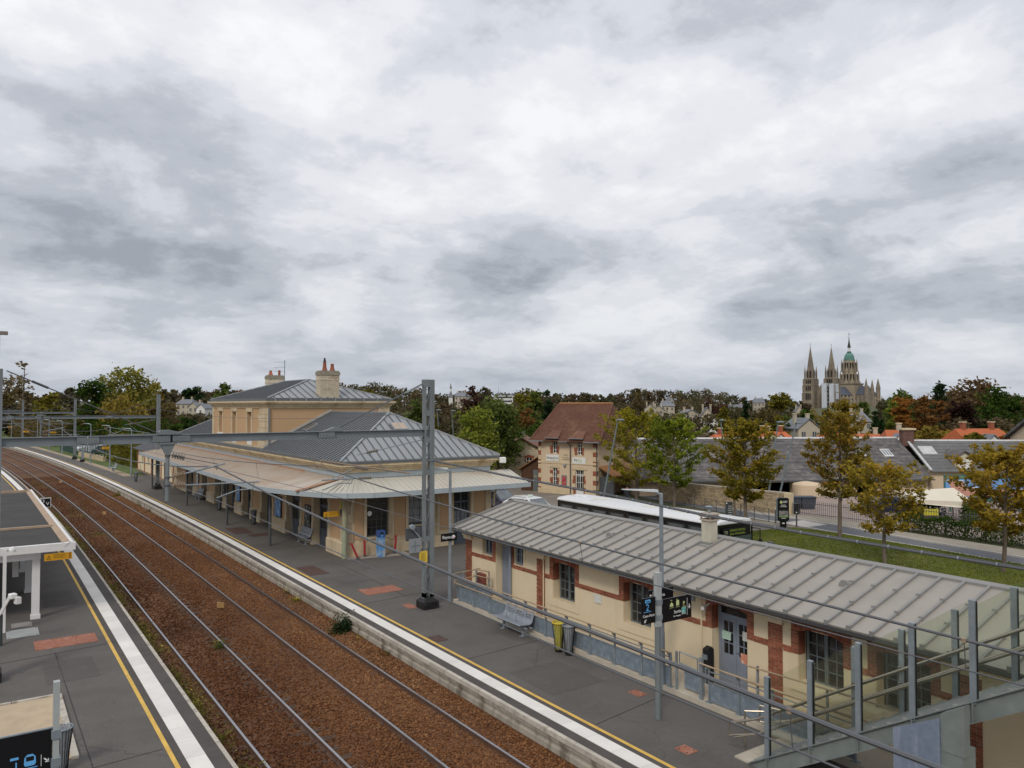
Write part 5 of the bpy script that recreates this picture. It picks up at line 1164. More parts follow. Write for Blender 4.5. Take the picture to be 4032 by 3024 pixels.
# ------------------------------------------------------------- signs
def ysign(x0, x1, y, z0, z1, label, rich=True, post=None):
    t = thing('warning_sign', label, 'sign', ((x0+x1)/2, y, z0))
    obj('board', MB().box(x0, y-.015, z0, x1, y+.015, z1), M_sign_y, t)
    if rich:
        w, h = x1-x0, z1-z0; yy = y-.019
        tri = MB().prism([(x0+w*.08, z0+h*.2), (x0+w*.24, z0+h*.2), (x0+w*.16, z0+h*.8)], yy, yy+.004, 'y'); tri2 = MB().prism([(x0+w*.105, z0+h*.26), (x0+w*.215, z0+h*.26), (x0+w*.16, z0+h*.68)], yy-.002, yy, 'y')
        obj('triangle_mark', tri, M_txt_k, t); obj('triangle_fill', tri2, M_sign_y, t); obj('bang_mark', MB().box(x0+w*.153, yy-.004, z0+h*.38, x0+w*.167, yy-.002, z0+h*.6), M_txt_k, t)
        text('lettering', 'ATTENTION AUX TRAINS', h*.14, face_matrix((x0+w*.32, yy, z0+h*.74), (1, 0, 0)), M_txt_k, t)
        for k in range(3): obj('text_line', MB().box(x0+w*.32, yy, z0+h*(.58-.14*k), x0+w*(.78-.1*(k % 2)), yy+.003, z0+h*(.61-.14*k)), M_txt_k, t)
        for k in range(5): obj('hazard_stripe', MB().prism([(x0+w*.88, z0+h*(.06+.18*k)), (x0+w*.95, z0+h*(.14+.18*k)), (x0+w*.95, z0+h*(.22+.18*k)), (x0+w*.88, z0+h*(.14+.18*k))], yy, yy+.003, 'y'), M_txt_k, t)
    return t
a_ = ysign(13.78, 14.58, 35.9, 2.07, 2.32, 'yellow warning board on an arm at the near station corner'); obj('arm', MB().tube([(14.55, 35.9, 2.2), (14.85, 35.93, 2.2), (14.85, 35.93, 1.6)], .025, 6), M_iron, a_); obj('box', MB().box(14.6, 35.86, 2.05, 14.72, 35.94, 2.38), M_iron, a_)
ysign(1.95, 2.80, 31.55, 2.04, 2.28, 'yellow warning board fixed to the white platform shelter')
for x0, x1, y, z0, z1, l in ((11.9, 12.7, 101.9, 2.32, 2.58, 'yellow board on the lamp beside the far bench'), (5.95, 6.8, 150, 2.99, 3.26, 'yellow board near the most distant masts'), (4.6, 5.5, 185, 2.95, 3.2, 'farthest yellow board at the bend of the platform'), (9.0, 9.8, 137.3, 3.2, 3.42, 'small orange board on a lamp behind the portal beam')):
    s_ = ysign(x0, x1, y, z0, z1, l, rich=False); obj('text_line', MB().box(x0+.3, y-.02, z0+.1, x1-.15, y-.016, z0+.16), M_txt_k, s_); obj('bracket', MB().tube([(x1-.02, y, (z0+z1)/2), (x1+.12, y, (z0+z1)/2)], .02, 6), M_iron, s_)
d_o = ysign(14.0, 14.75, 66.9, 2.32, 2.62, 'amber board under the far end of the canopy', rich=False); obj('hanger', MB().cyl(14.3, 66.9, 2.62, 3.4, .02, 6), M_iron, d_o)
yn = tag(obj('notice_plate', MB().box(14.6, 35.885, 2.40, 14.82, 35.895, 2.74), mat('faded_yellow', (.60, .52, .10), .6, var=.1)), 'faded yellow notice on the station corner above the warning board', 'notice')
nb = thing('station_name_board', 'black Bayeux name board on the slim platform lamp', 'sign', (14.8, 25.6, 2.35))
obj('board', MB().box(14.42, 25.53, 2.33, 15.12, 25.55, 2.63), M_sign_b, nb)
text('lettering', 'Bayeux', .17, face_matrix((14.47, 25.526, 2.43), (1, 0, 0)), M_txt_w, nb)
obj('logo_patch', MB().prism([(14.90, 2.42), (15.0, 2.42), (15.04, 2.48), (15.0, 2.545), (14.90, 2.545), (14.93, 2.48)], 25.522, 25.526, 'y'), M_txt_w, nb); obj('logo_mark', MB().box(14.93, 25.519, 2.44, 15.0, 25.5215, 2.47), mat('logo_red', (.45, .03, .07), .5), nb)
sp = thing('direction_sign_post', 'grey post with black platform 2 and exit panels', 'sign', (13.46, 13.3, 0))
obj('post', MB().cyl(13.46, 13.3, 0, 2.2, .072, 14), M_mast, sp); obj('upper_post', MB().box(13.39, 13.24, 2.2, 13.54, 13.36, 3.48), mat('pale_post', (.42, .45, .45), .5, metal=.2, var=.05), sp)
for z in (2.36, 2.72): obj('clamp', MB().box(13.375, 13.225, z, 13.555, 13.375, z+.12), M_galv, sp)
pa = obj('platform_panel', MB().box(12.93, 13.285, 2.31, 13.37, 13.315, 2.92), M_sign_b, sp); pb = obj('exit_panel', MB().box(13.56, 13.285, 2.25, 14.62, 13.315, 2.81), M_sign_b, sp)
yy = 13.281; F = lambda x, z: face_matrix((x, yy, z), (1, 0, 0))
obj('blue_pill', MB().prism([(13.03, 2.82), (13.05, 2.80), (13.19, 2.80), (13.21, 2.82), (13.21, 2.86), (13.19, 2.88), (13.05, 2.88), (13.03, 2.86)], yy, yy+.003, 'y'), M_txt_bl, pa)
text('lettering', 'Voie', .06, face_matrix((13.06, yy-.003, 2.82), (1, 0, 0)), M_sign_b, pa); text('lettering', '2', .23, F(13.05, 2.62), M_txt_bl, pa); obj('underline', MB().box(12.98, yy, 2.585, 13.23, yy+.003, 2.597), M_txt_bl, pa)
text('lettering', 'Caen-Paris', .088, F(12.955, 2.47), M_txt_w, pa)
def arrow(parent, x, z, s, ang, m):
    M_ = Matrix.Translation((x, yy, z)) @ Matrix.Rotation(ang, 4, 'Y')
    b = MB().box(-.1*s, 0, -.5*s, .1*s, .003, .35*s); b.add([(-.32*s, 0, .12*s), (0, 0, .5*s), (.32*s, 0, .12*s), (.32*s, 0, -.08*s), (0, 0, .26*s), (-.32*s, 0, -.08*s)], [(0, 1, 4, 5), (1, 2, 3, 4)])
    me = b.mesh('arrow'); me.transform(M_); obj('arrow', me, m, parent)
arrow(pa, 13.03, 2.38, .11, R(-135), M_txt_w); arrow(pb, 14.54, 2.52, .12, R(180), M_txt_w); obj('divider', MB().box(14.46, yy, 2.32, 14.468, yy+.003, 2.74), M_txt_w, pb)
text('lettering', 'Sortie', .105, F(14.0, 2.42), M_txt_w, pb); text('lettering', 'Exit  Ausgang', .045, F(13.98, 2.34), M_txt_w, pb); text('lettering', 'P', .15, F(14.31, 2.57), M_txt_gr, pb)
obj('exit_mark', MB().box(14.27, yy, 2.38, 14.41, yy+.003, 2.53), mat('teal_mark', (.10, .38, .34), .5, col2=(.7, .75, .72), scale2=14, amt2=.3), pb)
for cx_, nm in ((13.92, 'Taxis'), (14.13, 'Bus')):
    if nm == 'Taxis': b = MB().prism([(cx_-.06, 2.60), (cx_+.06, 2.60), (cx_+.06, 2.64), (cx_+.035, 2.675), (cx_-.035, 2.675), (cx_-.06, 2.64)], yy, yy+.003, 'y').prism([(cx_-.03, 2.675), (cx_+.03, 2.675), (cx_, 2.71)], yy, yy+.003, 'y')
    else: b = MB().prism([(cx_-.05, 2.60), (cx_+.05, 2.60), (cx_+.05, 2.71), (cx_+.03, 2.73), (cx_-.03, 2.73), (cx_-.05, 2.71)], yy, yy+.003, 'y')
    obj('pictogram', b, M_txt_gr, pb); obj('underline', MB().box(cx_-.07, yy, 2.565, cx_+.07, yy+.003, 2.573), M_txt_gr, pb); text('lettering', nm, .035, F(cx_-.05, 2.74), M_txt_gr, pb)
obj('underline', MB().box(14.30, yy, 2.545, 14.43, yy+.003, 2.553), M_txt_gr, pb); obj('underline', MB().box(14.26, yy, 2.36, 14.42, yy+.003, 2.368), M_txt_w, pb)
bs_ = thing('direction_sign', 'small black exit sign partly hidden behind the direction post', 'sign', (14.8, 14.5, 2.5))
obj('board', MB().box(14.36, 14.50, 2.36, 15.26, 14.53, 2.68), M_sign_b, bs_); yy = 14.496
arrow(bs_, 14.42, 2.55, .1, R(-90), M_txt_w); obj('divider', MB().box(14.5, yy, 2.42, 14.506, yy+.003, 2.64), M_txt_w, bs_); obj('exit_mark', MB().box(14.54, yy, 2.46, 14.66, yy+.003, 2.6), mat('teal_mark', (.10, .38, .34)), bs_); text('lettering', 'Sortie', .1, face_matrix((14.7, yy, 2.48), (1, 0, 0)), M_txt_w, bs_)
# sign on the near left platform
ls = thing('direction_sign_post', 'black platform 1 sign on a grey post at the lower left corner', 'sign', (.98, 12.96, 0))
obj('post', MB().box(.94, 12.9, 0, 1.02, 13.0, 3.52), mat('pale_post', (.42, .45, .45)), ls)
for z in (2.32, 2.72): obj('clamp', MB().box(.92, 12.88, z, 1.04, 13.02, z+.12), M_galv, ls)
lp = obj('platform_panel', MB().box(-.5, 12.945, 2.28, .935, 12.975, 2.86), M_sign_b, ls); obj('panel_rim', MB().box(-.5, 12.94, 2.86, .935, 12.98, 2.875), M_galv, ls)
yy = 12.941
text('lettering', '1', .17, face_matrix((.46, yy, 2.37), (1, 0, 0)), M_txt_bl, lp); obj('blue_pill', MB().box(.43, yy, 2.52, .53, yy+.003, 2.555), M_txt_bl, lp); obj('underline', MB().box(.40, yy, 2.335, .55, yy+.003, 2.347), M_txt_bl, lp)
trn = MB().prism([(.61, 2.40), (.72, 2.40), (.74, 2.43), (.735, 2.52), (.70, 2.56), (.635, 2.56), (.60, 2.52), (.595, 2.43)], yy, yy+.003, 'y'); obj('train_mark', trn, M_txt_bl, lp); obj('train_window', MB().box(.62, yy-.002, 2.47, .715, yy, 2.53), M_sign_b, lp); obj('train_foot', MB().box(.58, yy, 2.365, .76, yy+.003, 2.377), M_txt_bl, lp)
obj('divider', MB().box(.80, yy, 2.36, .806, yy+.003, 2.52), M_txt_w, lp); arrow(lp, .87, 2.43, .09, R(135), M_txt_w)
text('lettering', 'urg', .09, face_matrix((.22, yy, 2.31), (1, 0, 0)), M_txt_w, lp); text('lettering', 'tion', .06, face_matrix((.24, yy, 2.42), (1, 0, 0)), M_txt_w, lp)
v3 = thing('track_number_board', 'black square board with white 3 and V beyond the shelter roof', 'sign', (2.9, 46, 2.2))
obj('border', MB().box(2.64, 46.0, 2.27, 3.10, 46.02, 2.76), M_txt_w, v3); obj('board', MB().box(2.67, 45.985, 2.30, 3.07, 46.0, 2.73), M_sign_b, v3); obj('post', MB().cyl(2.86, 46.06, 0, 2.7, .035, 8), M_galv, v3)
text('lettering', '3', .22, face_matrix((2.71, 45.98, 2.53), (1, 0, 0)), M_txt_w, v3); text('lettering', 'V', .23, face_matrix((2.88, 45.98, 2.38), (1, 0, 0)), M_txt_w, v3)
# small yellow marker boards in the ballast
for x, y, l in ((7.96, 31.74, 'small tan marker board in the ballast nearest the mast'), (7.64, 63.5, 'small tan marker board between the tracks beside the canopy'), (7.0, 91.9, 'farthest small tan marker board between the tracks')):
    t = thing('marker_board', l, 'marker', (x, y, -.6)); obj('board', MB().cbox((x, y, -.40), (.32, .02, .22), R(-50)), mat('tan_board', (.36, .22, .09), .8, var=.2, scale=8), t); obj('stake', MB().cbox((x+.02, y+.02, -.5), (.05, .02, .4), R(-50)), M_sleeper, t)
# ------------------------------------------------------------- benches and bins
M_bench = mat('bench_grey', (.26, .285, .32), .5, metal=.2, var=.06, scale=4)
def bench(label):
    """three moulded slotted seats on a beam; origin at ground, seats face -x, length along y"""
    t = thing('platform_bench', label, 'bench', (0, 0, 0), group='grey slotted platform benches')
    obj('beam', MB().tube([(.02, -.85, .30), (.02, .85, .30)], .035, 8), M_bench, t, world=False); obj('rear_beam', MB().tube([(.22, -.85, .30), (.22, .85, .30)], .03, 8), M_bench, t, world=False)
    for y in (-.55, .55): obj('leg', MB().cyl(.08, y, 0, .30, .05, 10).box(-.05, y-.07, 0, .25, y+.07, .015), M_bench, t, world=False)
    prof = [(-.24, .42), (-.2, .435), (.0, .41), (.16, .40), (.24, .43), (.29, .52), (.34, .70), (.40, .86), (.43, .88)]
    for s in range(3):
        y0 = -.80+s*.535; y1 = y0+.525; m = MB()
        # solid margins plus cross bars, so the slots are open
        def seg(a, b, ya, yb):
            (xa, za), (xb, zb) = a, b; dx, dz = xb-xa, zb-za; L_ = math.hypot(dx, dz); nx, nz = -dz/L_*.012, dx/L_*.012
            m.add([(xa, ya, za), (xb, ya, zb), (xb, yb, zb), (xa, yb, za), (xa+nx, ya, za+nz), (xb+nx, ya, zb+nz), (xb+nx, yb, zb+nz), (xa+nx, yb, za+nz)], [(0,3,2,1),(4,5,6,7),(0,1,5,4),(1,2,6,5),(2,3,7,6),(3,0,4,7)])
        for i in range(len(prof)-1):
            a, b = prof[i], prof[i+1]
            if i in (5, 6):
                seg(a, b, y0, y0+.09); seg(a, b, y1-.09, y1)
                for k in range(3):
                    f0, f1 = (k+.18)/3, (k+.82)/3; seg((a[0]+(b[0]-a[0])*f0, a[1]+(b[1]-a[1])*f0), (a[0]+(b[0]-a[0])*f1, a[1]+(b[1]-a[1])*f1), y0+.09, y1-.09)
            else: seg(a, b, y0, y1)
        obj('seat', m, M_bench, t, world=False)
    for y in (-.27, .27):
        obj('armrest', MB().tube([(.0, y, .42), (-.02, y, .60), (.10, y, .63), (.28, y, .62)], .018, 8), M_bench, t, world=False)
    return t
B0 = bench('grey three seat bench against the ramp guard rail'); B0.location = (14.55, 21.05, 0)
dup(B0, (14.45, 41.0, 0), 0, 'grey slatted bench under the near end of the canopy')
dup(B0, (14.25, 64.5, 0), 0, 'grey bench under the far end of the canopy')
dup(B0, (12.5, 97.5, 0), 0, 'lone grey bench on the open far platform')
def wire_bin(label, m_ring, liner=None):
    t = thing('wire_bin', label, 'litter bin', (0, 0, 0), group='black wire litter bins')
    obj('ring', MB().tube([(.20*math.cos(a), .20*math.sin(a), .88) for a in [2*math.pi*i/20 for i in range(21)]], .018, 6), m_ring, t, world=False)
    obj('base', MB().cyl(0, 0, 0, .06, .11, 12), M_black, t, world=False)
    for i in range(20):
        a = 2*math.pi*i/20; obj('wire', MB().tube([(.115*math.cos(a), .115*math.sin(a), .05), (.14*math.cos(a), .14*math.sin(a), .4), (.205*math.cos(a), .205*math.sin(a), .9)], .007, 4), M_black, t, world=False)
    obj('liner', MB().lathe(0, 0, [(.09, .08), (.12, .4), (.175, .86)], 14, cap=False), liner or mat('clear_bag', (.30, .32, .34), .4, var=.2, scale=9), t, world=False)
    return t
W0 = wire_bin('wire litter bin with grey ring next to the yellow ringed bin', M_galv); W0.location = (14.68, 18.2, 0)
W1 = wire_bin('wire litter bin with yellow ring and liner beside the bench', mat('yellow_ring', (.70, .48, .02), .5), mat('yellow_bag', (.55, .50, .10), .5, var=.2)); W1.location = (14.62, 18.62, 0)
dup(W0, (14.3, 49.2, 0), 0, 'dark wire bin beside the station wall nearest the second canopy post'); dup(W0, (14.2, 57.2, 0), 0, 'dark wire bin beside the third canopy post')
dup(W0, (12.75, 83.3, 0), 0, 'wire bin with pale bag on the open platform near the pavilion'); dup(W0, (1.5, 18.4, 0), 0, 'wire bin behind the black platform 1 sign'); 
cb = thing('control_box', 'pale grey steel box post on a black footing beside the far mast', 'box', (11.3, 116, 0)); obj('box', MB().box(11.15, 115.9, .3, 11.45, 116.2, 1.9), M_galv, cb); foot(cb, 11.3, 116.05, .55)
# ------------------------------------------------------------- left platform shelter
sh = thing('platform_shelter', 'white framed flat roofed shelter on the left platform', 'shelter', (0, 40, 0))
M_felt = mat('roof_felt', (.050, .048, .045), .9, var=.25, scale=.8, bump=.3, bscale=30); M_kerbwood = mat('roof_kerb', (.38, .28, .20), .8, var=.2, scale=3); M_swhite = mat('shelter_white', (.70, .69, .68), .6, var=.05, scale=2)
ryl = [31.75, 36.9, 52.3]
for a, b in zip(ryl, ryl[1:]):
    obj('roof_deck', MB().add([(-6, a+.1, 2.5), (2.57-(a-31.6)*.0136, a+.1, 2.5), (2.57-(b-31.6)*.0136, b-.1, 2.5), (-6, b-.1, 2.5), (-6, a+.1, 2.44), (2.57-(a-31.6)*.0136, a+.1, 2.44), (2.57-(b-31.6)*.0136, b-.1, 2.44), (-6, b-.1, 2.44)], [(0,1,2,3),(4,5,6,7),(0,1,5,4),(1,2,6,5),(2,3,7,6),(3,0,4,7)]), M_felt, sh)
def taper(prof): return MB().add([(x, 31.65, z) for x, z in prof]+[(x-.28, 52.3, z) for x, z in prof], [(0, 1, 2, 3), (7, 6, 5, 4), (0, 4, 5, 1), (1, 5, 6, 2), (2, 6, 7, 3), (3, 7, 4, 0)])
obj('roof_kerb', taper([(2.56, 2.44), (2.56, 2.51), (2.74, 2.62), (2.74, 2.44)]), M_kerbwood, sh); obj('roof_edge', taper([(2.742, 2.36), (2.742, 2.64), (2.84, 2.64), (2.84, 2.36)]), M_swhite, sh)
obj('roof_joint', MB().box(-6, 36.82, 2.5, 2.56, 36.98, 2.58), M_kerbwood, sh); obj('roof_end', MB().box(-6, 52.3, 2.4, 2.58, 52.45, 2.62), M_kerbwood, sh)
obj('front_beam', MB().box(-6, 31.5, 2.36, 2.90, 31.7, 2.62), M_swhite, sh); obj('lower_beam', MB().box(-6, 31.85, 2.08, 1.86, 32.0, 2.36), M_swhite, sh); obj('side_beam', MB().box(1.6, 32.0, 2.1, 1.86, 52, 2.36), M_swhite, sh)
for y in (31.98, 36.6, 41.2, 45.8, 50.4):
    for x in (1.73, -2.2):
        p = obj('pillar', MB().box(x-.12, y-.1, .0, x+.12, y+.1, 2.36), M_swhite, sh); obj('pillar_foot', MB().box(x-.15, y-.13, 0, x+.15, y+.13, .14), M_swhite, p)
obj('back_wall', MB().box(-2.6, 33, 0, -2.5, 52, 2.36), M_swhite, sh)
for y in (34.2, 38.4): obj('fallen_plank' if 0 else 'lath', MB().box(1.1, y, 1.1, 1.3, y+.06, 2.1), M_swhite, sh)
obj('gutter_hook', MB().tube([(2.5, 31.55, 2.66), (2.58, 31.5, 2.5), (2.75, 31.5, 2.66)], .012, 5), M_galv, sh)
cl = thing('camera_post', 'white camera post with a dome lamp in front of the shelter', 'camera', (.85, 30.6, 0))
obj('post', MB().box(.72, 30.5, 0, .82, 30.6, 2.72), M_swhite, cl); obj('dome', MB().lathe(.98, 30.55, [(.10, 2.62), (.11, 2.7), (.08, 2.78), (.02, 2.8)], 14), M_white, cl); obj('dome_arm', MB().bar((.8, 30.55, 2.68), (.92, 30.55, 2.68), .03, .03), M_galv, cl)
tc = thing('platform_camera', 'white and dark surveillance camera unit on a post by the left platform', 'camera', (.72, 29.0, 0))
obj('post', MB().cyl(.62, 29.0, 0, .95, .09, 12), mat('green_post', (.06, .075, .07), .6), tc); obj('arm', MB().bar((.62, 29.0, .95), (.88, 28.9, 1.5), .10, .08), M_swhite, tc); obj('head', MB().cbox((.95, 28.85, 1.52), (.2, .22, .16), R(20)), M_white, tc, bevel=.03); obj('hood', MB().cbox((1.08, 28.8, 1.38), (.14, .2, .2), R(20)), M_swhite, tc)
pr = thing('planter', 'sand filled rectangular bed with stone edging on the left platform', 'planter', (.8, 21, 0))
obj('sand', MB().box(-4, 18.9, 0, 1.72, 23.1, .03), mat('bed_sand', (.47, .37, .255), .95, var=.12, scale=2, bump=.3, bscale=90), pr)
for i in range(5): obj('edge_stone', MB().box(1.72, 18.85+i*.86, 0, 1.86, 18.85+(i+1)*.86-.02, .06), M_coping, pr)
for i in range(6): obj('edge_stone', MB().box(1.72-(i+1)*.95+.02, 23.1, 0, 1.72-i*.95, 23.2, .06), M_coping, pr)
# ------------------------------------------------------------- bus station house
M_bcream = mat('house_render', (.62, .49, .345), .9, var=.06, scale=1.0, bump=.1, bscale=60, col2=(.52, .40, .27), scale2=.5, amt2=.2, streak=True)
M_tile = mat('clay_tile', (.150, .068, .045), .85, var=.22, scale=2.5, rand=.10, col2=(.19, .105, .06), scale2=.7, amt2=.25)
M_tile_edge = mat('clay_ridge', (.30, .145, .06), .85, var=.25, scale=4)
M_wood = mat('brown_boarding', (.085, .040, .022), .8, var=.2, scale=3, rand=.15)
M_rubble = mat('rubble_stone', (.40, .315, .205), .92, var=.3, scale=3.5, rand=.22)
M_rubble_bed = mat('rubble_mortar', (.27, .205, .13), .95, var=.3, scale=4, bump=.4, bscale=10)
GF = G0+.02
bst = thing('bus_station_house', 'two storey cream house with steep red tiled roof and brick quoins', 'house', (44.16, 59.29, GF), R(-70.3))
W_, DP = 6.4, 6.2
def part(name, mb, m, parent=None, **k): return obj(name, mb, m, parent or bst, world=False, **k)
zg = 0.0; dz = -GF                                              # local z = world z + dz
Z = lambda z: z+dz
ops = [(1.6, 2.14, Z(2.94), Z(4.35)), (4.28, 4.82, Z(2.86), Z(4.25)), (1.6, 2.12, Z(-.04), Z(1.58)), (4.1, 4.98, 0, Z(1.5))]
part('wall', wall_open('y', 0, .35, 0, W_, 0, Z(4.12), ops), M_bcream); part('wall', MB().box(0, .35, 0, .35, DP, Z(4.12)).box(W_-.35, .35, 0, W_, DP, Z(4.12)).box(.35, DP-.35, 0, W_-.35, DP, Z(4.12)), M_bcream)
part('string_course', MB().box(-.04, -.05, Z(2.0), W_+.04, 0, Z(2.2)), M_stone)
M_q = M_brick_far
for x0, x1 in ((0, .28), (W_-.42, W_+.02)):
    for k in range(11):
        z = .15+k*.43; part('quoin_block', MB().box(x0-.02, -.03, z, x1+(.08 if k % 2 else 0), 0.05, z+.40), M_q if k % 2 == 0 else M_stone)
for (x0, x1, z0, z1) in ops:
    for k in range(int((z1-z0)/.36)):
        z = z0+k*.36
        for a, b in ((x0-.30 if k % 2 else x0-.24, x0), (x1, x1+.22 if k % 2 else x1+.16)): part('jamb_block', MB().box(a, -.03, z, b, .02, z+.34), M_q if k % 3 != 2 else M_stone)
for x0, x1, z in ((1.26, 2.4, Z(1.6)), (3.7, 5.3, Z(1.5))):
    part('lintel', MB().prism([(x0, z), (x1, z), (x1, z+.18), (x1-.25, z+.18), (x1-.25, z+.28), (x0+.25, z+.28), (x0+.25, z+.18), (x0, z+.18)], -.06, .0, 'y'), M_stone)
def bwin(x0, x1, z0, z1, door=False):
    t = .05; f = MB().box(x0, .12, z0, x0+t, .18, z1).box(x1-t, .12, z0, x1, .18, z1).box(x0+t, .12, z0, x1-t, .18, z0+(.5 if door else t)).box(x0+t, .12, z1-t, x1-t, .18, z1).box((x0+x1)/2-.03, .115, z0, (x0+x1)/2+.03, .185, z1)
    if door: f.box(x0+t, .119, z1-.5, x1-t, .181, z1-.42)
    w = part('door' if door else 'window', f, M_white); g = MB()
    rows = 4
    for j in range(1, rows): z = z0+(z1-z0)*j/rows; g.box(x0+t, .135, z-.015, x1-t, .165, z+.015)
    if door:
        for xx in ((x0*3+x1)/4, (x0+x1*3)/4): g.box(xx-.012, .134, z0+.5, xx+.012, .166, z1)
    part('glazing_bars', g, M_white, w)
    for a, b in ((x0+t, (x0+x1)/2-.03), ((x0+x1)/2+.03, x1-t)):
        for j in range(rows):
            za, zb = z0+(z1-z0)*j/rows, z0+(z1-z0)*(j+1)/rows; za = max(za, z0+(.5 if door else t))
            if zb > za+.05: part('pane', MB().box(a, .148, za+.015, b, .152, zb-.015), M_pane, w)
for i, o in enumerate(ops): bwin(*o, door=(i == 3))
part('plinth', MB().box(-.05, -.06, 0, 3.9, 0, .45).box(5.1, -.06, 0, W_+.05, 0, .45), M_stone)
# tile roof: courses of tiles, with the slope swept out at the eaves
def tile_slope(p0, p1, q1, q0, n, parent, m, th=.045):
    """courses from the eave p0-p1 up to the ridge q0-q1 on curved rafters (flared foot)"""
    p0, p1, q0, q1 = map(Vector, (p0, p1, q0, q1)); nrm = (p1-p0).cross(q0-p0).normalized(); 
    if nrm.z < 0: nrm = -nrm
    for k in range(n):
        a, b = k/n, (k+1.12)/n
        fl = lambda f: -.28*max(0, (.5-f))*f*2.2
        A, B, C_, D_ = p0.lerp(q0, a), p1.lerp(q1, a), p1.lerp(q1, min(1, b)), p0.lerp(q0, min(1, b))
        A = A+nrm*fl(a); B = B+nrm*fl(a); C_ = C_+nrm*fl(b); D_ = D_+nrm*fl(b)
        part('tile_course', MB().add([A+nrm*th, B+nrm*th, C_+nrm*.008, D_+nrm*.008, A-nrm*.03, B-nrm*.03, C_-nrm*.03, D_-nrm*.03], [(0,1,2,3),(4,5,6,7),(0,1,5,4),(1,2,6,5),(2,3,7,6),(3,0,4,7)]), m, parent)
EZb, RZb = Z(4.12), Z(7.62); ov = .62; rx0, rx1 = .45, W_-.05; yr = DP/2
tile_slope((-ov, -ov, EZb), (W_+ov, -ov, EZb), (rx1, yr, RZb), (rx0, yr, RZb), 40, bst, M_tile)
tile_slope((W_+ov, -ov, EZb), (W_+ov, DP+ov, EZb), (rx1, yr+.01, RZb), (rx1, yr-.01, RZb), 24, bst, M_tile)
tile_slope((-ov, DP+ov, EZb), (-ov, -ov, EZb), (rx0, yr-.01, RZb), (rx0, yr+.01, RZb), 12, bst, M_tile)
tile_slope((W_+ov, DP+ov, EZb), (-ov, DP+ov, EZb), (rx0, yr, RZb), (rx1, yr, RZb), 12, bst, M_tile)
part('ridge_tiles', MB().tube([(rx0, yr, RZb+.03), (rx1, yr, RZb+.03)], .11, 8), M_tile_edge)
part('hip_tiles', MB().tube([(rx1, yr, RZb+.03), (W_+ov, -ov, EZb+.05)], .09, 8), M_tile); part('hip_tiles', MB().tube([(rx0, yr, RZb+.03), (-ov, -ov, EZb+.05)], .09, 8), M_tile)
for x0, x1 in ((1.25, 2.5), (3.9, 5.15)):  # eyebrow lifts over the upper windows
    part('eyebrow_tiles', MB().add([(x0-.1, -ov-.02, EZb+.24), (x1+.1, -ov-.02, EZb+.24), (x1-.1, .35, EZb+.98), (x0+.1, .35, EZb+.98), (x0-.1, -ov-.02, EZb+.20), (x1+.1, -ov-.02, EZb+.20), (x1-.1, .35, EZb+.80), (x0+.1, .35, EZb+.80)], [(0,1,2,3),(4,5,6,7),(0,1,5,4),(1,2,6,5),(2,3,7,6),(3,0,4,7)]), M_tile)
    part('eyebrow_gutter', MB().box(x0-.15, -ov-.1, EZb+.26, x1+.15, -ov-.02, EZb+.32), M_galv)
part('gutter', MB().box(-ov, -ov-.09, EZb-.06, .95, -ov, EZb+.02).box(2.6, -ov-.09, EZb-.06, 3.6, -ov, EZb+.02).box(5.3, -ov-.09, EZb-.06, W_+ov, -ov, EZb+.02), M_galv)
for x in (3.55, 6.35): part('downpipe', MB().tube([(x, -ov, EZb-.05), (x+.05, -.1, EZb-.4), (x+.05, -.1, .1)], .05, 8), M_iron)
part('porch_roof', MB().add([(W_, .3, Z(1.9)), (W_, 4.5, Z(1.9)), (W_+1.6, 4.7, Z(1.1)), (W_+1.6, .1, Z(1.1)), (W_, .3, Z(1.8)), (W_, 4.5, Z(1.8)), (W_+1.6, 4.7, Z(1.0)), (W_+1.6, .1, Z(1.0))], [(0,1,2,3),(4,5,6,7),(0,1,5,4),(1,2,6,5),(2,3,7,6),(3,0,4,7)]), M_tile_edge)
part('porch_front', MB().box(W_+1.45, .2, 0, W_+1.55, .35, Z(1.05)).box(W_+.05, .32, 0, W_+1.45, .36, Z(.95)), M_iron)
FB = lambda x, z: bst.matrix_world if 0 else Matrix.LocRotScale(bst.location, bst.rotation_euler, bst.scale) @ face_matrix((x, -.075, z), (1, 0, 0))
def house_sign(name, label, x0, x1, z0, z1, m):
    t = thing(name, label, 'sign', (44.16, 59.29, GF), R(-70.3)); obj('board', MB().box(x0, -.07, z0, x1, -.03, z1), m, t, world=False); return t
s1 = house_sign('house_sign', 'white sign reading buverts left of the stone name plaque', .9, 2.3, Z(2.22), Z(2.8), M_white)
text('lettering', 'bus', .38, FB(.97, Z(2.42)), M_txt_k, s1); text('lettering', 'verts', .38, FB(1.45, Z(2.40)), M_txt_k, s1); obj('swash', MB().tube([(1.45, -.075, Z(2.34)), (1.7, -.075, Z(2.31)), (2.0, -.075, Z(2.33))], .012, 5), mat('swash_green', (.20, .30, .05), .6), s1, world=False)
s2 = house_sign('house_sign', 'white sign reading bybus above the glazed door', 3.8, 5.22, Z(2.08), Z(2.66), M_white)
text('lettering', 'by', .40, FB(3.98, Z(2.30)), M_txt_k, s2); text('lettering', 'bus', .36, FB(4.36, Z(2.30)), mat('bus_green', (.28, .45, .02), .5), s2); obj('text_line', MB().box(4.4, -.073, Z(2.18), 4.85, -.071, Z(2.20)), M_txt_k, s2, world=False)
s3 = house_sign('name_plaque', 'cream stone plaque reading Gare Routiere between the upper windows', 2.7, 3.5, Z(2.42), Z(3.02), M_stone)
text('lettering', 'GARE', .19, FB(3.1, Z(2.78)), M_iron, s3, align='CENTER'); text('lettering', 'ROUTIERE', .15, FB(3.1, Z(2.52)), M_iron, s3, align='CENTER')
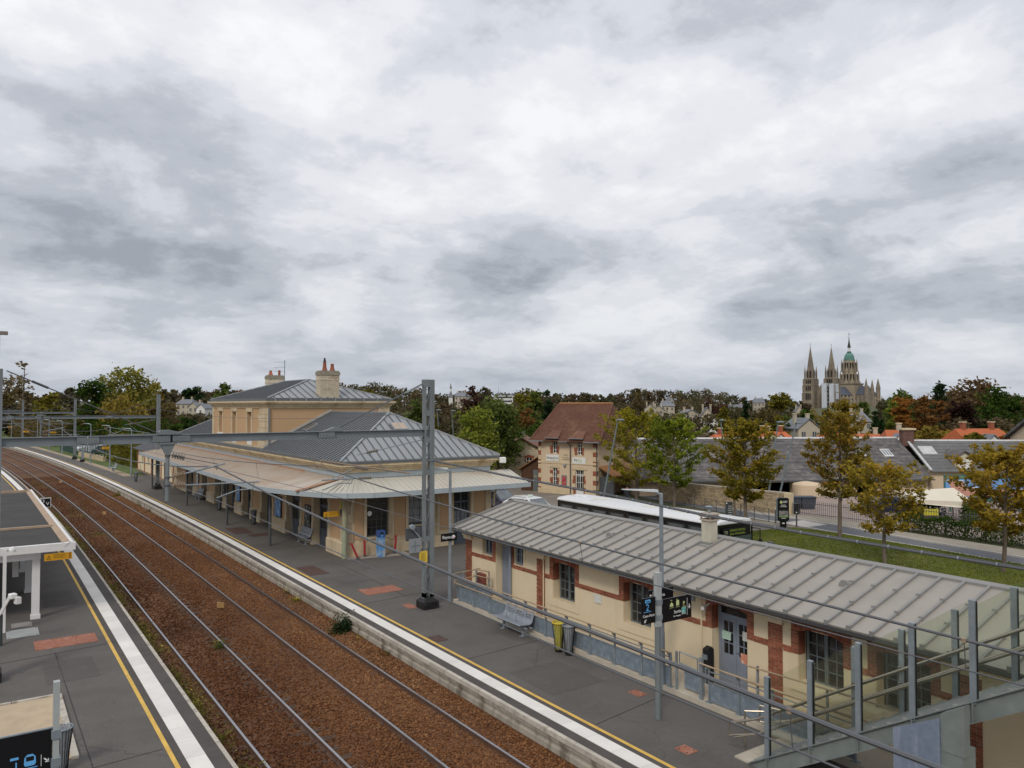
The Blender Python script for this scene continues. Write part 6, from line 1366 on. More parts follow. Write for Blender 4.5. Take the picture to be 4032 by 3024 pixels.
s4 = house_sign('notice_case', 'red poster in a grey wall case beside the glazed door', 2.6, 3.16, Z(-.1), Z(.94), M_galv)
obj('sheet', MB().box(2.68, -.076, Z(.0), 3.08, -.071, Z(.85)), mat('red_poster', (.42, .045, .055), .6, var=.2, scale=6, col2=(.6, .35, .25), scale2=5, amt2=.25), s4, world=False)
tag(obj('wall_lantern', MB().lathe(0, 0, [(.10, -.14), (.13, 0), (.08, .14)], 10), M_galv), 'small round wall lantern below the stone plaque', 'lantern').location = Vector((44.16, 59.29, 0))+Vector((.337*2.98, -.941*2.98, 1.9))+Vector((-.1, -.04, 0))
# boarded lean-to against the house
sd = thing('timber_shed', 'brown boarded lean-to shed with grey door beside the cream house', 'shed', (43.76, 61.6, GF), R(-70.3+11))
for i in range(13):
    x0 = i*.17; h = Z(1.25)+(x0+.08)/2.2*1.35; obj('board', MB().box(x0, -.02, 0, x0+.16, .02, h), M_wood, sd, world=False)
obj('door', MB().box(1.28, -.05, 0, 1.8, -.021, 2.05), M_greengrey, sd, world=False); obj('door_plate', MB().box(1.42, -.056, 1.35, 1.66, -.051, 1.5), mat('plate_tan', (.4, .33, .18), .6), sd, world=False)
obj('roof', MB().add([(-.3, -.35, Z(1.12)), (2.3, -.35, Z(2.72)), (2.3, 3, Z(2.72)), (-.3, 3, Z(1.12)), (-.3, -.35, Z(1.2)), (2.3, -.35, Z(2.8)), (2.3, 3, Z(2.8)), (-.3, 3, Z(1.2))], [(0,1,2,3),(4,5,6,7),(0,1,5,4),(1,2,6,5),(2,3,7,6),(3,0,4,7)]), M_tile_edge, sd, world=False)
obj('side_boards', MB().box(0, .02, 0, .04, 2.8, Z(1.2)), M_wood, sd, world=False)
# rubble stone house behind
sto = thing('stone_house', 'rough pale stone house gable with brown tiled roof behind the trees', 'house', (48.9, 68.8, G0), R(-34.7-3))
def SP(name, mb, m, p=None): return obj(name, mb, m, p or sto, world=False)
hw, he, ha = 3.3, 2.9, 4.6
SP('gable_wall', MB().prism([(-hw, 0), (hw, 0), (hw, he), (0, ha), (-hw, he)], 0, .4, 'y'), mat('pale_rubble', (.50, .42, .30), .95, var=.3, scale=3.5, bump=.8, bscale=4.5)); SP('side_wall', MB().box(-hw, .4, 0, -hw+.4, 9, he).box(hw-.4, .4, 0, hw, 9, he), M_rubble)
rr = random.Random(5); stone_me = MB().box(-.5, -.5, -.5, .5, .5, .5).mesh('stone')
z = .1
while z < ha-.3:
    h = rr.uniform(.16, .26); half = hw if z < he else hw*(ha-z-h)/(ha-he); x = -half
    while x < half-.12:
        w = rr.uniform(.22, .5); w = min(w, half-x)
        if not (.35 < x+w/2 < 1.35 and 1.2 < z < 2.7):
            o = bpy.data.objects.new('stone', stone_me); link(o, sto); o.location = (x+w/2, -.01, z+h/2); o.scale = (w-.03, .05+rr.uniform(0, .03), h-.03)
        x += w
    z += h
stone_me.materials.append(mat('pale_stone', (.56, .475, .345), .92, var=.15, scale=3, rand=.16))
wn = SP('window', MB().box(.5, -.03, 1.35, .56, .03, 2.6).box(1.14, -.03, 1.35, 1.2, .03, 2.6).box(.82, -.03, 1.35, .88, .03, 2.6).box(.5, -.031, 1.9, 1.2, .031, 1.95).box(.5, -.031, 2.25, 1.2, .031, 2.3).box(.5, -.031, 1.6, 1.2, .031, 1.64), M_white); SP('pane', MB().box(.56, -.005, 1.35, 1.14, .005, 2.6), M_pane, wn)
SP('brick_jamb', MB().box(.36, -.05, 2.1, .5, .0, 2.6), M_q); SP('brick_jamb', MB().box(1.2, -.05, 2.1, 1.34, 0, 2.6), M_q); SP('brick_arch', MB().prism([(.3, 2.6), (1.4, 2.6), (1.4, 2.75), (.85, 2.92), (.3, 2.75)], -.06, .0, 'y'), M_q)
for s in (-1, 1): SP('roof_slope', MB().add([(s*(hw+.4), -.4, he-.25), (0, -.4, ha+.1), (0, 9.3, ha+.1), (s*(hw+.4), 9.3, he-.25), (s*(hw+.4), -.4, he-.12), (0, -.4, ha+.23), (0, 9.3, ha+.23), (s*(hw+.4), 9.3, he-.12)], [(0,1,2,3),(4,5,6,7),(0,1,5,4),(1,2,6,5),(2,3,7,6),(3,0,4,7)]), M_tile)
SP('cowl', MB().lathe(0.2, .5, [(.10, ha+.2), (.10, ha+.55), (.2, ha+.6), (.14, ha+.85), (.03, ha+.9)], 10), M_galv)
SP('pipe', MB().cyl(-.6, -.5, 0, .95, .05, 8), M_iron)
# ------------------------------------------------------------- roadside rubble wall (stones laid in courses)
wal = thing('rubble_wall', 'long rough stone wall between the road and the barn', 'wall', (50, 42, G0))
wa, wb = Vector((49.2, 48.5, 0)), Vector((50.5, 36.4, 0)); wd = (wb-wa).normalized(); wl = (wb-wa).length; wn_ = Vector((wd.y, -wd.x, 0)); wn_ = wn_ if wn_.x < 0 else -wn_; wang = math.atan2(wd.y, wd.x)
def wtop(u): return .85+.06*math.sin(u*.7) if u < 8.6 else .80
obj('core', MB().add([(wa+wd*0)+Vector((0, 0, G0)), (wb)+Vector((0, 0, G0)), wb+Vector((0, 0, .78)), wa+Vector((0, 0, .8)), wa-wn_*.4+Vector((0, 0, G0)), wb-wn_*.4+Vector((0, 0, G0)), wb-wn_*.4+Vector((0, 0, .78)), wa-wn_*.4+Vector((0, 0, .8))], [(0,1,2,3),(4,5,6,7),(0,1,5,4),(1,2,6,5),(2,3,7,6),(3,0,4,7)]), M_rubble_bed, wal)
cnt = 0; z = G0+.02; far_st = MB()
lst = []
while z < .74:
    h = rr.uniform(.09, .16); u = 0
    while u < wl-.1:
        w = rr.uniform(.2, .55); w = min(w, wl-u); lst.append((u+w/2, z+h/2, w-.025, h-.02)); u += w
    z += h
lst.sort(key=lambda q: -q[0])
for i, (u, zz, w, h) in enumerate(lst):
    p = wa+wd*u+wn_*rr.uniform(.0, .03)+Vector((0, 0, zz))
    if i < 300:
        o = bpy.data.objects.new('stone', stone_me); link(o, wal); o.location = p; o.rotation_euler = (0, 0, wang); o.scale = (w, .08, h); o.matrix_parent_inverse = wm(wal).inverted()
        o.material_slots[0].link = 'OBJECT'; o.material_slots[0].material = M_rubble
    else: far_st.cbox(p, (w, .08, h), wang)
stuff('stones', far_st, mat('rubble_stone_far', (.40, .315, .205), .92, var=.3, scale=3.5, island=.22), parent=wal)
obj('coping', MB().bar(wa+Vector((0, 0, .82))-wn_*.18, wb+Vector((0, 0, .80))-wn_*.18, .5, .07), mat('wall_coping', (.38, .33, .26), .9, var=.2, scale=4), wal)
obj('end_pier', MB().cbox(wb+Vector((.05, -.25, -.02)), (.5, .5, 1.72), wang), M_stone, wal)
# ------------------------------------------------------------- long slate barn
e_ = Vector((.871, -.492, 0)); n_ = Vector((.492, .871, 0)); A_ = Vector((60.3, 45.3, 0)); ang_b = math.atan2(e_.y, e_.x)
barn = thing('slate_barn', 'long low barn with patched slate roof and pale ridge line', 'barn', A_+Vector((0, 0, -2)), ang_b)
M_slate2 = mat('old_slate', (.105, .098, .10), .8, var=.35, scale=1.8, bump=.6, bscale=7, col2=(.17, .155, .145), scale2=.9, amt2=.35, rand=.12)
def BP(name, mb, m, p=None): return obj(name, mb, m, p or barn, world=False)
ev, rg = 2.8, 6.15   # local heights above -2
u0, u1 = -12.5, 15.9
n = 12
for k in range(n):   # slate courses as stepped bands
    for j in range(14):
        ua, ub = u0+(u1-u0)*j/14, u0+(u1-u0)*(j+1)/14
        a, b = k/n, (k+1.1)/n; ya, za = -.6+6.0*a, ev-.3+(rg-ev+.3)*a; yb, zb = -.6+6.0*b, ev-.3+(rg-ev+.3)*b
        w1, w2 = rr.uniform(-.03, .03), rr.uniform(-.03, .03)
        BP('slate_band', MB().add([(ua, ya, za+.05+w1), (ub, ya, za+.05+w2), (ub, yb, zb+.01), (ua, yb, zb+.01), (ua, ya, za-.03), (ub, ya, za-.03), (ub, yb, zb-.06), (ua, yb, zb-.06)], [(0,1,2,3),(4,5,6,7),(0,1,5,4),(1,2,6,5),(2,3,7,6),(3,0,4,7)]), M_slate2)
BP('rear_slope', MB().add([(u0, 5.4, rg), (u1, 5.4, rg), (u1, 11.4, ev), (u0, 11.4, ev), (u0, 5.4, rg-.1), (u1, 5.4, rg-.1), (u1, 11.4, ev-.1), (u0, 11.4, ev-.1)], [(0,1,2,3),(4,5,6,7),(0,1,5,4),(1,2,6,5),(2,3,7,6),(3,0,4,7)]), M_slate2)
M_ridgew = mat('pale_ridge', (.50, .50, .50), .8, var=.2, scale=2)
for j in range(20): BP('ridge_tile', MB().prism([(5.25, rg-.02), (5.4, rg+.14), (5.55, rg-.02)], u0+(u1-u0)*j/20, u0+(u1-u0)*(j+1)/20-.02, 'x'), M_ridgew)
bops = [(-1.5, 2.2, 0, 2.3), (2.6, 4.4, .0, 2.3), (8.6, 10.6, 0, 2.3)]
BP('front_wall', wall_open('y', 0, .35, u0, u1, 0, ev, bops), M_bcream); BP('back_wall', MB().box(u0, 10.6, 0, u1, 10.9, ev), M_rubble); BP('side_wall', MB().prism([(0, 0), (10.8, 0), (10.8, ev), (5.4, rg-.1), (0, ev)], u0, u0+.3, 'x').prism([(0, 0), (10.8, 0), (10.8, ev), (5.4, rg-.1), (0, ev)], u1-.3, u1, 'x'), M_bcream)
BP('post', MB().box(2.25, -.02, 0, 2.5, .3, ev), M_stone); BP('floor_slab', MB().box(u0, .35, -.2, u1, 10.6, .02), M_conc); BP('bay_shade_sheet', MB().box(u0+.3, 6, 0, u1-.3, 6.1, 4.5), mat('barn_shade_colour', (.03, .026, .022), .9), barn)  # near-black sheet carries the shade of the open bays in its colour
BP('gutter', MB().box(u0, -.74, ev-.36, u1, -.6, ev-.24), M_iron)
for ux in (10.2, 13.0):
    f = MB(); sl = (rg-ev+.3)/6.0
    q = [(ux, 2.6, ev-.3+3.2*sl+.1), (ux+.9, 2.6, ev-.3+3.2*sl+.1), (ux+.9, 3.6, ev-.3+4.2*sl+.1), (ux, 3.6, ev-.3+4.2*sl+.1)]
    s = BP('skylight', MB().add([*q, *[(a, b, c-.12) for a, b, c in q]], [(0,1,2,3),(4,5,6,7),(0,1,5,4),(1,2,6,5),(2,3,7,6),(3,0,4,7)]), M_white)
    for k in range(3): BP('pane', MB().quad(*[(ux+.06+k*.28, 2.68, ev-.3+3.28*sl+.112), (ux+.28+k*.28, 2.68, ev-.3+3.28*sl+.112), (ux+.28+k*.28, 3.52, ev-.3+4.12*sl+.112), (ux+.06+k*.28, 3.52, ev-.3+4.12*sl+.112)]), mat('grey_pane', (.22, .24, .26), .2), s)
wc = thing('water_tank', 'round cream plastered tank under the barn eave', 'tank', A_+e_*3.2+n_*-.9+Vector((0, 0, -2))); obj('body', MB().lathe(0, 0, [(1.25, 0), (1.25, 2.2), (1.15, 2.35), (.2, 2.5)], 24), M_bcream, wc, world=False); obj('opening', MB().cbox((.9, -.88, 1.55), (.25, .1, .45), R(45)), M_pane, wc, world=False)
# the dwelling that turns off the barn, with a dormer
e2 = Vector((.80, -.60, 0)).normalized(); a2 = math.atan2(e2.y, e2.x); O2 = A_+e_*15.95+n_*.2
dw = thing('dormer_house', 'cream house with slate roof and white dormer joined to the barn', 'house', O2+Vector((0, 0, -2)), a2)
def DPp(name, mb, m, p=None): return obj(name, mb, m, p or dw, world=False)
for k in range(10):
    for j in range(6):
        ua, ub = j*2.0, (j+1)*2.0; a, b = k/10, (k+1.1)/10; ya, za, yb, zb = -.4+4.8*a, 3.2+2.7*a, -.4+4.8*b, 3.2+2.7*b
        DPp('slate_band', MB().add([(ua, ya, za+.05), (ub, ya, za+.05), (ub, yb, zb+.01), (ua, yb, zb+.01), (ua, ya, za-.05), (ub, ya, za-.05), (ub, yb, zb-.06), (ua, yb, zb-.06)], [(0,1,2,3),(4,5,6,7),(0,1,5,4),(1,2,6,5),(2,3,7,6),(3,0,4,7)]), mat('grey_slate', (.135, .135, .135), .8, var=.2, scale=1.8, bump=.5, bscale=7, rand=.08))
DPp('front_wall', MB().box(0, 0, 0, 12, .35, 3.3), M_bcream); DPp('gable_wall', MB().prism([(0, 0), (9, 0), (9, 3.2), (4.4, 5.8), (0, 3.2)], 11.7, 12.0, 'x'), M_bcream)
for j in range(9): DPp('ridge_tile', MB().prism([(4.25, 5.88), (4.4, 6.04), (4.55, 5.88)], j*1.35, (j+1)*1.35-.02, 'x'), M_ridgew)
DPp('verge_tiles', MB().bar((-.05, -.45, 3.35), (-.05, 4.4, 6.0), .22, .14), M_ridgew)
DPp('rear_slope', MB().quad((0, 4.4, 5.88), (12, 4.4, 5.88), (12, 9.2, 3.1), (0, 9.2, 3.1)), M_slate2)
dm = DPp('dormer', MB().prism([(2.6, 2.7), (4.0, 2.7), (4.0, 4.6), (3.3, 5.05), (2.6, 4.6)], .1, 2.6, 'y'), mat('dormer_cream', (.60, .55, .44), .8, var=.06)); DPp('window', MB().box(2.85, .06, 3.1, 3.75, .1, 4.4), M_white, dm); DPp('dormer_roof', MB().prism([(2.4, 4.5), (3.3, 5.1), (4.2, 4.5), (4.2, 4.62), (3.3, 5.24), (2.4, 4.62)], -.15, 2.8, 'y'), M_slate2, dm)
sk = DPp('skylight', MB().add([(.5, 2.2, 4.75), (1.9, 2.2, 4.75), (1.9, 3.4, 5.43), (.5, 3.4, 5.43), (.5, 2.2, 4.6), (1.9, 2.2, 4.6), (1.9, 3.4, 5.28), (.5, 3.4, 5.28)], [(0,1,2,3),(4,5,6,7),(0,1,5,4),(1,2,6,5),(2,3,7,6),(3,0,4,7)]), M_ridgew)
DPp('chimney', MB().box(-.6, 4.0, 5.4, .5, 4.8, 7.0), mat('dark_brick', (.14, .075, .06), .9, var=.3, scale=5, bump=.3, bscale=20), dw); DPp('chimney_cap', MB().box(-.75, 3.85, 7.0, .65, 4.95, 7.18), M_stone)
g2 = thing('cream_house', 'cream rendered house gable at the right edge behind autumn trees', 'house', (O2+e2*12.2+Vector((0, 0, -2)))[:], a2)
obj('gable_wall', MB().prism([(-.5, 0), (8, 0), (8, 6.2), (3.75, 8.4), (-.5, 6.2)], .1, 6, 'x'), M_bcream, g2, world=False); obj('roof', MB().prism([(-1.0, 6.0), (3.75, 8.5), (8.5, 6.0), (8.5, 6.25), (3.75, 8.78), (-1.0, 6.25)], -.3, 6.4, 'x'), M_slate2, g2, world=False); obj('window', MB().box(.05, 2.4, 3.6, .1, 3.3, 5.0), M_white, g2, world=False)
# ------------------------------------------------------------- tour billboard, marquee, iron fence, bins
bd = thing('tour_billboard', 'wide blue and green tour billboard with a coast map on posts', 'billboard', (62.0, 30.3, -.85), R(-34.7))
zb = .85
obj('board', MB().box(0, 0, -.05+zb, 6.4, .08, 2.05+zb), mat('board_teal', (.035, .14, .16), .6, var=.1), bd, world=False); obj('sea', MB().box(.12, -.01, .32+zb, 6.28, -.004, 1.72+zb), mat('board_blue', (.16, .33, .62), .6, var=.08), bd, world=False)
obj('land', MB().prism([(.25, 1.62+zb), (.9, 1.55+zb), (1.45, 1.58+zb), (1.6, 1.25+zb), (2.0, 1.0+zb), (2.6, 1.05+zb), (3.6, .9+zb), (6.2, .95+zb), (6.2, .36+zb), (.85, .38+zb), (.62, .8+zb), (.45, 1.2+zb)], -.018, -.011, 'y'), mat('board_pink', (.52, .27, .20), .6, var=.05), bd, world=False)
obj('coast', MB().tube([(.25, -.02, 1.64+zb), (.9, -.02, 1.58+zb), (1.45, -.02, 1.61+zb), (1.62, -.02, 1.26+zb), (2.0, -.02, 1.03+zb), (2.6, -.02, 1.08+zb)], .03, 5), M_txt_w, bd, world=False)
for i, (x, z) in enumerate(((1.0, 1.4), (1.2, 1.3), (.95, 1.15), (1.3, 1.45), (1.1, .95), (1.35, .8), (.95, .75), (2.2, 1.4), (2.45, 1.5), (2.6, 1.3))): obj('map_mark', MB().box(x, -.022, z+zb, x+.16, -.019, z+.05+zb), M_txt_k, bd, world=False)
BMx = Matrix.LocRotScale(bd.location, bd.rotation_euler, bd.scale)
text('lettering', 'TOURS of The Normandy', .24, BMx @ face_matrix((.15, -.012, 1.80+zb), (1, 0, 0)), mat('board_yellow', (.50, .50, .05), .6), bd); text('lettering', 'Découverte du Débarquement', .24, BMx @ face_matrix((.15, -.012, .06+zb), (1, 0, 0)), mat('board_yellow', (.50, .50, .05)), bd)
for x in (.5, 3.2, 5.9): obj('post', MB().box(x, .1, -1.2, x+.12, .22, 2.0+zb), mat('post_green', (.05, .12, .09), .7), bd, world=False)
tn = thing('marquee', 'cream canvas marquee roof beside the tour billboard', 'marquee', (57.6, 28.6, -.85), R(-34.7)); tn.scale = (.62, .8, .92)
tp = [(-3.4, -1.6, 1.75), (3.0, -1.6, 1.55), (3.6, 2.2, 1.9), (-3.4, 2.2, 1.9), (-1.6, .2, 2.35), (2.0, .2, 2.5)]
obj('canvas', MB().add(tp+[(-3.4, -1.6, 1.45), (3.0, -1.6, 1.2), (3.6, 2.2, 1.6), (-3.4, 2.2, 1.6), (1.2, -1.75, 1.15)], [(0, 1, 5, 4), (1, 2, 5), (2, 3, 4, 5), (3, 0, 4), (0, 6, 10, 7, 1), (1, 7, 8, 2), (3, 9, 6, 0)]), mat('canvas', (.66, .61, .50), .8, var=.05, scale=1), tn, world=False)
for x, y in ((-3.2, -1.4), (2.8, -1.4), (3.2, 2), (-3.2, 2)): obj('pole', MB().cyl(x, y, 0, 1.7, .05, 8), mat('dark_pole', (.05, .03, .03), .7), tn, world=False)
obj('yellow_banner', MB().box(-2.9, -1.75, .55, -1.2, -1.72, 1.05), mat('yellow_banner', (.55, .50, .03), .6, col2=(.05, .2, .08), scale2=3, amt2=.3), tn, world=False)
def iron_fence(a, b, label, h=1.0, z0=G0+.1, m=None, step=.15):
    a, b = Vector(a), Vector(b); L_ = (b-a).length; d = (b-a).normalized(); t = thing('iron_fence', label, 'fence', (*a, z0)[:3] if len(a) == 2 else (a.x, a.y, z0))
    m = m or M_iron
    for z in (.18, h-.12): obj('rail', MB().bar(a+Vector((0, 0, z0+z)), b+Vector((0, 0, z0+z)), .03, .04), m, t)
    me = MB().box(-.011, -.011, 0, .011, .011, h).add([(-.02, -.02, h), (.02, -.02, h), (.02, .02, h), (-.02, .02, h), (0, 0, h+.1)], [(0,1,4),(1,2,4),(2,3,4),(3,0,4)]).mesh('bar')
    n = int(L_/step)
    for i in range(n+1): shared(t, 'bar', me, m, a+d*(L_*i/n)+Vector((0, 0, z0)))
    return t
iron_fence((50.75, 35.6, 0), (51.2, 29.8, 0), 'dark iron railing with spear tops beside the stone pier', 1.05)
iron_fence((51.4, 29.6, 0), (52.4, 19.5, 0), 'weathered picket railing behind the clipped hedge', 1.1, G0+.35)
def street_barrier(pts, label):
    t = thing('street_barrier', label, 'barrier', (*pts[0], G0), group=None)
    for (x0, y0), (x1, y1) in zip(pts, pts[1:]):
        for x, y in ((x0, y0),): obj('post', MB().cyl(x, y, G0, G0+1.0, .03, 8), M_iron, t)
        obj('cross_bar', MB().tube([(x0, y0, G0+.35), (x1, y1, G0+.9)], .018, 6), M_iron, t); obj('top_bar', MB().tube([(x0, y0, G0+.95), (x1, y1, G0+.95)], .015, 6), M_iron, t)
    return t
street_barrier([(46.35+(47.9-46.35)*(i/7)**1.3, 34.8+i*1.35) for i in range(8)], 'thin dark pedestrian barrier along the pavement edge by the road')
for x, y, l in ((46.3, 34.2, 'dark bollard with pale top left of the crossing'), (46.0, 32.3, 'dark bollard with pale top at the corner of the lawn')):
    t = thing('bollard', l, 'bollard', (x, y, G0)); obj('shaft', MB().cyl(x, y, G0, G0+.98, .05, 10), M_iron, t); obj('cap', MB().lathe(x, y, [(.055, G0+.98), (.06, G0+1.02), (.02, G0+1.07)], 10), M_kerb, t)
gb = thing('utility_cabinet', 'small black utility cabinet beside the stone pier', 'cabinet', (50.9, 35.7, G0)); obj('box', MB().cbox((50.85, 35.72, -.3), (.4, .4, .75), R(-34)), M_black, gb); obj('pole', MB().cyl(50.7, 35.85, G0, .2, .05, 8), M_galv, gb); obj('foot', MB().cbox((50.85, 35.72, -.75), (.3, .3, .2), R(-34)), M_iron, gb)
M_bin = mat('wheelie_blue', (.045, .055, .075), .5, var=.1)
for i, (x, y, l) in enumerate(((53.95, 38.1, 'left dark blue wheeled bin behind the stone wall'), (54.85, 37.5, 'right larger dark blue wheeled bin behind the stone wall'))):
    t = thing('wheeled_bin', l, 'bin', (x, y, -1.1), R(-34.7)); s = 1+.25*i
    obj('body', MB().add([(-.35*s, -.3, .12), (.35*s, -.3, .12), (.35*s, .3, .12), (-.35*s, .3, .12), (-.45*s, -.4, 1.15), (.45*s, -.4, 1.15), (.45*s, .4, 1.15), (-.45*s, .4, 1.15)], [(0,1,2,3),(4,5,6,7),(0,1,5,4),(1,2,6,5),(2,3,7,6),(3,0,4,7)]), M_bin, t, world=False); obj('lid', MB().box(-.48*s, -.45, 1.15, .48*s, .45, 1.28), M_bin, t, world=False, bevel=.04)
    for xx in (-.3, .3): obj('wheel', MB().tube([(xx*s-.04, .32, .1), (xx*s+.04, .32, .1)], .1, 10), M_black, t, world=False)
# advertising totem and town direction sign
tt = thing('advertising_totem', 'black illuminated advertising totem with a photo poster on the pavement', 'totem', (44.66, 32.4, G0), R(-34.7))
zo = .85
obj('casing', MB().prism([(-.38, .62), (-.3, .54), (.3, .54), (.38, .62), (.38, 2.02), (.3, 2.10), (-.3, 2.10), (-.38, 2.02)], -.09, .09, 'y'), M_sign_b, tt, world=False); obj('side_shell', MB().prism([(-.42, .66), (-.36, .58), (-.36, 2.08), (-.42, 2.0)], -.05, .16, 'y'), M_galv, tt, world=False)
obj('poster', MB().box(-.32, -.097, .66, .32, -.091, 2.0), mat('poster_black', (.012, .011, .013), .3, var=.2, scale=4), tt, world=False); obj('poster_photo', MB().box(-.31, -.101, .86, .31, -.098, 1.24), mat('poster_photo', (.16, .17, .18), .4, var=.6, scale=5, col2=(.45, .38, .33), scale2=6, amt2=.3), tt, world=False)
obj('green_band', MB().box(-.31, -.102, .80, .31, -.099, .87), mat('poster_green', (.18, .33, .10), .5), tt, world=False); obj('leaf_mark', MB().prism([(-.25, 1.78), (-.15, 1.7), (-.05, 1.78), (-.1, 1.9), (-.2, 1.92)], -.101, -.098, 'y'), M_txt_gr, tt, world=False)
for k, (z, w) in enumerate(((1.86, .3), (1.78, .24), (1.60, .34), (1.5, .42), (.72, .3))): obj('text_line', MB().box(-.02 if k < 2 else -w/2, -.101, z, (-.02+w) if k < 2 else w/2, -.098, z+.03), M_txt_w, tt, world=False)
obj('foot', MB().box(-.2, -.07, 0, .2, .07, .56), M_sign_b, tt, world=False); obj('foot_text', MB().box(-.08, -.074, .36, .08, -.071, .44), M_txt_w, tt, world=False)
dsn = thing('town_direction_sign', 'dark grey town direction panel beside a thin tree trunk', 'sign', (44.93, 37.18, G0), R(-34.7)); obj('panel', MB().box(-.24, -.05, .0, .24, .05, 1.32), mat('slate_panel', (.045, .055, .058), .5, var=.08), dsn, world=False)
for k in range(6): obj('text_line', MB().box(-.05-.03*(k % 3), -.055, 1.0-.15*k, .2, -.051, 1.025-.15*k), M_txt_w, dsn, world=False)
obj('bird_mark', MB().prism([(-.2, 1.15), (-.1, 1.22), (-.2, 1.28)], -.055, -.051, 'y'), M_txt_w, dsn, world=False)
bk = thing('lawn_box', 'two grey metal boxes standing on the lawn behind the roof ridge', 'box', (29.6, 22.3, G0), R(-34.7)); obj('box', MB().box(-.27, -.1, 0, -.02, .15, 2.1), M_galv, bk, world=False); obj('box', MB().box(.02, -.1, 0, .27, .15, 2.12), M_iron, bk, world=False)
# ------------------------------------------------------------- bus
M_buswhite = mat('bus_white', (.66, .67, .68), .4, var=.06, scale=1.2, col2=(.52, .52, .51), scale2=.8, amt2=.15); M_busglass = mat('bus_glass', (.010, .010, .011), .08, var=.2, spec=.7)
bus = thing('city_bus', 'long white roofed single deck bus with dark glass behind the zinc roof', 'bus', (29.25, 29.85, G0), 0)
Lb, Wb, Hb = 6.0, 1.25, 3.02
body = [(-Wb, .32), (-Wb, 2.55), (-Wb+.12, 2.86), (-Wb+.4, 2.98), (Wb-.4, 2.98), (Wb-.12, 2.86), (Wb, 2.55), (Wb, .32)]
def BU(name, mb, m, p=None, **k): return obj(name, mb, m, p or bus, world=False, **k)
BU('body', MB().prism([(-Wb, .32), (-Wb, 1.15), (Wb, 1.15), (Wb, .32)], -Lb, Lb, 'y'), M_buswhite, bevel=.03)
BU('roof', MB().prism([(-Wb, 2.78), (-Wb+.04, 2.88), (-Wb+.16, 2.95), (-.5, 3.0), (.5, 3.0), (Wb-.16, 2.95), (Wb-.04, 2.88), (Wb, 2.78)], -Lb, Lb, 'y'), M_buswhite, bevel=.05)
BU('glass_band', MB().prism([(-Wb+.02, 1.15), (-Wb+.02, 2.78), (Wb-.02, 2.78), (Wb-.02, 1.15)], -Lb+.1, Lb-.1, 'y'), M_busglass)
for i in range(8):
    y = -Lb+.55+i*1.41
    for s in (-1, 1): BU('side_window', MB().box(s*(Wb-.012), y, 1.45, s*(Wb+.004), y+1.22, 2.62), mat('bus_window', (.035, .04, .042), .05, var=.4, scale=1.2, spec=.8))
    BU('opening_light', MB().box(-Wb-.008, y+.15, 2.3, -Wb-.003, y+1.05, 2.56), mat('bus_hopper', (.11, .12, .125), .1, var=.3, scale=2))
for y in (-3.7, .2): BU('door', MB().box(-Wb-.012, y, .4, -Wb-.004, y+1.2, 2.45), mat('bus_window', (.035, .04, .042)))
fw_ = BU('windscreen', MB().box(-Wb+.12, -Lb-.03, 1.05, Wb-.12, -Lb, 2.2), mat('windscreen', (.05, .075, .07), .05, var=.3, spec=.8)); dpn = BU('destination_display', MB().box(-.9, -Lb-.035, 2.24, .95, -Lb-.005, 2.62), M_sign_b)
BU('front_panel', MB().box(-Wb+.05, -Lb-.025, .35, Wb-.05, -Lb, 1.04), M_buswhite); BU('front_pillar', MB().box(-Wb, -Lb-.02, 1.05, -Wb+.11, -Lb, 2.6), M_sign_b); BU('front_pillar', MB().box(Wb-.11, -Lb-.02, 1.05, Wb, -Lb, 2.6), M_sign_b)
BM = Matrix.Translation(bus.location)
text('lettering', '79', .26, BM @ face_matrix((-.82, -Lb-.04, 2.32), (1, 0, 0)), mat('led_dim', (.30, .34, .20), .6), dpn); text('lettering', 'SERVICE SPECIAL', .15, BM @ face_matrix((-.42, -Lb-.04, 2.44), (1, 0, 0)), mat('led_lime', (.22, .30, .04), .6), dpn); text('lettering', 'SANS VOYAGEURS', .13, BM @ face_matrix((-.42, -Lb-.04, 2.28), (1, 0, 0)), mat('led_lime', (.22, .30, .04)), dpn)
for s in (-1, 1):
    mi = BU('wing_mirror', MB().tube([(s*Wb, -Lb, 2.5), (s*(Wb+.25), -Lb-.25, 2.45), (s*(Wb+.25), -Lb-.25, 1.8)], .03, 6), M_black); BU('mirror_glass', MB().box(s*(Wb+.25)-.1, -Lb-.3, 1.5, s*(Wb+.25)+.1, -Lb-.22, 1.95), M_black, mi)
for y in (-3.2, 3.0):
    for s in (-1, 1): wh = BU('wheel', MB().tube([(s*(Wb-.28), y, .48), (s*(Wb+.01), y, .48)], .48, 20), M_black); BU('rim', MB().tube([(s*(Wb-.05), y, .48), (s*(Wb+.02), y, .48)], .28, 16), M_galv, wh)
for y, sx in ((3.4, .7), (-.6, .7), (-3.0, .7)): BU('roof_hatch', MB().box(-sx*.55, y-.45, 2.99, sx*.55, y+.45, 3.035), mat('hatch_cream', (.66, .64, .58), .5), bevel=.03)
for y in (4.7, 5.3): BU('roof_vent', MB().lathe(-.2, y, [(.28, 2.98), (.28, 3.05), (.18, 3.10), (.02, 3.11)], 14), M_buswhite)
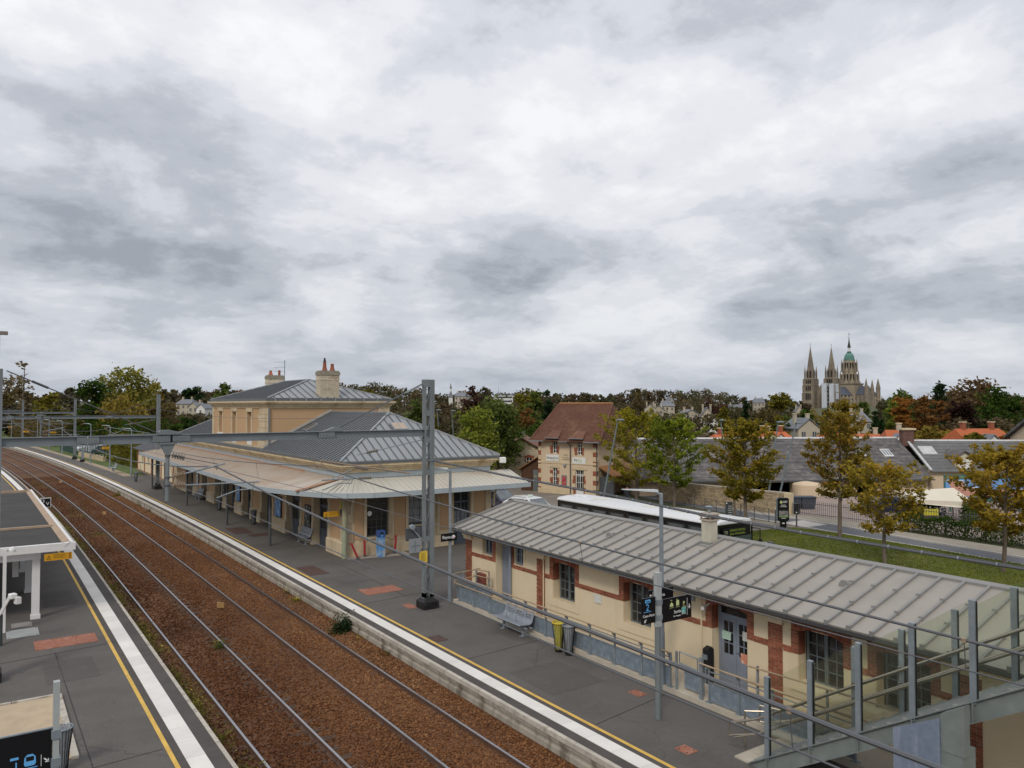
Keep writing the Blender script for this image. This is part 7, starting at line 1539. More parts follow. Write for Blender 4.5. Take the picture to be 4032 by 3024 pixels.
# ------------------------------------------------------------- cars
def car(label, loc, rz, m_body, kind='taxi', h=1.52, L_=4.4, W=1.78, cat='car', name='parked_car'):
    t = thing(name, label, cat, loc, rz); P = lambda n, mb, m, p=None, **k: obj(n, mb, m, p or t, world=False, **k)
    hl, hw_ = L_/2, W/2
    if kind == 'van': prof = [(-hl, .35), (-hl, .85), (-hl+.15, 1.0), (-hl+.75, 1.15), (-hl+1.55, h-.05), (-hl+2.0, h), (hl-.1, h), (hl, h-.15), (hl, .35)]
    else: prof = [(-hl, .35), (-hl-.02, .62), (-hl+.15, .78), (-hl+.95, .93), (-hl+1.75, h-.04), (-hl+2.3, h), (hl-1.0, h-.03), (hl-.25, h-.38), (hl, .95), (hl, .35)]
    # shell: sides tucked in above the waist
    n = len(prof); vs_ = []
    for s in (-1, 1):
        for x, z in prof: vs_.append((x, s*(hw_ if z < .98 else hw_-.16*(z-.98)/(h-.98)-.03), z))
    fs = [tuple(range(n)), tuple(range(2*n-1, n-1, -1))]+[(i, i+n, (i+1) % n+n, (i+1) % n) for i in range(n)]
    P('body', MB().add(vs_, fs), m_body, bevel=.05)
    i0, i1 = (3, 4)
    def lerp(f): (xa_, za), (xb_, zb_) = prof[i0], prof[i1]; return xa_+(xb_-xa_)*f, za+(zb_-za)*f
    (xa_, za), (xb_, zb_) = lerp(.06), lerp(.94); w1, w2 = hw_-.14, hw_-.22
    nx, nz = -(zb_-za), (xb_-xa_); q = math.hypot(nx, nz); nx, nz = nx/q*.012, nz/q*.012
    P('windscreen', MB().add([(xa_+nx, -w1, za+nz), (xa_+nx, w1, za+nz), (xb_+nx, w2, zb_+nz), (xb_+nx, -w2, zb_+nz), (xa_-nx, -w1, za-nz), (xa_-nx, w1, za-nz), (xb_-nx, w2, zb_-nz), (xb_-nx, -w2, zb_-nz)], [(0,1,2,3),(4,5,6,7),(0,1,5,4),(1,2,6,5),(2,3,7,6),(3,0,4,7)]), mat('car_glass', (.12, .14, .15), .05, var=.3, scale=2, spec=.8))
    for s in (-1, 1):
        y = s*(hw_-.045); y2 = s*(hw_-.155)
        wins = [((-hl+1.25, 1.0), (-hl+2.05, 1.0), (-hl+2.05, h-.12), (-hl+1.85, h-.12)), ((-hl+2.15, 1.0), (hl-1.2, 1.0), (hl-1.2, h-.13), (-hl+2.15, h-.12))]
        if kind == 'van': wins = [((-hl+1.15, 1.12), (-hl+1.95, 1.12), (-hl+1.95, h-.32), (-hl+1.6, h-.32)), ((-hl+2.3, 1.2), (-hl+3.2, 1.2), (-hl+3.2, h-.38), (-hl+2.3, h-.38))]
        else: wins.append(((hl-1.1, 1.0), (hl-.5, 1.02), (hl-.75, h-.2), (hl-1.1, h-.14)))
        for w in wins:
            vs2 = []
            for (x, z) in w: yy = s*((hw_-.16*(z-.98)/(h-.98)-.03)+.012); vs2.append((x, yy, z))
            vs2 += [(a, b-s*.02, c) for a, b, c in vs2]
            P('side_window', MB().add(vs2, [(0,1,2,3),(4,5,6,7),(0,1,5,4),(1,2,6,5),(2,3,7,6),(3,0,4,7)]), M_busglass)
        P('wing_mirror', MB().cbox((-hl+1.35, s*(hw_+.1), .98), (.12, .2, .13)), m_body)
        P('headlight', MB().cbox((-hl+.12, s*(hw_-.28), .70), (.16, .36, .14)), M_txt_w); P('tail_light', MB().cbox((hl-.03, s*(hw_-.16), .92), (.08, .2, .22)), M_redpost)
        for x in (-hl+.8, hl-.8):
            w = P('wheel', MB().tube([(x, s*(hw_-.2), .32), (x, s*(hw_+.01), .32)], .32, 18), M_black); P('rim', MB().tube([(x, s*(hw_-.02), .32), (x, s*(hw_+.02), .32)], .2, 12), M_galv, w)
    P('bumper', MB().box(-hl-.06, -hw_+.05, .32, -hl+.1, hw_-.05, .52), M_black); P('number_plate', MB().box(-hl-.075, -.25, .4, -hl-.061, .25, .5), M_txt_w)
    if kind == 'taxi': P('roof_sign', MB().cbox((-hl+2.3, 0, h+.09), (.14, .42, .16)), mat('taxi_lamp', (.62, .70, .64), .4, var=.1), bevel=.03)
    if kind == 'taxi':
        for s in (-1, 1): P('roof_rail', MB().tube([(-hl+2.1, s*.62, h+.02), (hl-1.0, s*.62, h+.02)], .02, 6), M_galv)
    return t
M_carwhite = mat('car_white', (.70, .71, .72), .25, var=.03); M_carblue = mat('car_darkblue', (.055, .06, .085), .25, var=.05)
car('white estate taxi parked just behind the end of the zinc roof', (33.6, 46.1, G0), R(90+8), M_carwhite, 'taxi', 1.56, 4.5)
car('dark blue taxi parked by the canopy end of the station', (34.3, 51.6, G0), R(90+8), M_carblue, 'taxi', 1.58, 4.5)
car('white panel van parked behind the fence at the far left', (15.9, 150.8, G0+.95), R(-35), M_carwhite, 'van', 2.0, 5.0, 1.95, 'van', 'parked_van')
car('grey green hatchback parked in front of the white van', (15.4, 139, G0+.4), R(-35+70), mat('car_greygreen', (.09, .11, .105), .3), 'car', 1.5, 4.0)
car('small white car behind the fence beside the hatchback', (14.6, 145.5, G0+.45), R(-35+60), M_carwhite, 'car', 1.5, 4.0)
car('dark car half hidden by the lawn trees near the railing', (58.5, 33.5, -1.2), R(-20), mat('car_navy', (.02, .025, .05), .25), 'car', 1.5, 4.2)
# low kerb block and bollard by the taxis
kb = thing('planter_block', 'low pale kerb block beside the taxi rank', 'block', (38.2, 54.5, G0)); obj('block', MB().cbox((38.2, 54.5, -.62), (3.0, .9, .45), R(-20)), mat('brick_pale', (.46, .34, .27), .9, var=.1), kb); obj('cap', MB().cbox((38.2, 54.5, -.36), (3.1, 1.0, .07), R(-20)), M_kerb, kb)
tb = thing('bollard', 'short black bollard between the two taxis', 'bollard', (35.9, 49.6, G0)); obj('shaft', MB().cyl(35.9, 49.6, G0, .1, .06, 10), M_black, tb); obj('cap', MB().lathe(35.9, 49.6, [(.06, .1), (.03, .14)], 10), M_black, tb)
# green mesh fence and low wall in front of the van
fz = thing('mesh_fence', 'dark green mesh fence above a low stone wall at the far platform', 'fence', (13.5, 126, 0))
fa, fb = Vector((12.7, 134, 0)), Vector((14.3, 119.5, 0))
obj('low_wall', MB().bar(fa+Vector((0, 0, .05)), fb+Vector((0, 0, .05)), .35, .7), M_rubble, fz)
for i in range(10): p = fa.lerp(fb, i/9); obj('post', MB().box(p.x-.04, p.y-.04, .3, p.x+.04, p.y+.04, 1.7), mat('fence_green', (.015, .04, .032), .6), fz)
for i in range(9):
    p, q = fa.lerp(fb, i/9), fa.lerp(fb, (i+1)/9); m = MB()
    for k in range(9): m.bar(p+Vector((0, 0, .45+k*.14)), q+Vector((0, 0, .45+k*.14)), .02, .02)
    obj('mesh_panel', m, mat('fence_green', (.015, .04, .032)), fz)
gs = thing('green_screen', 'dark green sheeted fence screen left of the parked van', 'fence', (12.0, 145, 0)); obj('screen', MB().bar((12.6, 138, .9), (11.4, 151, .9), .05, 1.9), mat('screen_green', (.012, .045, .035), .7, var=.15), gs)
for i in range(5): obj('post', MB().box(12.62-i*.3-.04, 138+i*3.25-.04, -.3, 12.62-i*.3+.04, 138+i*3.25+.04, 2.0), M_iron, gs)
# tall leaning street lamps
def street_lamp(x, y, dx, dy, h, label, z0=G0, arm=.55):
    t = thing('street_lamp', label, 'street lamp', (x, y, z0), group='leaning forecourt lamps'); top = Vector((x+dx, y+dy, z0+h))
    obj('pole', MB().tube([(x, y, z0), top], .085, 10, True, .05), mat('lamp_teal_grey', (.155, .19, .20), .5, metal=.2, var=.08), t)
    s = Vector((.822, -.569, 0)); c = top+s*.2+Vector((0, 0, .02))
    me = MB().lathe(0, 0, [(.05, .10), (.22, .07), (.30, .0), (.24, -.05), (.05, -.06)], 14).mesh('lamp_head'); me.transform(Matrix.Translation(c) @ Matrix.Diagonal((1.3, 1, 1, 1))); obj('lamp_head', me, mat('lamp_teal_grey', (.155, .19, .20)), t)
    return t
street_lamp(38.42, 43.87, 1.1, -.78, 7.2, 'tall leaning lamp rising behind the bus')
for (x, y, dx, dy, h, l) in ((52.2, 39.4, .75, -.6, 6.95, 'left of the pair of leaning lamps crossing the slate barn roof'), (52.9, 39.0, 1.3, -1.0, 6.9, 'right of the pair of leaning lamps crossing the slate barn roof'), (53.6, 44.2, -.7, .4, 7.0, 'leaning lamp left of the barn roof pair'), (66, 62, .3, 0, 6.2, 'small distant lamp left of the red roofs')): street_lamp(x, y, dx, dy, h, l)
for (x, y, dx, dy, h, l) in ((47.5, 84.0, -.5, .3, 7.7, 'left lamp of the cluster behind the mast'), (49.0, 83.0, -.5, .3, 7.6, 'second lamp of the cluster behind the mast'), (53.5, 80.0, -.4, .5, 7.7, 'lamp just right of the lattice mast'), (55.0, 79.2, -.4, .5, 7.3, 'rightmost lamp of the cluster behind the mast'), (59.0, 68.0, 0, 0, 6.9, 'upright lamp beside the red tiled roof')): street_lamp(x, y, dx, dy, h, l)
# ------------------------------------------------------------- person on the forecourt
def person():
    t = thing('person', 'person in dark jacket with a dark backpack walking behind the bus', 'person', (43.95, 46.8, GF), R(120))
    V_ = [(0,0,.92),(0,0,1.15),(0,.02,1.38),(0,.02,1.50),(.0,.04,1.60),(.0,.05,1.72),(-.09,0,.88),(-.10,.04,.48),(-.10,-.02,.09),(-.10,.12,.04),(.09,0,.88),(.10,-.06,.48),(.10,-.16,.12),(.10,-.04,.05),(-.19,.02,1.40),(-.24,.0,1.14),(-.24,.06,.92),(-.24,.08,.84),(.19,.02,1.40),(.24,.03,1.14),(.23,.12,.94),(.23,.15,.86)]
    E_ = [(0,1),(1,2),(2,3),(3,4),(4,5),(0,6),(6,7),(7,8),(8,9),(0,10),(10,11),(11,12),(12,13),(2,14),(14,15),(15,16),(16,17),(2,18),(18,19),(19,20),(20,21)]
    r_ = [.15,.145,.17,.06,.085,.075,.095,.065,.05,.045,.095,.065,.05,.045,.07,.05,.04,.035,.07,.05,.04,.035]
    me = bpy.data.meshes.new('body'); me.from_pydata(V_, E_, []); me.update(); o = bpy.data.objects.new('body', me); link(o, t)
    o.modifiers.new('skin', 'SKIN'); 
    for i, sv in enumerate(me.skin_vertices[0].data): sv.radius = (r_[i], r_[i]*.8); sv.use_root = (i == 0)
    s = o.modifiers.new('sub', 'SUBSURF'); s.levels = 2; s.render_levels = 2
    m = bpy.data.materials.new('clothing'); m.use_nodes = True; nt = m.node_tree; N = nt.nodes.new; L = nt.links.new; b = nt.nodes['Principled BSDF']
    tc = N('ShaderNodeTexCoord'); sp_ = N('ShaderNodeSeparateXYZ'); L(tc.outputs['Object'], sp_.inputs[0]); rp = N('ShaderNodeValToRGB'); rp.color_ramp.interpolation = 'CONSTANT'; dv = N('ShaderNodeMath'); dv.operation = 'DIVIDE'; dv.inputs[1].default_value = 1.85; L(sp_.outputs[2], dv.inputs[0]); L(dv.outputs[0], rp.inputs[0])
    e = rp.color_ramp.elements; e[0].position = 0; e[0].color = (.012, .012, .013, 1); e[1].position = .06; e[1].color = (.03, .035, .05, 1)
    for p, c in ((.50, (.022, .024, .03, 1)), (.81, (.42, .25, .18, 1)), (.93, (.035, .022, .015, 1))): q = e.new(p); q.color = c
    L(rp.outputs[0], b.inputs['Base Color']); b.inputs['Roughness'].default_value = .85; me.materials.append(m)
    obj('backpack', MB().box(-.16, -.26, 1.02, .16, -.12, 1.46), mat('backpack_dark', (.018, .018, .022), .8, var=.2, scale=8), t, world=False, bevel=.04)
    obj('hair', MB().lathe(0, .03, [(.03, 1.56), (.105, 1.62), (.115, 1.70), (.09, 1.78), (.02, 1.81)], 12), mat('hair_dark', (.02, .014, .01), .8), t, world=False, smooth=True)
    obj('collar', MB().lathe(0, .02, [(.11, 1.42), (.10, 1.50), (.07, 1.51)], 12), mat('orange_collar', (.40, .10, .04), .7), t, world=False)
person()
# ------------------------------------------------------------- trees and far houses: x, y, ground, height, radius ...
TREES = [
    (9.4, 236.8, 1.5, 17.7, 1.7, 'poplar', 'bare', 'tall nearly bare poplar at the far left behind the portal beam'),
    (6.8, 250.8, 1.8, 16.3, 1.7, 'poplar', 'bare', 'bare poplar left of the tallest one at the picture edge'),
    (7.1, 238.4, 1.5, 10.6, 4.6, 'round', 'brown', 'brown bushy tree below the bare poplars'),
    (14.4, 227.3, 1.3, 9.0, 3.9, 'round', 'olive', 'low olive tree right of the bare poplars'),
    (32.0, 379.4, 2.2, 13.5, 2.6, 'round', 'dusk', 'small round far tree left of the dark green poplar'),
    (18.2, 169.9, -0.0, 12.6, 3.6, 'oval', 'deep', 'broad dark green tree left of the yellow willow'),
    (24.9, 175.0, -0.2, 16.2, 5.5, 'oval', 'yellowgreen', 'big yellow green tree rising above the far pavilion'),
    (22.2, 162.3, -0.3, 10.2, 4.1, 'willow', 'gold', 'drooping golden willow in front of the yellow green tree'),
    (29.9, 180.1, -0.3, 14.0, 2.8, 'oval', 'olivegold', 'olive gold tree right of the golden willow'),
    (27.4, 151.4, -0.6, 8.3, 2.8, 'round', 'brown', 'brown green tree between willow and station block'),
    (25.7, 125.8, -0.8, 6.6, 1.9, 'round', 'deep', 'dark bush behind the left end of the station'),
    (26.6, 117.9, -0.8, 6.3, 1.6, 'round', 'dark', 'dark green bush touching the station block corner'),
    (19.5, 122.8, -0.8, 2.2, 2.6, 'round', 'deep', 'dark shrub mass beside the white van'),
    (84.0, 452.9, 1.7, 14.8, 4.7, 'round', 'dusk', 'round far tree above the grey slate houses'),
    (91.6, 423.3, 0.6, 16.0, 5.5, 'round', 'dark', 'dark round tree behind the grey slate houses'),
    (85.5, 342.3, -0.8, 18.0, 3.9, 'oval', 'green', 'fresh green tree standing above the station roof on the left'),
    (105.4, 389.4, -0.7, 16.1, 3.8, 'round', 'red', 'small reddish tree right of the fresh green one'),
    (123.8, 279.3, -3.6, 17.8, 4.0, 'round', 'olive', 'olive tree right of the near station chimney'),
    (113.4, 237.8, -4.0, 14.5, 2.6, 'conifer', 'spruce', 'blue green spruce right of the station roof'),
    (43.0, 82.2, -0.9, 9.2, 1.5, 'oval', 'green', 'green tree between the station roof and the lattice mast'),
    (46.2, 84.8, -0.9, 8.2, 1.3, 'oval', 'olive', 'olive tree just behind the lattice mast'),
    (158.0, 255.6, -5.3, 19.6, 4.8, 'round', 'purple', 'dark purple brown tree left of the white school block'),
    (178.0, 278.3, -5.3, 20.6, 4.4, 'round', 'dusk', 'thin grey crowned tree left of the white school block'),
    (39.2, 62.9, -0.8, 8.0, 2.2, 'oval', 'lime', 'yellow green tree directly behind the canopy end'),
    (45.5, 68.3, -0.8, 9.4, 2.4, 'oval', 'green', 'tall full green tree behind the canopy end'),
    (111.4, 154.1, -3.3, 15.9, 3.3, 'oval', 'olive', 'tall olive and green tree left of the red tiled roof'),
    (101.2, 136.8, -2.6, 13.2, 2.2, 'oval', 'green', 'green tree close to the red tiled roof'),
    (91.1, 119.4, -2.0, 12.3, 1.8, 'conifer', 'dark', 'ragged dark spruce touching the red tiled roof'),
    (81.5, 113.9, -1.7, 8.4, 2.4, 'round', 'rust', 'rusty red shrubby tree left of the red tiled roof'),
    (64.9, 88.9, -1.0, 5.5, 2.2, 'round', 'deep', 'dark green bush behind the stone house'),
    (253.8, 262.3, -5.2, 20.4, 2.0, 'poplar', 'brown', 'slender brown poplar above the yellow lawn trees'),
    (124.7, 120.5, -2.7, 8.5, 3.4, 'round', 'dusk', 'grey olive tree behind the paired lawn trees'),
    (225.8, 208.7, -5.3, 12.4, 3.2, 'round', 'silver', 'silvery grey tree beside the slate mansion'),
    (297.3, 256.5, -5.1, 15.7, 7.5, 'round', 'purple', 'large dark purple beech below the wooded hill'),
    (159.2, 133.1, -3.8, 10.7, 1.7, 'poplar', 'olive', 'narrow olive tree left of the barn lamps'),
    (188.4, 149.4, -4.8, 13.6, 2.4, 'conifer', 'dark', 'dark blue green cedar above the slate barn'),
    (257.4, 186.8, -5.3, 17.1, 4.4, 'flat', 'olive', 'flat topped olive pine left of the cathedral'),
    (159.5, 120.8, -3.6, 10.2, 3.5, 'round', 'brown', 'brown olive tree above the red roofs'),
    (127.9, 93.9, -2.2, 7.9, 1.7, 'oval', 'olive', 'olive tree right of the brown one above the red roofs'),
    (147.3, 104.8, -3.0, 8.6, 2.1, 'oval', 'green', 'green tree left of the grey slate house'),
    (229.2, 157.7, -5.3, 11.4, 3.1, 'round', 'deep', 'deep green tree below the left cathedral tower'),
    (305.2, 190.2, -5.2, 15.9, 5.0, 'round', 'olivegold', 'olive tree in front of the cathedral nave'),
    (283.8, 168.6, -5.3, 14.9, 4.0, 'conifer', 'green', 'green conifer in front of the cathedral choir'),
    (153.2, 88.6, -2.8, 8.9, 1.4, 'conifer', 'dark', 'dark spruce beside the grey slate gable'),
    (144.6, 82.4, -2.5, 7.8, 1.2, 'conifer', 'dark', 'smaller dark spruce right of the first one'),
    (256.8, 138.6, -5.3, 18.0, 5.0, 'round', 'green', 'pale green crowned tree right of the cathedral'),
    (195.3, 108.1, -4.3, 13.0, 2.2, 'oval', 'lime', 'bright yellow green tree beside the orange one'),
    (187.9, 101.1, -4.0, 13.6, 2.8, 'oval', 'orange', 'vivid orange tree on the right slope'),
    (193.1, 97.5, -4.1, 14.3, 4.1, 'oval', 'rust', 'broad rusty orange tree right of the vivid one'),
    (246.6, 121.3, -5.3, 20.0, 4.1, 'conifer', 'dark', 'tall dark cedar on the right skyline'),
    (244.3, 110.7, -5.3, 20.6, 7.6, 'round', 'brownpink', 'large brown crowned tree highest on the right skyline'),
    (214.8, 100.7, -4.7, 13.9, 4.3, 'round', 'purpledark', 'dark purple tree below the brown crowned one'),
    (229.0, 96.9, -5.0, 17.0, 6.4, 'round', 'deep', 'wide deep green tree at the right edge'),
    (278.1, 111.6, -5.3, 17.0, 3.3, 'round', 'brownpink', 'brownish tree at the extreme right edge'),
    (105.3, 53.6, -1.2, 6.0, 1.6, 'round', 'gold', 'golden shrub behind the barn chimney'),
    (116.8, 53.0, -1.4, 5.1, 1.5, 'round', 'olive', 'olive shrub left of the orange roofed house'),
    (123.5, 50.8, -1.5, 5.1, 1.3, 'round', 'orange', 'orange shrub at the foot of the orange roof'),
]
SKYLINE = [(1.04, 0.95), (3.05, 0.69), (4.87, 0.82), (9.95, 0.95), (12.17, 1.14), (15.14, 0.98), (17.00, 0.85), (22.11, 1.50), (24.66, 1.62), (26.14, 1.44), (27.62, 1.15), (28.74, 0.85), (30.05, 0.81), (31.75, 1.13), (33.64, 0.76), (35.53, 1.04), (37.23, 0.89), (38.74, 0.74), (40.62, 0.92), (41.56, 0.62), (42.67, 0.88), (43.97, 1.18), (45.25, 1.13), (46.53, 1.06), (48.51, 1.12), (49.22, 1.14), (49.92, 0.93), (50.98, 0.60), (52.88, 0.41), (54.06, 0.52), (54.90, 0.30), (55.73, 0.09), (56.55, -0.30), (59.58, -0.29), (60.51, 0.43), (61.72, 0.67), (62.91, 0.42), (64.07, 0.91), (66.04, 1.05), (67.40, 0.72), (69.24, 0.55)]
HOUSES = [
    (72.0, 351.7, -0.3, 7.0, 8.4, 10.3, 'slate', 'pale house with grey slate roof left of the station block'),
    (68.5, 317.6, -0.6, 4.0, 7.6, 9.1, 'slate', 'small grey roofed house beside the first slate house'),
    (68.6, 305.4, -0.7, 3.4, 7.0, 8.5, 'white', 'white gabled house close to the station block'),
    (236.7, 237.7, -5.6, 4.8, 11.5, 13.5, 'slate', 'cream gabled villa at the left of the hillside row'),
    (246.8, 242.8, -5.6, 4.5, 11.2, 12.8, 'slate', 'low slate roofed house in the middle of the hillside row'),
    (264.8, 254.7, -5.5, 6.7, 12.6, 15.0, 'slate', 'taller slate roofed house on the hillside with chimneys'),
    (273.9, 260.5, -5.4, 2.2, 14.7, 16.8, 'slate', 'narrow pointed gable rising behind the hillside row'),
    (205.5, 186.2, -5.6, 5.0, 10.2, 11.4, 'slate', 'square cream mansion with low slate roof'),
    (194.6, 169.5, -5.4, 4.1, 9.2, 12.1, 'mansard', 'cream mansion with steep slate mansard and tall chimneys'),
    (184.5, 158.2, -5.1, 2.6, 7.0, 8.8, 'white', 'pale lower wing of the steep roofed mansion'),
    (340.0, 275.6, -4.9, 9.7, 10.8, 12.8, 'slate', 'long slate roofed terrace on the skyline left of the cedar'),
    (400.3, 306.9, -3.6, 6.7, 12.7, 15.4, 'slate', 'slate roofed house high on the skyline'),
    (368.2, 256.1, -4.3, 4.2, 8.1, 11.1, 'slate', 'slate roofed house at the foot of the left cathedral tower'),
    (133.0, 90.4, -2.6, 4.5, 5.6, 7.4, 'slate', 'grey slate roofed house with white chimney behind the red roofs'),
    (207.7, 123.9, -5.1, 5.5, 7.9, 10.6, 'slate', 'grey slate gable roof below the cathedral choir'),
    (109.5, 79.9, -1.9, 5.5, 3.4, 4.9, 'orange', 'orange tiled house with half timbered gable behind the barn'),
    (99.9, 74.4, -1.6, 2.7, 3.7, 4.8, 'orange', 'orange roofed wing left of the half timbered gable'),
    (101.4, 81.9, -1.7, 6.2, 3.3, 4.4, 'orange', 'orange roof end showing left of the barn lamps'),
    (112.7, 70.4, -1.8, 6.0, 3.7, 4.8, 'orange', 'long orange roof right of the half timbered gable'),
    (120.1, 70.1, -2.0, 4.6, 3.6, 4.7, 'orange', 'orange roof ridge below the spruces'),
    (110.1, 60.0, -1.6, 2.7, 3.6, 5.4, 'orange', 'steep orange roof with grey dormer behind the barn'),
    (121.2, 52.3, -1.8, 7.8, 3.7, 5.8, 'orange', 'broad orange roof with dormer at the right edge'),
    (235.7, 347.9, -4.5, 9.7, 14.1, 17.4, 'school', 'white flat school block with ribbon windows on the skyline'),
    (236.5, 396.0, -3.9, 6.7, 16.7, 19.0, 'slate', 'pale gabled chapel nave on the skyline'),
]
# ------------------------------------------------------------- vegetation builders
PAL = {'green': ('#2f3a1d', '#3f4b24', '#525c2d', '#67703c'), 'deep': ('#1b2711', '#283917', '#38491d', '#4b5a26'), 'dark': ('#141e14', '#1e2c1b', '#2b3a22', '#3a492c'),
       'olive': ('#3b3c18', '#4f4d1d', '#655f25', '#7b6c2c'), 'brown': ('#3a3422', '#4b4229', '#5b5032', '#6b5f3d'), 'dusk': ('#37352a', '#4a4636', '#5b5541', '#6c644c'),
       'gold': ('#4f4620', '#655929', '#7c6c33', '#8f7d40'), 'yellowgreen': ('#4a4b24', '#60602d', '#777338', '#8b8545'), 'olivegold': ('#4b431b', '#645722', '#7b6829', '#8f7831'),
       'lime': ('#454f1f', '#5a6327', '#70762f', '#868a3e'), 'rust': ('#40301c', '#553c22', '#694a2a', '#7a5a35'), 'orange': ('#4d3318', '#664320', '#7d5428', '#906533'), 'red': ('#3c201a', '#512c22', '#653a2b', '#7a4c38'),
       'purple': ('#2a1d1a', '#382722', '#48342c', '#594338'), 'purpledark': ('#1d1413', '#281b19', '#352622', '#43332c'), 'spruce': ('#22332f', '#30453f', '#40574f', '#516a60'), 'silver': ('#4a5247', '#5f685a', '#757d6d', '#888f7e'),
       'bare': ('#4a4233', '#5d5340', '#71664e', '#8a8065'), 'brownpink': ('#3f3224', '#52412e', '#655239', '#776446')}
def lm(p): return leaf_mat('leaves_'+p, PAL[p], .42, 1.75 if p.startswith('lawn') else 1.6)
M_bark = mat('bark', (.10, .075, .055), .95, var=.3, scale=4, bump=.5, bscale=12)
M_bark2 = mat('bark_grey', (.145, .115, .09), .95, var=.3, scale=4, bump=.4, bscale=12)
def leaf_mesh(name, C_, size, rng, droop=0.0, up=.35, aspect=.6):
    """one rhombic leaf card per centre, random tilt"""
    n = len(C_); sz_ = size*rng.uniform(.65, 1.35, (n, 1))
    d = rng.normal(size=(n, 3)); d[:, 2] = d[:, 2]*.6-droop; d /= np.linalg.norm(d, axis=1, keepdims=True)
    w = rng.normal(size=(n, 3)); w[:, 2] *= (1-up); w -= d*(w*d).sum(1, keepdims=True); w /= np.linalg.norm(w, axis=1, keepdims=True)
    V = np.empty((n, 4, 3)); V[:, 0] = C_-d*sz_; V[:, 1] = C_+w*sz_*aspect; V[:, 2] = C_+d*sz_; V[:, 3] = C_-w*sz_*aspect
    me = bpy.data.meshes.new(name); me.vertices.add(4*n); me.vertices.foreach_set('co', V.reshape(-1)); me.loops.add(4*n); me.polygons.add(n)
    me.loops.foreach_set('vertex_index', np.arange(4*n, dtype=np.int32)); me.polygons.foreach_set('loop_start', np.arange(0, 4*n, 4, dtype=np.int32)); me.polygons.foreach_set('loop_total', np.full(n, 4, dtype=np.int32)); me.update(calc_edges=True); me.validate(); return me
def crown_pts(kind, H, Rr, n, rng, base=.12):
    """leaf centres of a crown of height H and radius Rr, gathered in uneven clumps"""
    k = max(24, n//42); c = []
    while len(c) < k:
        p = rng.uniform(-1, 1, 3)
        r2 = (p**2).sum()
        if r2 > 1 or r2 < .12: continue
        c.append(p)
    c = np.array(c); zc = (c[:, 2]+1)/2
    if kind in ('conifer',): s = (1-zc)**.8*(.75+.25*np.sin(zc*26)); lat = c[:, :2]/np.maximum(.25, np.linalg.norm(c[:, :2], axis=1, keepdims=True))*rng.uniform(.35, 1, (k, 1)); xy = lat*s[:, None]
    elif kind == 'poplar': xy = c[:, :2]*(np.sin(np.pi*np.clip(zc*.9+.08, 0, 1))**.6)[:, None]
    elif kind == 'oval': s = np.where(zc < .35, .55+zc*1.2, np.sqrt(np.clip(1-((zc-.35)/.68)**2, .02, 1))); a = rng.uniform(0, 2*np.pi, k); r = np.sqrt(rng.uniform(.1, 1, k)); xy = np.stack([np.cos(a)*r*s, np.sin(a)*r*s], 1)
    elif kind == 'flat': xy = c[:, :2]*1.0; zc = .62+.38*zc
    elif kind == 'willow': xy = c[:, :2]; zc = .15+.85*zc
    else: xy = c[:, :2]; zc = .08+.92*zc
    cen = np.concatenate([xy*Rr, (base*H+zc*(1-base)*H)[:, None]], 1)
    cen[:, :2] *= rng.uniform(.82, 1.12, (k, 1))
    idx = rng.integers(0, k, n); spread = Rr*(.17 if kind != 'poplar' else .3)
    P = cen[idx]+rng.normal(size=(n, 3))*spread*np.array([1, 1, .75])
    if kind == 'willow': P[:, 2] -= np.abs(rng.normal(size=n))*H*.10
    P[:, 2] = np.clip(P[:, 2], .02*H, H*1.02); return P
def trunk_mb(H, Rr, rng, kind, nl=9, z0=0.0):
    m = MB(); r = max(.09, H*.018); top = H*(.9 if kind in ('conifer', 'poplar') else .62)
    pts = [(0, 0, z0-.2)]+[(rng.normal()*.015*H*f, rng.normal()*.015*H*f, top*f) for f in (.25, .5, .75, 1)]
    m.tube(pts, [r*1.15, r, r*.8, r*.55, r*.2], 7)
    for i in range(nl):
        f = .25+.65*i/nl; a = i*2.4+rng.uniform(0, .6); L_ = Rr*rng.uniform(.55, .85)*(1-.5*max(0, f-.5)); zz = top*f
        m.tube([(0, 0, zz), (math.cos(a)*L_*.5, math.sin(a)*L_*.5, zz+L_*.35), (math.cos(a)*L_, math.sin(a)*L_, zz+L_*.75)], [r*.45, r*.3, r*.1], 5)
    return m
TCACHE = {}
def bg_tree(x, y, g, H, Rr, kind, pal, label):
    rng = np.random.default_rng(int(abs(x*7+y*13)) % 9999); t = thing('tree', label, 'tree', (x, y, g), group=None)
    d = math.hypot(x, y); leaf = max(.13, .0023*d); n = int(min(5200, 2.6*(H*Rr*3.2)/(leaf*leaf*1.2)))
    n = max(900, n)
    if pal == 'bare': n = int(n*.28)
    if kind == 'flat': n = int(n*.8)
    crown = leaf_mesh('crown', crown_pts(kind, H, Rr, n, rng, .05 if d > 100 else .14), leaf, rng, droop=1.2 if kind == 'willow' else 0)
    obj('trunk', trunk_mb(H, Rr, rng, kind, 6 if pal != 'bare' else 14), M_bark if pal != 'bare' else M_bark2, t, world=False); obj('crown', crown, lm(pal), t, world=False)
    return t
for row in TREES: bg_tree(*row)
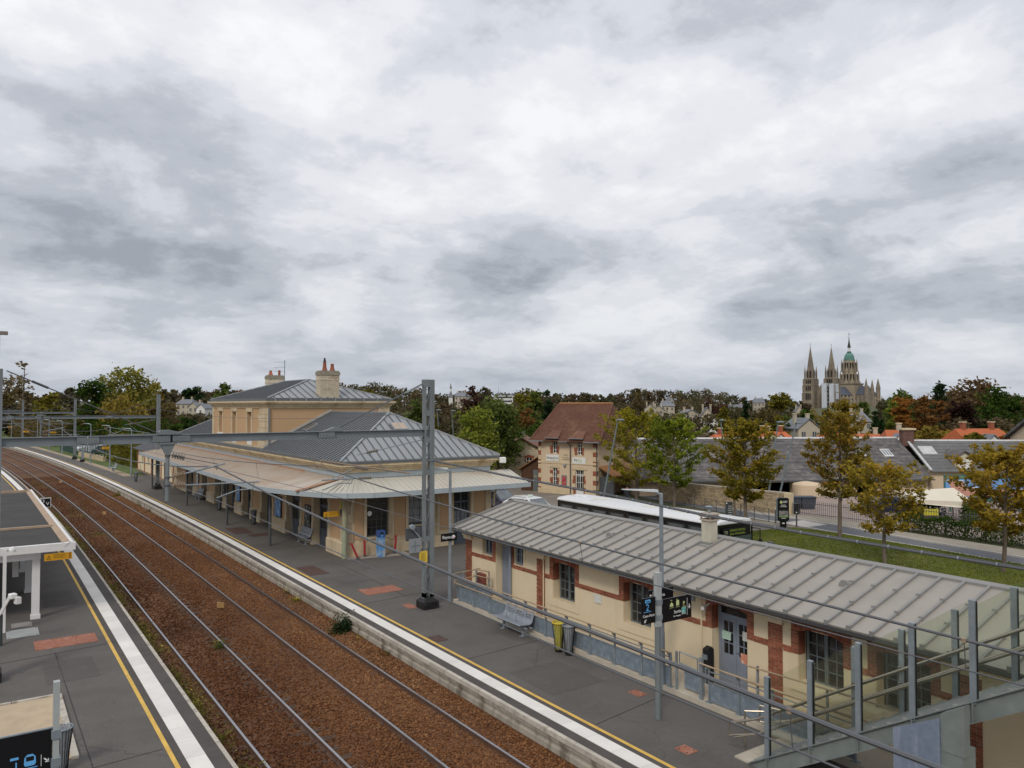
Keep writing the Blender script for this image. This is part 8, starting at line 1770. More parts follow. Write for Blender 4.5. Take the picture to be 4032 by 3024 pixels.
# ------------------------------------------------------------- young lawn trees: branching frame with leaf sprays
def street_tree(x, y, z0, H, Rr, cb, pal, label, seed, n=7000, bare_top=0.0, leaf=.105):
    rng = np.random.default_rng(seed); t = thing('tree', label, 'tree', (x, y, z0)); wood = MB(); tips = []
    lean = rng.normal(size=2)*.02*H
    P0 = [Vector((lean[0]*f+rng.normal()*.02, lean[1]*f+rng.normal()*.02, H*.93*f)) for f in (0, .2, .4, .6, .8, 1)]
    r0 = .052+H*.0078; wood.tube([Vector((0, 0, -.3))]+P0, [r0*1.25, r0*1.1, r0, r0*.82, r0*.6, r0*.36, r0*.1], 8)
    def spine(z):
        f = z/(H*.93)*5; i = min(4, int(f)); return P0[i].lerp(P0[i+1], f-i)
    nb = int(26+H*2)
    for i in range(nb):
        f = (i+rng.uniform(.0, .8))/nb; zb = cb+(H*.90-cb)*f; b = spine(zb); a = i*2.399+rng.normal()*.3
        env = (math.sin(math.pi*min(1, .18+f*.82))**.75)*Rr*(1.0 if f > .12 else .8); L_ = env*rng.uniform(.72, 1.12); el = .30+f*.75
        d = Vector((math.cos(a), math.sin(a), 0)); q = [b+d*L_*s_+Vector((0, 0, L_*el*(s_**1.15))) for s_ in (0, .33, .66, 1)]
        rb = r0*.36*(1-.6*f); wood.tube(q, [rb, rb*.7, rb*.42, rb*.12], 5)
        for k in range(7):
            s_ = .22+.78*(k+rng.uniform())/7; j = min(2, int(s_*3)); p = q[j].lerp(q[j+1], s_*3-j); a2_ = a+rng.choice([-1, 1])*rng.uniform(.4, 1.2); l2 = L_*rng.uniform(.16, .36)*(1.15-s_*.4)
            e = p+Vector((math.cos(a2_)*l2, math.sin(a2_)*l2, l2*rng.uniform(.05, .7))); wood.tube([p, e], rb*.22+.004, 4, True, .003)
            tips.append((p, e, f))
    sel = rng.integers(0, len(tips), n); C_ = []
    for i in sel:
        p, e, f = tips[i]
        if rng.uniform() < bare_top*max(0, f-.45)*1.8: continue
        s_ = rng.uniform(.1, 1.15); q = p.lerp(e, s_); C_.append((q.x+rng.normal()*.10, q.y+rng.normal()*.10, q.z+rng.normal()*.085-.03))
    obj('trunk', wood, M_bark2, t, world=False); obj('crown', leaf_mesh('crown', np.array(C_), leaf, rng, droop=.35, aspect=.55), lm(pal), t, world=False)
    # bare earth ring at the foot
    return t
PAL.update({'lawnA': ('#43431a', '#5f5b1c', '#7b7322', '#968a2c'), 'lawnB': ('#32401a', '#4c591e', '#6a7225', '#8a8a30'), 'lawnC': ('#3a3d16', '#57531c', '#746624', '#8c6d2a'), 'lawnD': ('#3c3f1b', '#59521f', '#746026', '#8d672b'), 'lawnE': ('#4b481c', '#6a5f22', '#867229', '#96702b'), 'lawnF': ('#494419', '#695a20', '#857029', '#98752f')})
street_tree(46.3, 48.1, G0, 8.0, 3.5, 1.25, 'lawnA', 'yellow green young tree right of the cream bus station house', 21, 10500, .1)
street_tree(46.5, 44.0, G0, 7.6, 2.7, 1.6, 'lawnB', 'green and yellow young tree with dense lower crown by the stone wall', 22, 10000)
street_tree(38.2, 30.4, G0, 7.9, 2.15, 2.45, 'lawnC', 'olive autumn tree on the lawn corner right of the bus', 23, 9000, .55)
street_tree(43.0, 27.2, G0, 8.5, 2.15, 2.6, 'lawnD', 'tall bronze topped autumn tree in the middle of the lawn', 24, 8500, .55)
street_tree(38.2, 21.7, G0, 5.5, 2.1, 1.75, 'lawnE', 'thin orange tinged tree low on the lawn before the marquee', 25, 4300, .3)
street_tree(41.45, 17.5, G0, 6.5, 2.35, 1.95, 'lawnF', 'orange brown tree at the right edge before the billboard', 26, 8200, .4)
street_tree(44.95, 36.7, G0, 4.6, 1.1, 1.9, 'lawnC', 'thin young tree beside the town direction sign', 27, 1400)
for x, y, l in ((46.3, 48.1, 'left'), (46.5, 44.0, 'right')):
    o = struct('tree_pit', MB().lathe(x, y, [(.75, GF-.02), (.75, GF+.012)], 20), mat('pit_earth', (.09, .055, .03), .95, var=.3, scale=6))
# ------------------------------------------------------------- hedges and shrubs
def hedge(name, label, a, b, w, h, z, pal, n, leaf, cat='hedge', rag=.12):
    rng = np.random.default_rng(n); a, b = np.array(a, float), np.array(b, float); d = (b-a)/np.linalg.norm(b-a); nn = np.array([-d[1], d[0]])
    u = rng.uniform(0, 1, n); s_ = rng.uniform(-1, 1, n); v_ = rng.uniform(0, 1, n); side = rng.integers(0, 3, n)
    s_ = np.where(side == 0, np.sign(s_)*(1-np.abs(rng.normal(size=n))*.1), s_); v_ = np.where(side == 1, 1-np.abs(rng.normal(size=n))*.08, v_)
    top = h*(1+rag*np.sin(u*37)+rag*.7*np.sin(u*91)); L_ = np.linalg.norm(b-a)
    P = np.zeros((n, 3)); P[:, :2] = a+(b-a)*u[:, None]+nn*(s_*w/2)[:, None]+rng.normal(size=(n, 2))*.04; P[:, 2] = z+v_*top
    t = thing(name, label, cat, (*((a+b)/2), z)); obj('foliage', leaf_mesh('foliage', P, leaf, rng), lm(pal), t)
    m = MB()
    for i in range(max(2, int(L_/1.2))): p = a+(b-a)*(i+.5)/max(2, int(L_/1.2)); m.cyl(p[0], p[1], z-.1, z+h*.75, .05, 5)
    obj('stems', m, M_bark, t); return t
hedge('hedge', 'dark clipped roadside hedge below the picket railing', (50.8, 27.8), (50.6, 14.5), 1.3, .95, G0+.1, 'deep', 9000, .07)
hedge('hedge', 'tall clipped hornbeam row across the right slope', at1 := (135.0, 104.0), (190.0, 62.0), 5, 5.5, -3.8, 'olivegold', 6500, .42, rag=.05)
hedge('hedge', 'dark yew block beside the long clipped row', (128, 98), (150, 92), 5, 6.0, -3.2, 'dark', 2600, .4)
hedge('shrub', 'rounded dark evergreen bush behind the marquee', (58.2, 31.4), (60.6, 29.9), 1.4, 1.5, -1.2, 'dark', 2600, .09, 'shrub', .2)
hedge('shrub', 'broad leaved green shrub under the billboard edge', (57.6, 26.9), (58.6, 26.2), .9, 1.15, -.85, 'green', 1300, .1, 'shrub', .25)
hedge('shrub', 'scrubby bushes on the bank beside the far platform', (19.5, 113), (23.5, 101), 3.0, 2.6, -.6, 'deep', 5200, .16, 'shrub', .25)
hedge('shrub', 'brambly bushes along the far bend of the line', (14, 166), (8, 215), 5, 4.2, -.6, 'brown', 5200, .26, 'shrub', .25)
hedge('shrub', 'dark hedge bank behind the far left platform lamps', (25, 140), (13, 180), 4, 4.6, -.6, 'deep', 5000, .24, 'shrub', .2)
hedge('shrub', 'bushes between the pavilion and the parked van', (15.6, 121), (17.2, 103), 2.2, 3.4, -.6, 'olive', 4000, .18, 'shrub', .2)
# weeds on the track edge and in the wall foot
def weed(x, y, z, r, h, pal, label, n=260, flowers=0, seed=1):
    rng = np.random.default_rng(seed); P = rng.normal(size=(n, 3))*np.array([r*.5, r*.5, h*.32]); P[:, 2] = np.abs(P[:, 2])*1.3; P += (x, y, z)
    t = thing('weed', label, 'weed', (x, y, z)); obj('leaves', leaf_mesh('leaves', P, max(.02, r*.11), rng, droop=-.4), lm(pal), t)
    if flowers:
        F_ = rng.normal(size=(flowers, 3))*np.array([r*.45, r*.45, h*.2]); F_[:, 2] = h*.75+np.abs(F_[:, 2])*.6; F_ += (x, y, z); obj('flowers', leaf_mesh('flowers', F_, .022, rng), mat('ragwort_yellow', (.55, .42, .02), .7, var=.2), t)
    return t
weed(10.72, 26.0, -.55, .42, .62, 'dark', 'large dark green bush growing against the platform wall', 900, 0, 3)
for i, (x, y, r, h, p, fl, l) in enumerate(((10.88, 32.4, .2, .35, 'green', 30, 'yellow flowering weed by the platform wall left of the dark bush'), (10.78, 31.0, .22, .3, 'lime', 34, 'second yellow flowering weed by the platform wall'), (10.85, 24.8, .2, .28, 'olive', 8, 'small weed just right of the dark bush'), (10.88, 22.7, .22, .3, 'deep', 0, 'low green weed at the platform wall foot near the mast'), (6.72, 26.9, .22, .3, 'green', 12, 'round weed against the second rail'), (10.85, 67.0, .5, .6, 'olive', 20, 'bushy weed by the platform wall beneath the drop post'), (10.3, 75.8, .5, .5, 'olive', 0, 'bushy weed by the platform wall near the far mast'), (10.7, 63.0, .4, .35, 'brown', 0, 'dry weed by the platform wall under the canopy'))): weed(x, y, -.62, r, h, p, l, 340, fl, 40+i)
def verge():
    """ragged strip of grasses and ragwort between the left rail and platform edge"""
    rng = np.random.default_rng(8); n = 30000; y = 15+70*rng.uniform(0, 1, n)**1.4
    dens = .5+.5*np.sin(y*.9)+.4*np.sin(y*2.3+1); k = rng.uniform(size=n) < np.clip(dens, .08, 1); y = y[k]; m = len(y)
    x = 4.62+np.abs(rng.normal(size=m))*.27; x = np.minimum(x, 5.28)+np.array([off(v) for v in y]); z = -.64+np.abs(rng.normal(size=m))*.12*(.6+.6*np.sin(y*1.7)**2)
    s = leaf_mesh('grass', np.stack([x, y, z], 1), .055, rng, droop=-.8, up=0, aspect=.22)
    o = stuff('trackside_grass', s, leaf_mat('verge_leaves', ('#3c4018', '#545524', '#6b6634', '#80774a'), .3), 'ragged grass and weeds between the left rail and platform edge', 'grass')
    F_ = np.stack([x[::24]+rng.normal(size=len(x[::24]))*.03, y[::24], z[::24]+.12], 1); stuff('ragwort_flowers', leaf_mesh('flowers', F_, .022, rng), mat('ragwort_yellow', (.55, .42, .02)), 'scattered yellow ragwort heads in the trackside grass', 'flowers')
    # thinner dry growth in the ballast far along the left track
    n = 3800; y = 45+60*rng.uniform(0, 1, n); x = 6.4+rng.normal(size=n)*.5+np.array([off(v) for v in y]); k = np.sin(y*.5)+np.sin(y*1.3) > .6; P = np.stack([x[k], y[k], -.6+np.abs(rng.normal(size=k.sum()))*.05], 1)
    stuff('ballast_grass', leaf_mesh('grass', P, .05, rng, droop=-.8, up=0, aspect=.25), leaf_mat('verge_leaves', ('#3c4018', '#545524', '#6b6634', '#80774a')), 'thin dry grass growing in the far ballast', 'grass')
verge()
def lawn_grass():
    rng = np.random.default_rng(5); me = LAWN_O.data; n = 60000; tris = []; me.calc_loop_triangles()
    vs_ = np.array([v.co[:] for v in me.vertices]); tr = np.array([t.vertices[:] for t in me.loop_triangles]); A, B, C_ = vs_[tr[:, 0]], vs_[tr[:, 1]], vs_[tr[:, 2]]
    ar = np.linalg.norm(np.cross(B-A, C_-A), axis=1); cen = (A+B+C_)/3; ar = ar*(cen[:, 1] > 8); i = rng.choice(len(tr), n, p=ar/ar.sum()); u, v = rng.uniform(size=(2, n)); f = u+v > 1; u[f] = 1-u[f]; v[f] = 1-v[f]
    P = A[i]+(B[i]-A[i])*u[:, None]+(C_[i]-A[i])*v[:, None]; P[:, 2] += .02
    stuff('lawn_blades', leaf_mesh('grass', P, .045, rng, droop=-.9, up=0, aspect=.35), leaf_mat('lawn_leaves', ('#48511b', '#596220', '#6b7129', '#7f7b36'), .3, 1.3), 'short mown grass of the sloping lawn', 'grass')
lawn_grass()
# ------------------------------------------------------------- woodland on the hills: one mass of crowns per belt
def wood(name, label, dist, drop, n, leaf, per, seed, a0=0, a1=70, hmin=7):
    rng = np.random.default_rng(seed); pts, hue = [], []
    ang = np.array([a for a, e in SKYLINE]); el = np.array([e for a, e in SKYLINE])
    for i in range(n):
        a = a0+(a1-a0)*(i+rng.uniform())/n; D_ = dist*rng.uniform(.88, 1.15); e = np.interp(a, ang, el)-drop+rng.normal()*.06
        if 56 < a < 60 and dist > 300: e = min(e, -.3)
        x, y = D_*math.sin(R(a)), D_*math.cos(R(a)); g = gz(x, y); H = 7.5+math.tan(R(e))*D_-g
        if H < hmin*.5: continue
        H = min(H, 22); Rr = H*rng.uniform(.30, .44); P = crown_pts('round', H, Rr, per, rng, .05); P += (x, y, g+(7.5+math.tan(R(e))*D_-g-H)); pts.append(P); hue.append(np.full(per, rng.uniform()))
    P = np.concatenate(pts); hue = np.concatenate(hue); me = leaf_mesh(name, P, leaf, rng)
    at_ = me.attributes.new('hue', 'FLOAT', 'FACE'); at_.data.foreach_set('value', hue.astype(np.float32))
    o = stuff(name, me, wood_mat(), label, 'wood'); return o
def wood_mat():
    if 'wood_leaves' in MATS: return MATS['wood_leaves']
    m = bpy.data.materials.new('wood_leaves'); m.use_nodes = True; nt = m.node_tree; nt.nodes.clear(); N = nt.nodes.new; L = nt.links.new
    out = N('ShaderNodeOutputMaterial'); at_ = N('ShaderNodeAttribute'); at_.attribute_name = 'hue'; g = N('ShaderNodeNewGeometry'); rp = N('ShaderNodeValToRGB')
    a = N('ShaderNodeMath'); a.operation = 'MULTIPLY_ADD'; L(g.outputs['Random Per Island'], a.inputs[0]); a.inputs[1].default_value = .14; L(at_.outputs['Fac'], a.inputs[2]); L(a.outputs[0], rp.inputs[0])
    cols = ('#474a33', '#524f38', '#5b4d39', '#4b4436', '#5f5540', '#675943', '#454930', '#58543d'); e = rp.color_ramp.elements
    CC = [tuple(v*1.3 for v in srgb(c))+(1,) for c in cols]; e[0].color = CC[0]; e[1].color = CC[-1]
    for i in range(1, len(CC)-1): q = e.new(i/(len(CC)-1)); q.color = CC[i]
    d = N('ShaderNodeBsdfDiffuse'); L(rp.outputs[0], d.inputs[0]); t_ = N('ShaderNodeBsdfTranslucent'); L(rp.outputs[0], t_.inputs[0]); mx = N('ShaderNodeMixShader'); mx.inputs[0].default_value = .4; L(d.outputs[0], mx.inputs[1]); L(t_.outputs[0], mx.inputs[2]); L(mx.outputs[0], out.inputs[0]); MATS['wood_leaves'] = m; return m
wood('skyline_wood', 'dense brown autumn wood along the far skyline', 620, 0.0, 210, 1.0, 330, 2)
wood('hillside_wood', 'mixed autumn trees covering the middle hillside', 400, .75, 170, .72, 330, 3)
wood('valley_wood', 'olive and brown trees in the valley below the hill', 245, 1.7, 150, .5, 360, 4, hmin=6)
wood('near_wood', 'trees and bushes filling the gardens behind the street', 160, 3.0, 95, .36, 420, 6, 12, 69, 5)
wood('garden_wood', 'low trees around the far slate houses', 215, 1.75, 22, .42, 420, 9, 6.5, 14.5, 4)
# ------------------------------------------------------------- far houses
M_fwall = mat('far_render', (.42, .37, .29), .9, var=.1, scale=.5, rand=.12); M_fwhite = mat('far_white', (.66, .65, .62), .8, var=.05)
M_fslate = mat('far_slate', (.17, .18, .20), .8, var=.15, scale=.5, rand=.12); M_forange = mat('orange_tile', (.44, .12, .045), .85, var=.15, scale=1.5, rand=.08); M_fwin = mat('far_window', (.06, .065, .07), .3)
def far_house(x, y, g, w, he, hr, style, label):
    t = thing('house', label, 'house', (x, y, g), R(-34.7+(8 if int(x) % 2 else -10)), group=None); P = lambda n, mb, m, p=None: obj(n, mb, m, p or t, world=False)
    hw, dp = w/2, max(6.0, w*.7); wallm = M_fwhite if style in ('white', 'school') else M_fwall
    if style == 'school':
        P('wall', MB().box(-hw, 0, 0, hw, 9, hr), M_fwhite)
        for k in range(3): P('window', MB().box(-hw+.4, -.05, hr-1.6-k*2.2, hw-.4, 0, hr-.7-k*2.2), M_fwin)
        P('roof', MB().box(-hw-.2, -.2, hr, hw+.2, 9.2, hr+.3), M_galv); P('mast', MB().cyl(-hw*.6, 2, hr, hr+5, .08, 6), M_galv); return t
    gable = style == 'white' or (w < 5.2 and style != 'orange')
    if gable:
        P('wall', MB().prism([(-hw, 0), (hw, 0), (hw, he), (0, hr-.1), (-hw, he)], 0, dp, 'y'), wallm)
        for s in (-1, 1): P('roof', MB().add([(s*(hw+.3), -.3, he-.25), (0, -.3, hr), (0, dp+.3, hr), (s*(hw+.3), dp+.3, he-.25), (s*(hw+.3), -.3, he-.05), (0, -.3, hr+.2), (0, dp+.3, hr+.2), (s*(hw+.3), dp+.3, he-.05)], [(0,1,2,3),(4,5,6,7),(0,1,5,4),(1,2,6,5),(2,3,7,6),(3,0,4,7)]), M_fslate)
    else:
        P('wall', MB().box(-hw, 0, 0, hw, dp, he), wallm); i = .6 if style == 'slate' else (.25 if style == 'orange' else 1.0); top = hr
        P('roof', MB().add([(-hw-.3, -.4, he-.1), (hw+.3, -.4, he-.1), (hw+.3, dp+.4, he-.1), (-hw-.3, dp+.4, he-.1), (-hw+i, dp/2 if style != 'mansard' else 1.2, top), (hw-i, dp/2 if style != 'mansard' else 1.2, top), (hw-i, dp/2 if style != 'mansard' else dp-1.2, top), (-hw+i, dp/2 if style != 'mansard' else dp-1.2, top)], [(0,1,2,3),(4,5,6,7),(0,1,5,4),(1,2,6,5),(2,3,7,6),(3,0,4,7)]), M_forange if style == 'orange' else M_fslate)
    nwin = max(1, int(w/1.8)); rows_ = 2 if he > 6 else 1
    for k in range(nwin):
        for r_ in range(rows_):
            cx_ = -hw+w*(k+.5)/nwin; zt = he-.7-r_*2.6; wn = P('window', MB().box(cx_-.38, -.06, zt-1.4, cx_+.38, -.02, zt), M_fwin); P('frame', MB().box(cx_-.03, -.09, zt-1.4, cx_+.03, -.06, zt).box(cx_-.46, -.1, zt-1.52, cx_+.46, -.061, zt-1.4), M_fwhite, wn)
    if style != 'white':
        for s in ((-1, 1) if w > 4 else (1,)):
            c = P('chimney', MB().box(s*hw*.6-.3, dp/2-.3, he, s*hw*.6+.3, dp/2+.3, hr+.9), M_brick_far if style == 'orange' and w > 5 else M_fwall); P('chimney_cap', MB().box(s*hw*.6-.38, dp/2-.38, hr+.9, s*hw*.6+.38, dp/2+.38, hr+1.05), M_stone, c)
    if style == 'orange' and ('dormer' in label or 'timbered' in label):
        dmr = P('dormer', MB().prism([(-.7, he-.3), (.7, he-.3), (.7, he+.5), (0, he+1.15), (-.7, he+.5)], -.3, 1.8, 'y'), M_fwhite); P('dormer_roof', MB().prism([(-.95, he+.35), (0, he+1.25), (.95, he+.35), (.95, he+.5), (0, he+1.4), (-.95, he+.5)], -.5, 1.9, 'y'), M_forange if 'timbered' in label else M_fslate, dmr)
        if 'timbered' in label:
            for k in range(4): P('timber', MB().box(-.55+k*.33, -.34, he-.3, -.47+k*.33, -.301, he+.6), M_iron, dmr)
    return t
for row in HOUSES: far_house(*row)
# chapel spire on the skyline
cs = thing('chapel_spire', 'slim white and dark chapel spire on the skyline', 'spire', (236.9, 407.9, 2), R(-34.7)); zt = 20.7
obj('shaft', MB().box(-1.2, -1.2, -6, 1.2, 1.2, zt-10.5), M_fwhite, cs, world=False); obj('lower_cap', MB().add([(-1.5, -1.5, zt-10.5), (1.5, -1.5, zt-10.5), (1.5, 1.5, zt-10.5), (-1.5, 1.5, zt-10.5), (0, 0, zt-5.5)], [(0,1,4),(1,2,4),(2,3,4),(3,0,4),(3,2,1,0)]), M_fslate, cs, world=False)
obj('lantern', MB().cyl(0, 0, zt-7.2, zt-5, .55, 8), M_fwhite, cs, world=False); obj('spire', MB().lathe(0, 0, [(.75, zt-5), (.05, zt-1.8)], 8), M_fslate, cs, world=False)
# ------------------------------------------------------------- cathedral
M_cath = mat('cathedral_stone', (.235, .20, .155), .92, var=.3, scale=.12, col2=(.13, .105, .08), scale2=.15, amt2=.35, streak=True)
M_cath2 = mat('cathedral_pale', (.32, .265, .19), .92, var=.2, scale=.15); M_lead = mat('lead_roof', (.075, .085, .11), .7, var=.1, scale=.1); M_copper = mat('verdigris', (.10, .22, .185), .8, var=.3, scale=.25); M_void = mat('dark_opening', (.02, .018, .017), .9); M_dcop = mat('dark_copper', (.03, .045, .042), .7)
ct = thing('cathedral', 'gothic cathedral with two stone spires and a copper domed central tower', 'cathedral', (675.2, 445.1, 0), R(-83))
def CP(n, mb, m, p=None): return obj(n, mb, m, p or ct, world=False)
def pyramid(cx_, cy_, r, z0, z1, n=8, rot=math.pi/8): return MB().lathe(cx_, cy_, [(r, z0), (.12, z1)], n)
def west_tower(cx_, tip, nm, scale=1.0):
    h1, h2, h3 = 33.5, 42.5, tip
    for k, (z0, z1, r0, r1) in enumerate(((-8, 10, 5.9, 5.6), (10, 20, 5.5, 5.2), (20, 27.5, 5.1, 4.9), (27.5, h1, 4.8, 4.6))):
        tw = CP('tower_stage', MB().add([(cx_-r0, -r0, z0), (cx_+r0, -r0, z0), (cx_+r0, r0, z0), (cx_-r0, r0, z0), (cx_-r1, -r1, z1), (cx_+r1, -r1, z1), (cx_+r1, r1, z1), (cx_-r1, r1, z1)], [(0,1,2,3),(4,5,6,7),(0,1,5,4),(1,2,6,5),(2,3,7,6),(3,0,4,7)]), M_cath, ct)
        CP('string_course', MB().box(cx_-r1-.35, -r1-.35, z1-.5, cx_+r1+.35, r1+.35, z1+.15), M_cath2, tw)
        for s in (-2.0, 0, 2.0):
            hh = (z1-z0)*.6 if k else 6
            CP('lancet', MB().prism([(s-.6, z1-1.2-hh), (s+.6, z1-1.2-hh), (s+.6, z1-2.0), (s, z1-1.0), (s-.6, z1-2.0)], -r0-.12, -r0+.4, 'y'), M_void, tw).location = (cx_, 0, 0); 
            CP('lancet', MB().prism([(s-.6, z1-1.2-hh), (s+.6, z1-1.2-hh), (s+.6, z1-2.0), (s, z1-1.0), (s-.6, z1-2.0)], cx_-r0-.12, cx_-r0+.4, 'x'), M_void, tw)
        for sx in (-1, 1):
            for sy in (-1, 1): CP('buttress', MB().box(cx_+sx*r0-.7, sy*r0-.7, z0, cx_+sx*r0+.7, sy*r0+.7, z1-.6), M_cath, tw)
    CP('belfry', MB().lathe(cx_, 0, [(4.3, h1), (4.0, h2)], 8), M_cath)
    for a in range(8): an_ = a*math.pi/4+math.pi/8; CP('belfry_opening', MB().cbox((cx_+math.cos(an_)*3.85, math.sin(an_)*3.85, h1+4.2), (.5, 1.1, 6.2), an_), M_void)
    CP('spire', MB().lathe(cx_, 0, [(3.7, h2-1.5), (1.9, h2+(tip-h2)*.48), (.15, tip)], 8), M_cath)
    for sx in (-1, 1):
        for sy in (-1, 1): p = CP('pinnacle', MB().lathe(cx_+sx*3.9, sy*3.9, [(.95, h1), (1.05, h1+5.5), (.05, h2+4.0)], 6), M_cath)
    CP('finial', MB().cyl(cx_, 0, tip-.5, tip+3.4, .12, 6).box(cx_-.7, -.1, tip+1.9, cx_+.7, .1, tip+2.15), M_iron)
west_tower(-10.6, 65.5, 'l'); west_tower(10.6, 63.5, 'r')
CP('west_front', MB().prism([(-5, -8), (5, -8), (5, 22), (0, 29), (-5, 22)], 2, 5, 'y'), M_cath)
CP('nave_wall', MB().box(-7, 5, -8, 7, 112, 17.5), M_cath2); CP('nave_roof', MB().prism([(-7.6, 17.5), (0, 26), (7.6, 17.5)], 5, 112, 'y'), M_lead)
CP('aisle_wall', MB().box(-14, 6, -8, 14, 100, 9), M_cath2); CP('aisle_roof', MB().prism([(7, 14), (14.3, 9), (7, 9)], 6, 100, 'y').prism([(-7, 14), (-14.3, 9), (-7, 9)], 6, 100, 'y'), M_lead)
CP('transept_wall', MB().box(-18, 54, -8, 20, 68, 18).prism([(54, 18), (68, 18), (61, 27)], 18.5, 20, 'x').prism([(54, 18), (68, 18), (61, 27)], -18, -16.5, 'x'), M_cath); CP('transept_roof', MB().prism([(53.6, 18), (61, 26.8), (68.4, 18)], -17, 19, 'x'), M_lead)
for y in range(12, 108, 8):
    if 50 < y < 70: continue
    CP('clerestory', MB().prism([(y-1.1, 11.5), (y+1.1, 11.5), (y+1.1, 16.5), (y, 18), (y-1.1, 16.5)], 6.9, 7.15, 'x'), M_void); CP('flying_buttress', MB().prism([(7, 15.5), (14.8, 8), (14.8, 13), (13.6, 14.5), (13.4, 10.5), (7, 17)], y+3.6, y+4.4, 'y'), M_cath2); CP('aisle_window', MB().prism([(y-1.2, 0), (y+1.2, 0), (y+1.2, 5.5), (y, 7.2), (y-1.2, 5.5)], 13.9, 14.1, 'x'), M_void)
    CP('pinnacle', MB().lathe(14.4, y+4, [(.8, 8), (.7, 14), (.05, 18)], 6), M_cath2)
for x, y, z, r in ((20, 54, 35, 1.9), (20, 68, 34, 1.9), (9, 108, 36, 2.4), (7, 84, 30, 1.2), (9, 92, 28, 1.1), (16, 61, 30, 1.0), (-10, 108, 34, 2.2)): CP('turret', MB().lathe(x, y, [(r, -8), (r, z-11), (r*1.1, z-10.5), (.06, z)], 8), M_cath)
cy_ = 61
CP('crossing_base', MB().box(-9.6, cy_-9.6, 15, 9.6, cy_+9.6, 28.5), M_cath2); CP('parapet', MB().box(-10.3, cy_-10.3, 28.5, 10.3, cy_+10.3, 29.8), M_cath)
for z0, z1, r0, r1 in ((29, 41.5, 8.4, 7.2), (41.5, 53, 7.0, 5.9)):
    tw = CP('crossing_tower', MB().lathe(0, cy_, [(r0, z0), (r1, z1)], 8), M_cath2)
    for a in range(8):
        an_ = a*math.pi/4; rr_ = (r0+r1)/2*.93; 
        for o_ in (-.17, .17): CP('belfry_opening', MB().cbox((math.cos(an_+o_)*rr_, cy_+math.sin(an_+o_)*rr_, (z0+z1)/2+.6), (.8, 1.35, (z1-z0)*.52), an_), M_void, tw)
        an2 = an_+math.pi/8; CP('pinnacle', MB().lathe(math.cos(an2)*r0*1.02, cy_+math.sin(an2)*r0*1.02, [(1.0, z0), (.85, z1-3), (.05, z1+2.2)], 6), M_cath, tw)
CP('dome', MB().lathe(0, cy_, [(5.0, 51.5), (5.1, 53.5), (4.9, 56), (4.2, 58.6), (2.8, 60.8), (1.7, 61.6)], 16), M_copper); CP('lantern', MB().lathe(0, cy_, [(2.2, 61.4), (2.2, 62.4), (1.5, 62.6)], 8), M_dcop)
for a in range(8): CP('lantern_column', MB().cyl(math.cos(a*math.pi/4)*1.25, cy_+math.sin(a*math.pi/4)*1.25, 62.4, 66.6, .22, 6), M_fwhite)
CP('lantern_spire', MB().lathe(0, cy_, [(1.7, 66.5), (1.6, 68), (.7, 72.5), (.1, 78.6)], 8), M_dcop); CP('cross', MB().cyl(0, cy_, 78, 82.5, .14, 6).box(-1.1, cy_-.1, 80.3, 1.1, cy_+.1, 80.7), M_iron)
sf = thing('scaffold_wrap', 'white sheeted scaffolding wrapped round the right cathedral tower', 'scaffolding', (675.2, 445.1, 0), R(-83))
obj('sheeting', MB().box(4.6, -8.5, -8, 9.6, 3.0, 28.5), mat('white_sheeting', (.52, .55, .60), .7, var=.12, scale=.3), sf, world=False); obj('sheeting', MB().box(12.2, -8.5, -8, 16.0, 3.0, 28.0), mat('white_sheeting', (.52, .55, .60)), sf, world=False)
for k in range(9): obj('deck', MB().box(9.6, -8.3, -6+k*3.9, 12.2, -5.5, -5.7+k*3.9), mat('scaffold_deck', (.17, .15, .13), .8), sf, world=False)
obj('lift_frame', MB().box(9.7, -8.4, -8, 9.9, -8.2, 28).box(11.9, -8.4, -8, 12.1, -8.2, 28), M_galv, sf, world=False)
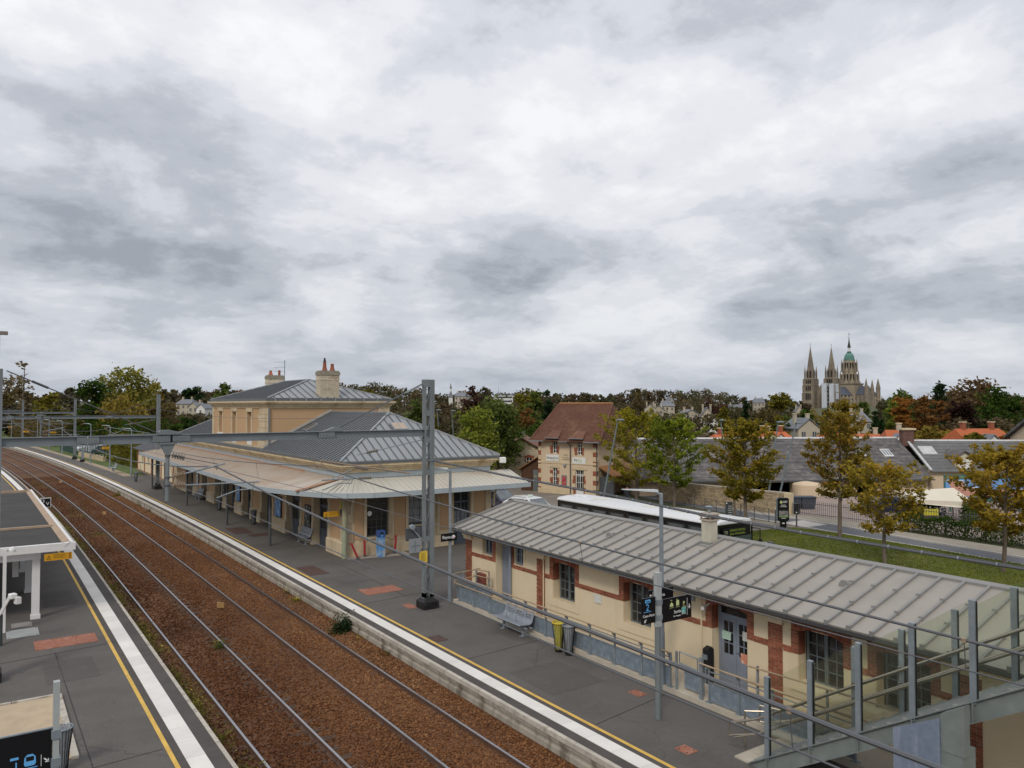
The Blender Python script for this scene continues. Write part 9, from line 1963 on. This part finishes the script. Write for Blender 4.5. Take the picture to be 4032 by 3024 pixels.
# ------------------------------------------------------------- loose ballast stones over the near track bed (instanced inside one object)
def ballast_stones():
    rng = np.random.default_rng(4); n = 150000; y = 9+92*rng.uniform(size=n)**2.1; x = 4.7+6.2*rng.uniform(size=n); keep = np.ones(n, bool)
    for r_ in (5.38, 6.85, 8.62, 10.09): keep &= np.abs(x-r_) > .085
    dv = np.interp(x, [4.7, 5.0, 5.4, 6.1, 6.9, 7.7, 8.5, 9.35, 10.2, 10.7, 10.95], [.25, .3, .55, 1, .7, 1, .75, 1, .75, 1, 1]); keep &= rng.uniform(size=n) < dv
    x, y = x[keep], y[keep]; z = np.interp(x, [4.5, 4.9, 5.3, 6.1, 6.95, 7.7, 8.5, 9.35, 10.2, 10.6, 10.96], [-.60, -.61, -.618, -.60, -.65, -.585, -.62, -.585, -.62, -.53, -.47])+rng.uniform(-.01, .02, len(x)); x = x+np.array([off(v) for v in y])
    me = bpy.data.meshes.new('ballast_points'); me.vertices.add(len(x)); me.vertices.foreach_set('co', np.stack([x, y, z], 1).astype(np.float32).reshape(-1)); me.update()
    o = bpy.data.objects.new('ballast_stones', me); COL.objects.link(o); o['kind'] = 'stuff'; o['label'] = 'loose rusty ballast stones of the two tracks'; o['category'] = 'ballast'
    ng = bpy.data.node_groups.new('ballast', 'GeometryNodeTree'); ng.interface.new_socket('Geometry', in_out='INPUT', socket_type='NodeSocketGeometry'); ng.interface.new_socket('Geometry', in_out='OUTPUT', socket_type='NodeSocketGeometry')
    N = ng.nodes.new; L = ng.links.new; gi, go = N('NodeGroupInput'), N('NodeGroupOutput'); mp = N('GeometryNodeMeshToPoints'); ico = N('GeometryNodeMeshIcoSphere'); ico.inputs['Radius'].default_value = 1; ico.inputs['Subdivisions'].default_value = 1
    sm = N('GeometryNodeSetMaterial'); sm.inputs['Material'].default_value = M_stone_b; L(ico.outputs[0], sm.inputs[0])
    ip = N('GeometryNodeInstanceOnPoints'); L(gi.outputs[0], mp.inputs[0]); L(mp.outputs[0], ip.inputs['Points']); L(sm.outputs[0], ip.inputs['Instance'])
    rs = N('FunctionNodeRandomValue'); rs.data_type = 'FLOAT_VECTOR'; rs.inputs[0].default_value = (.018, .018, .012); rs.inputs[1].default_value = (.044, .038, .026); L(rs.outputs[0], ip.inputs['Scale'])
    rr_ = N('FunctionNodeRandomValue'); rr_.data_type = 'FLOAT_VECTOR'; rr_.inputs[0].default_value = (-.6, -.6, 0); rr_.inputs[1].default_value = (.6, .6, 6.28); rr_.inputs['Seed'].default_value = 5; L(rr_.outputs[0], ip.inputs['Rotation'])
    L(ip.outputs[0], go.inputs[0]); md = o.modifiers.new('stones', 'NODES'); md.node_group = ng
def stone_mat():
    m = bpy.data.materials.new('ballast_stone'); m.use_nodes = True; nt = m.node_tree; N = nt.nodes.new; L = nt.links.new; b = nt.nodes['Principled BSDF']; b.inputs['Roughness'].default_value = .95; b.inputs['Specular IOR Level'].default_value = .15
    oi = N('ShaderNodeObjectInfo'); rp = N('ShaderNodeValToRGB'); g = N('ShaderNodeNewGeometry'); sp_ = N('ShaderNodeSeparateXYZ'); L(g.outputs['Position'], sp_.inputs[0]); ns = N('ShaderNodeTexNoise'); ns.inputs['Scale'].default_value = .22; ns.inputs['Detail'].default_value = 4; L(g.outputs['Position'], ns.inputs[0])
    mr = N('ShaderNodeMapRange'); mr.inputs[1].default_value = 5.0; mr.inputs[2].default_value = 10.2; mr.inputs[3].default_value = -.34; mr.inputs[4].default_value = .10; L(sp_.outputs[0], mr.inputs[0])
    a = N('ShaderNodeMath'); a.operation = 'MULTIPLY_ADD'; L(oi.outputs['Random'], a.inputs[0]); a.inputs[1].default_value = .55; L(mr.outputs[0], a.inputs[2]); a2_ = N('ShaderNodeMath'); a2_.operation = 'MULTIPLY_ADD'; L(ns.outputs[0], a2_.inputs[0]); a2_.inputs[1].default_value = .5; L(a.outputs[0], a2_.inputs[2]); L(a2_.outputs[0], rp.inputs[0])
    e = rp.color_ramp.elements; e[0].position = .0; e[0].color = (.045, .017, .008, 1); e[1].position = 1; e[1].color = (.36, .215, .115, 1)
    for p, c in ((.3, (.098, .038, .016)), (.55, (.165, .072, .030)), (.8, (.25, .125, .055))): q = e.new(p); q.color = (*c, 1)
    L(rp.outputs[0], b.inputs['Base Color']); return m
M_stone_b = stone_mat()
ballast_stones()
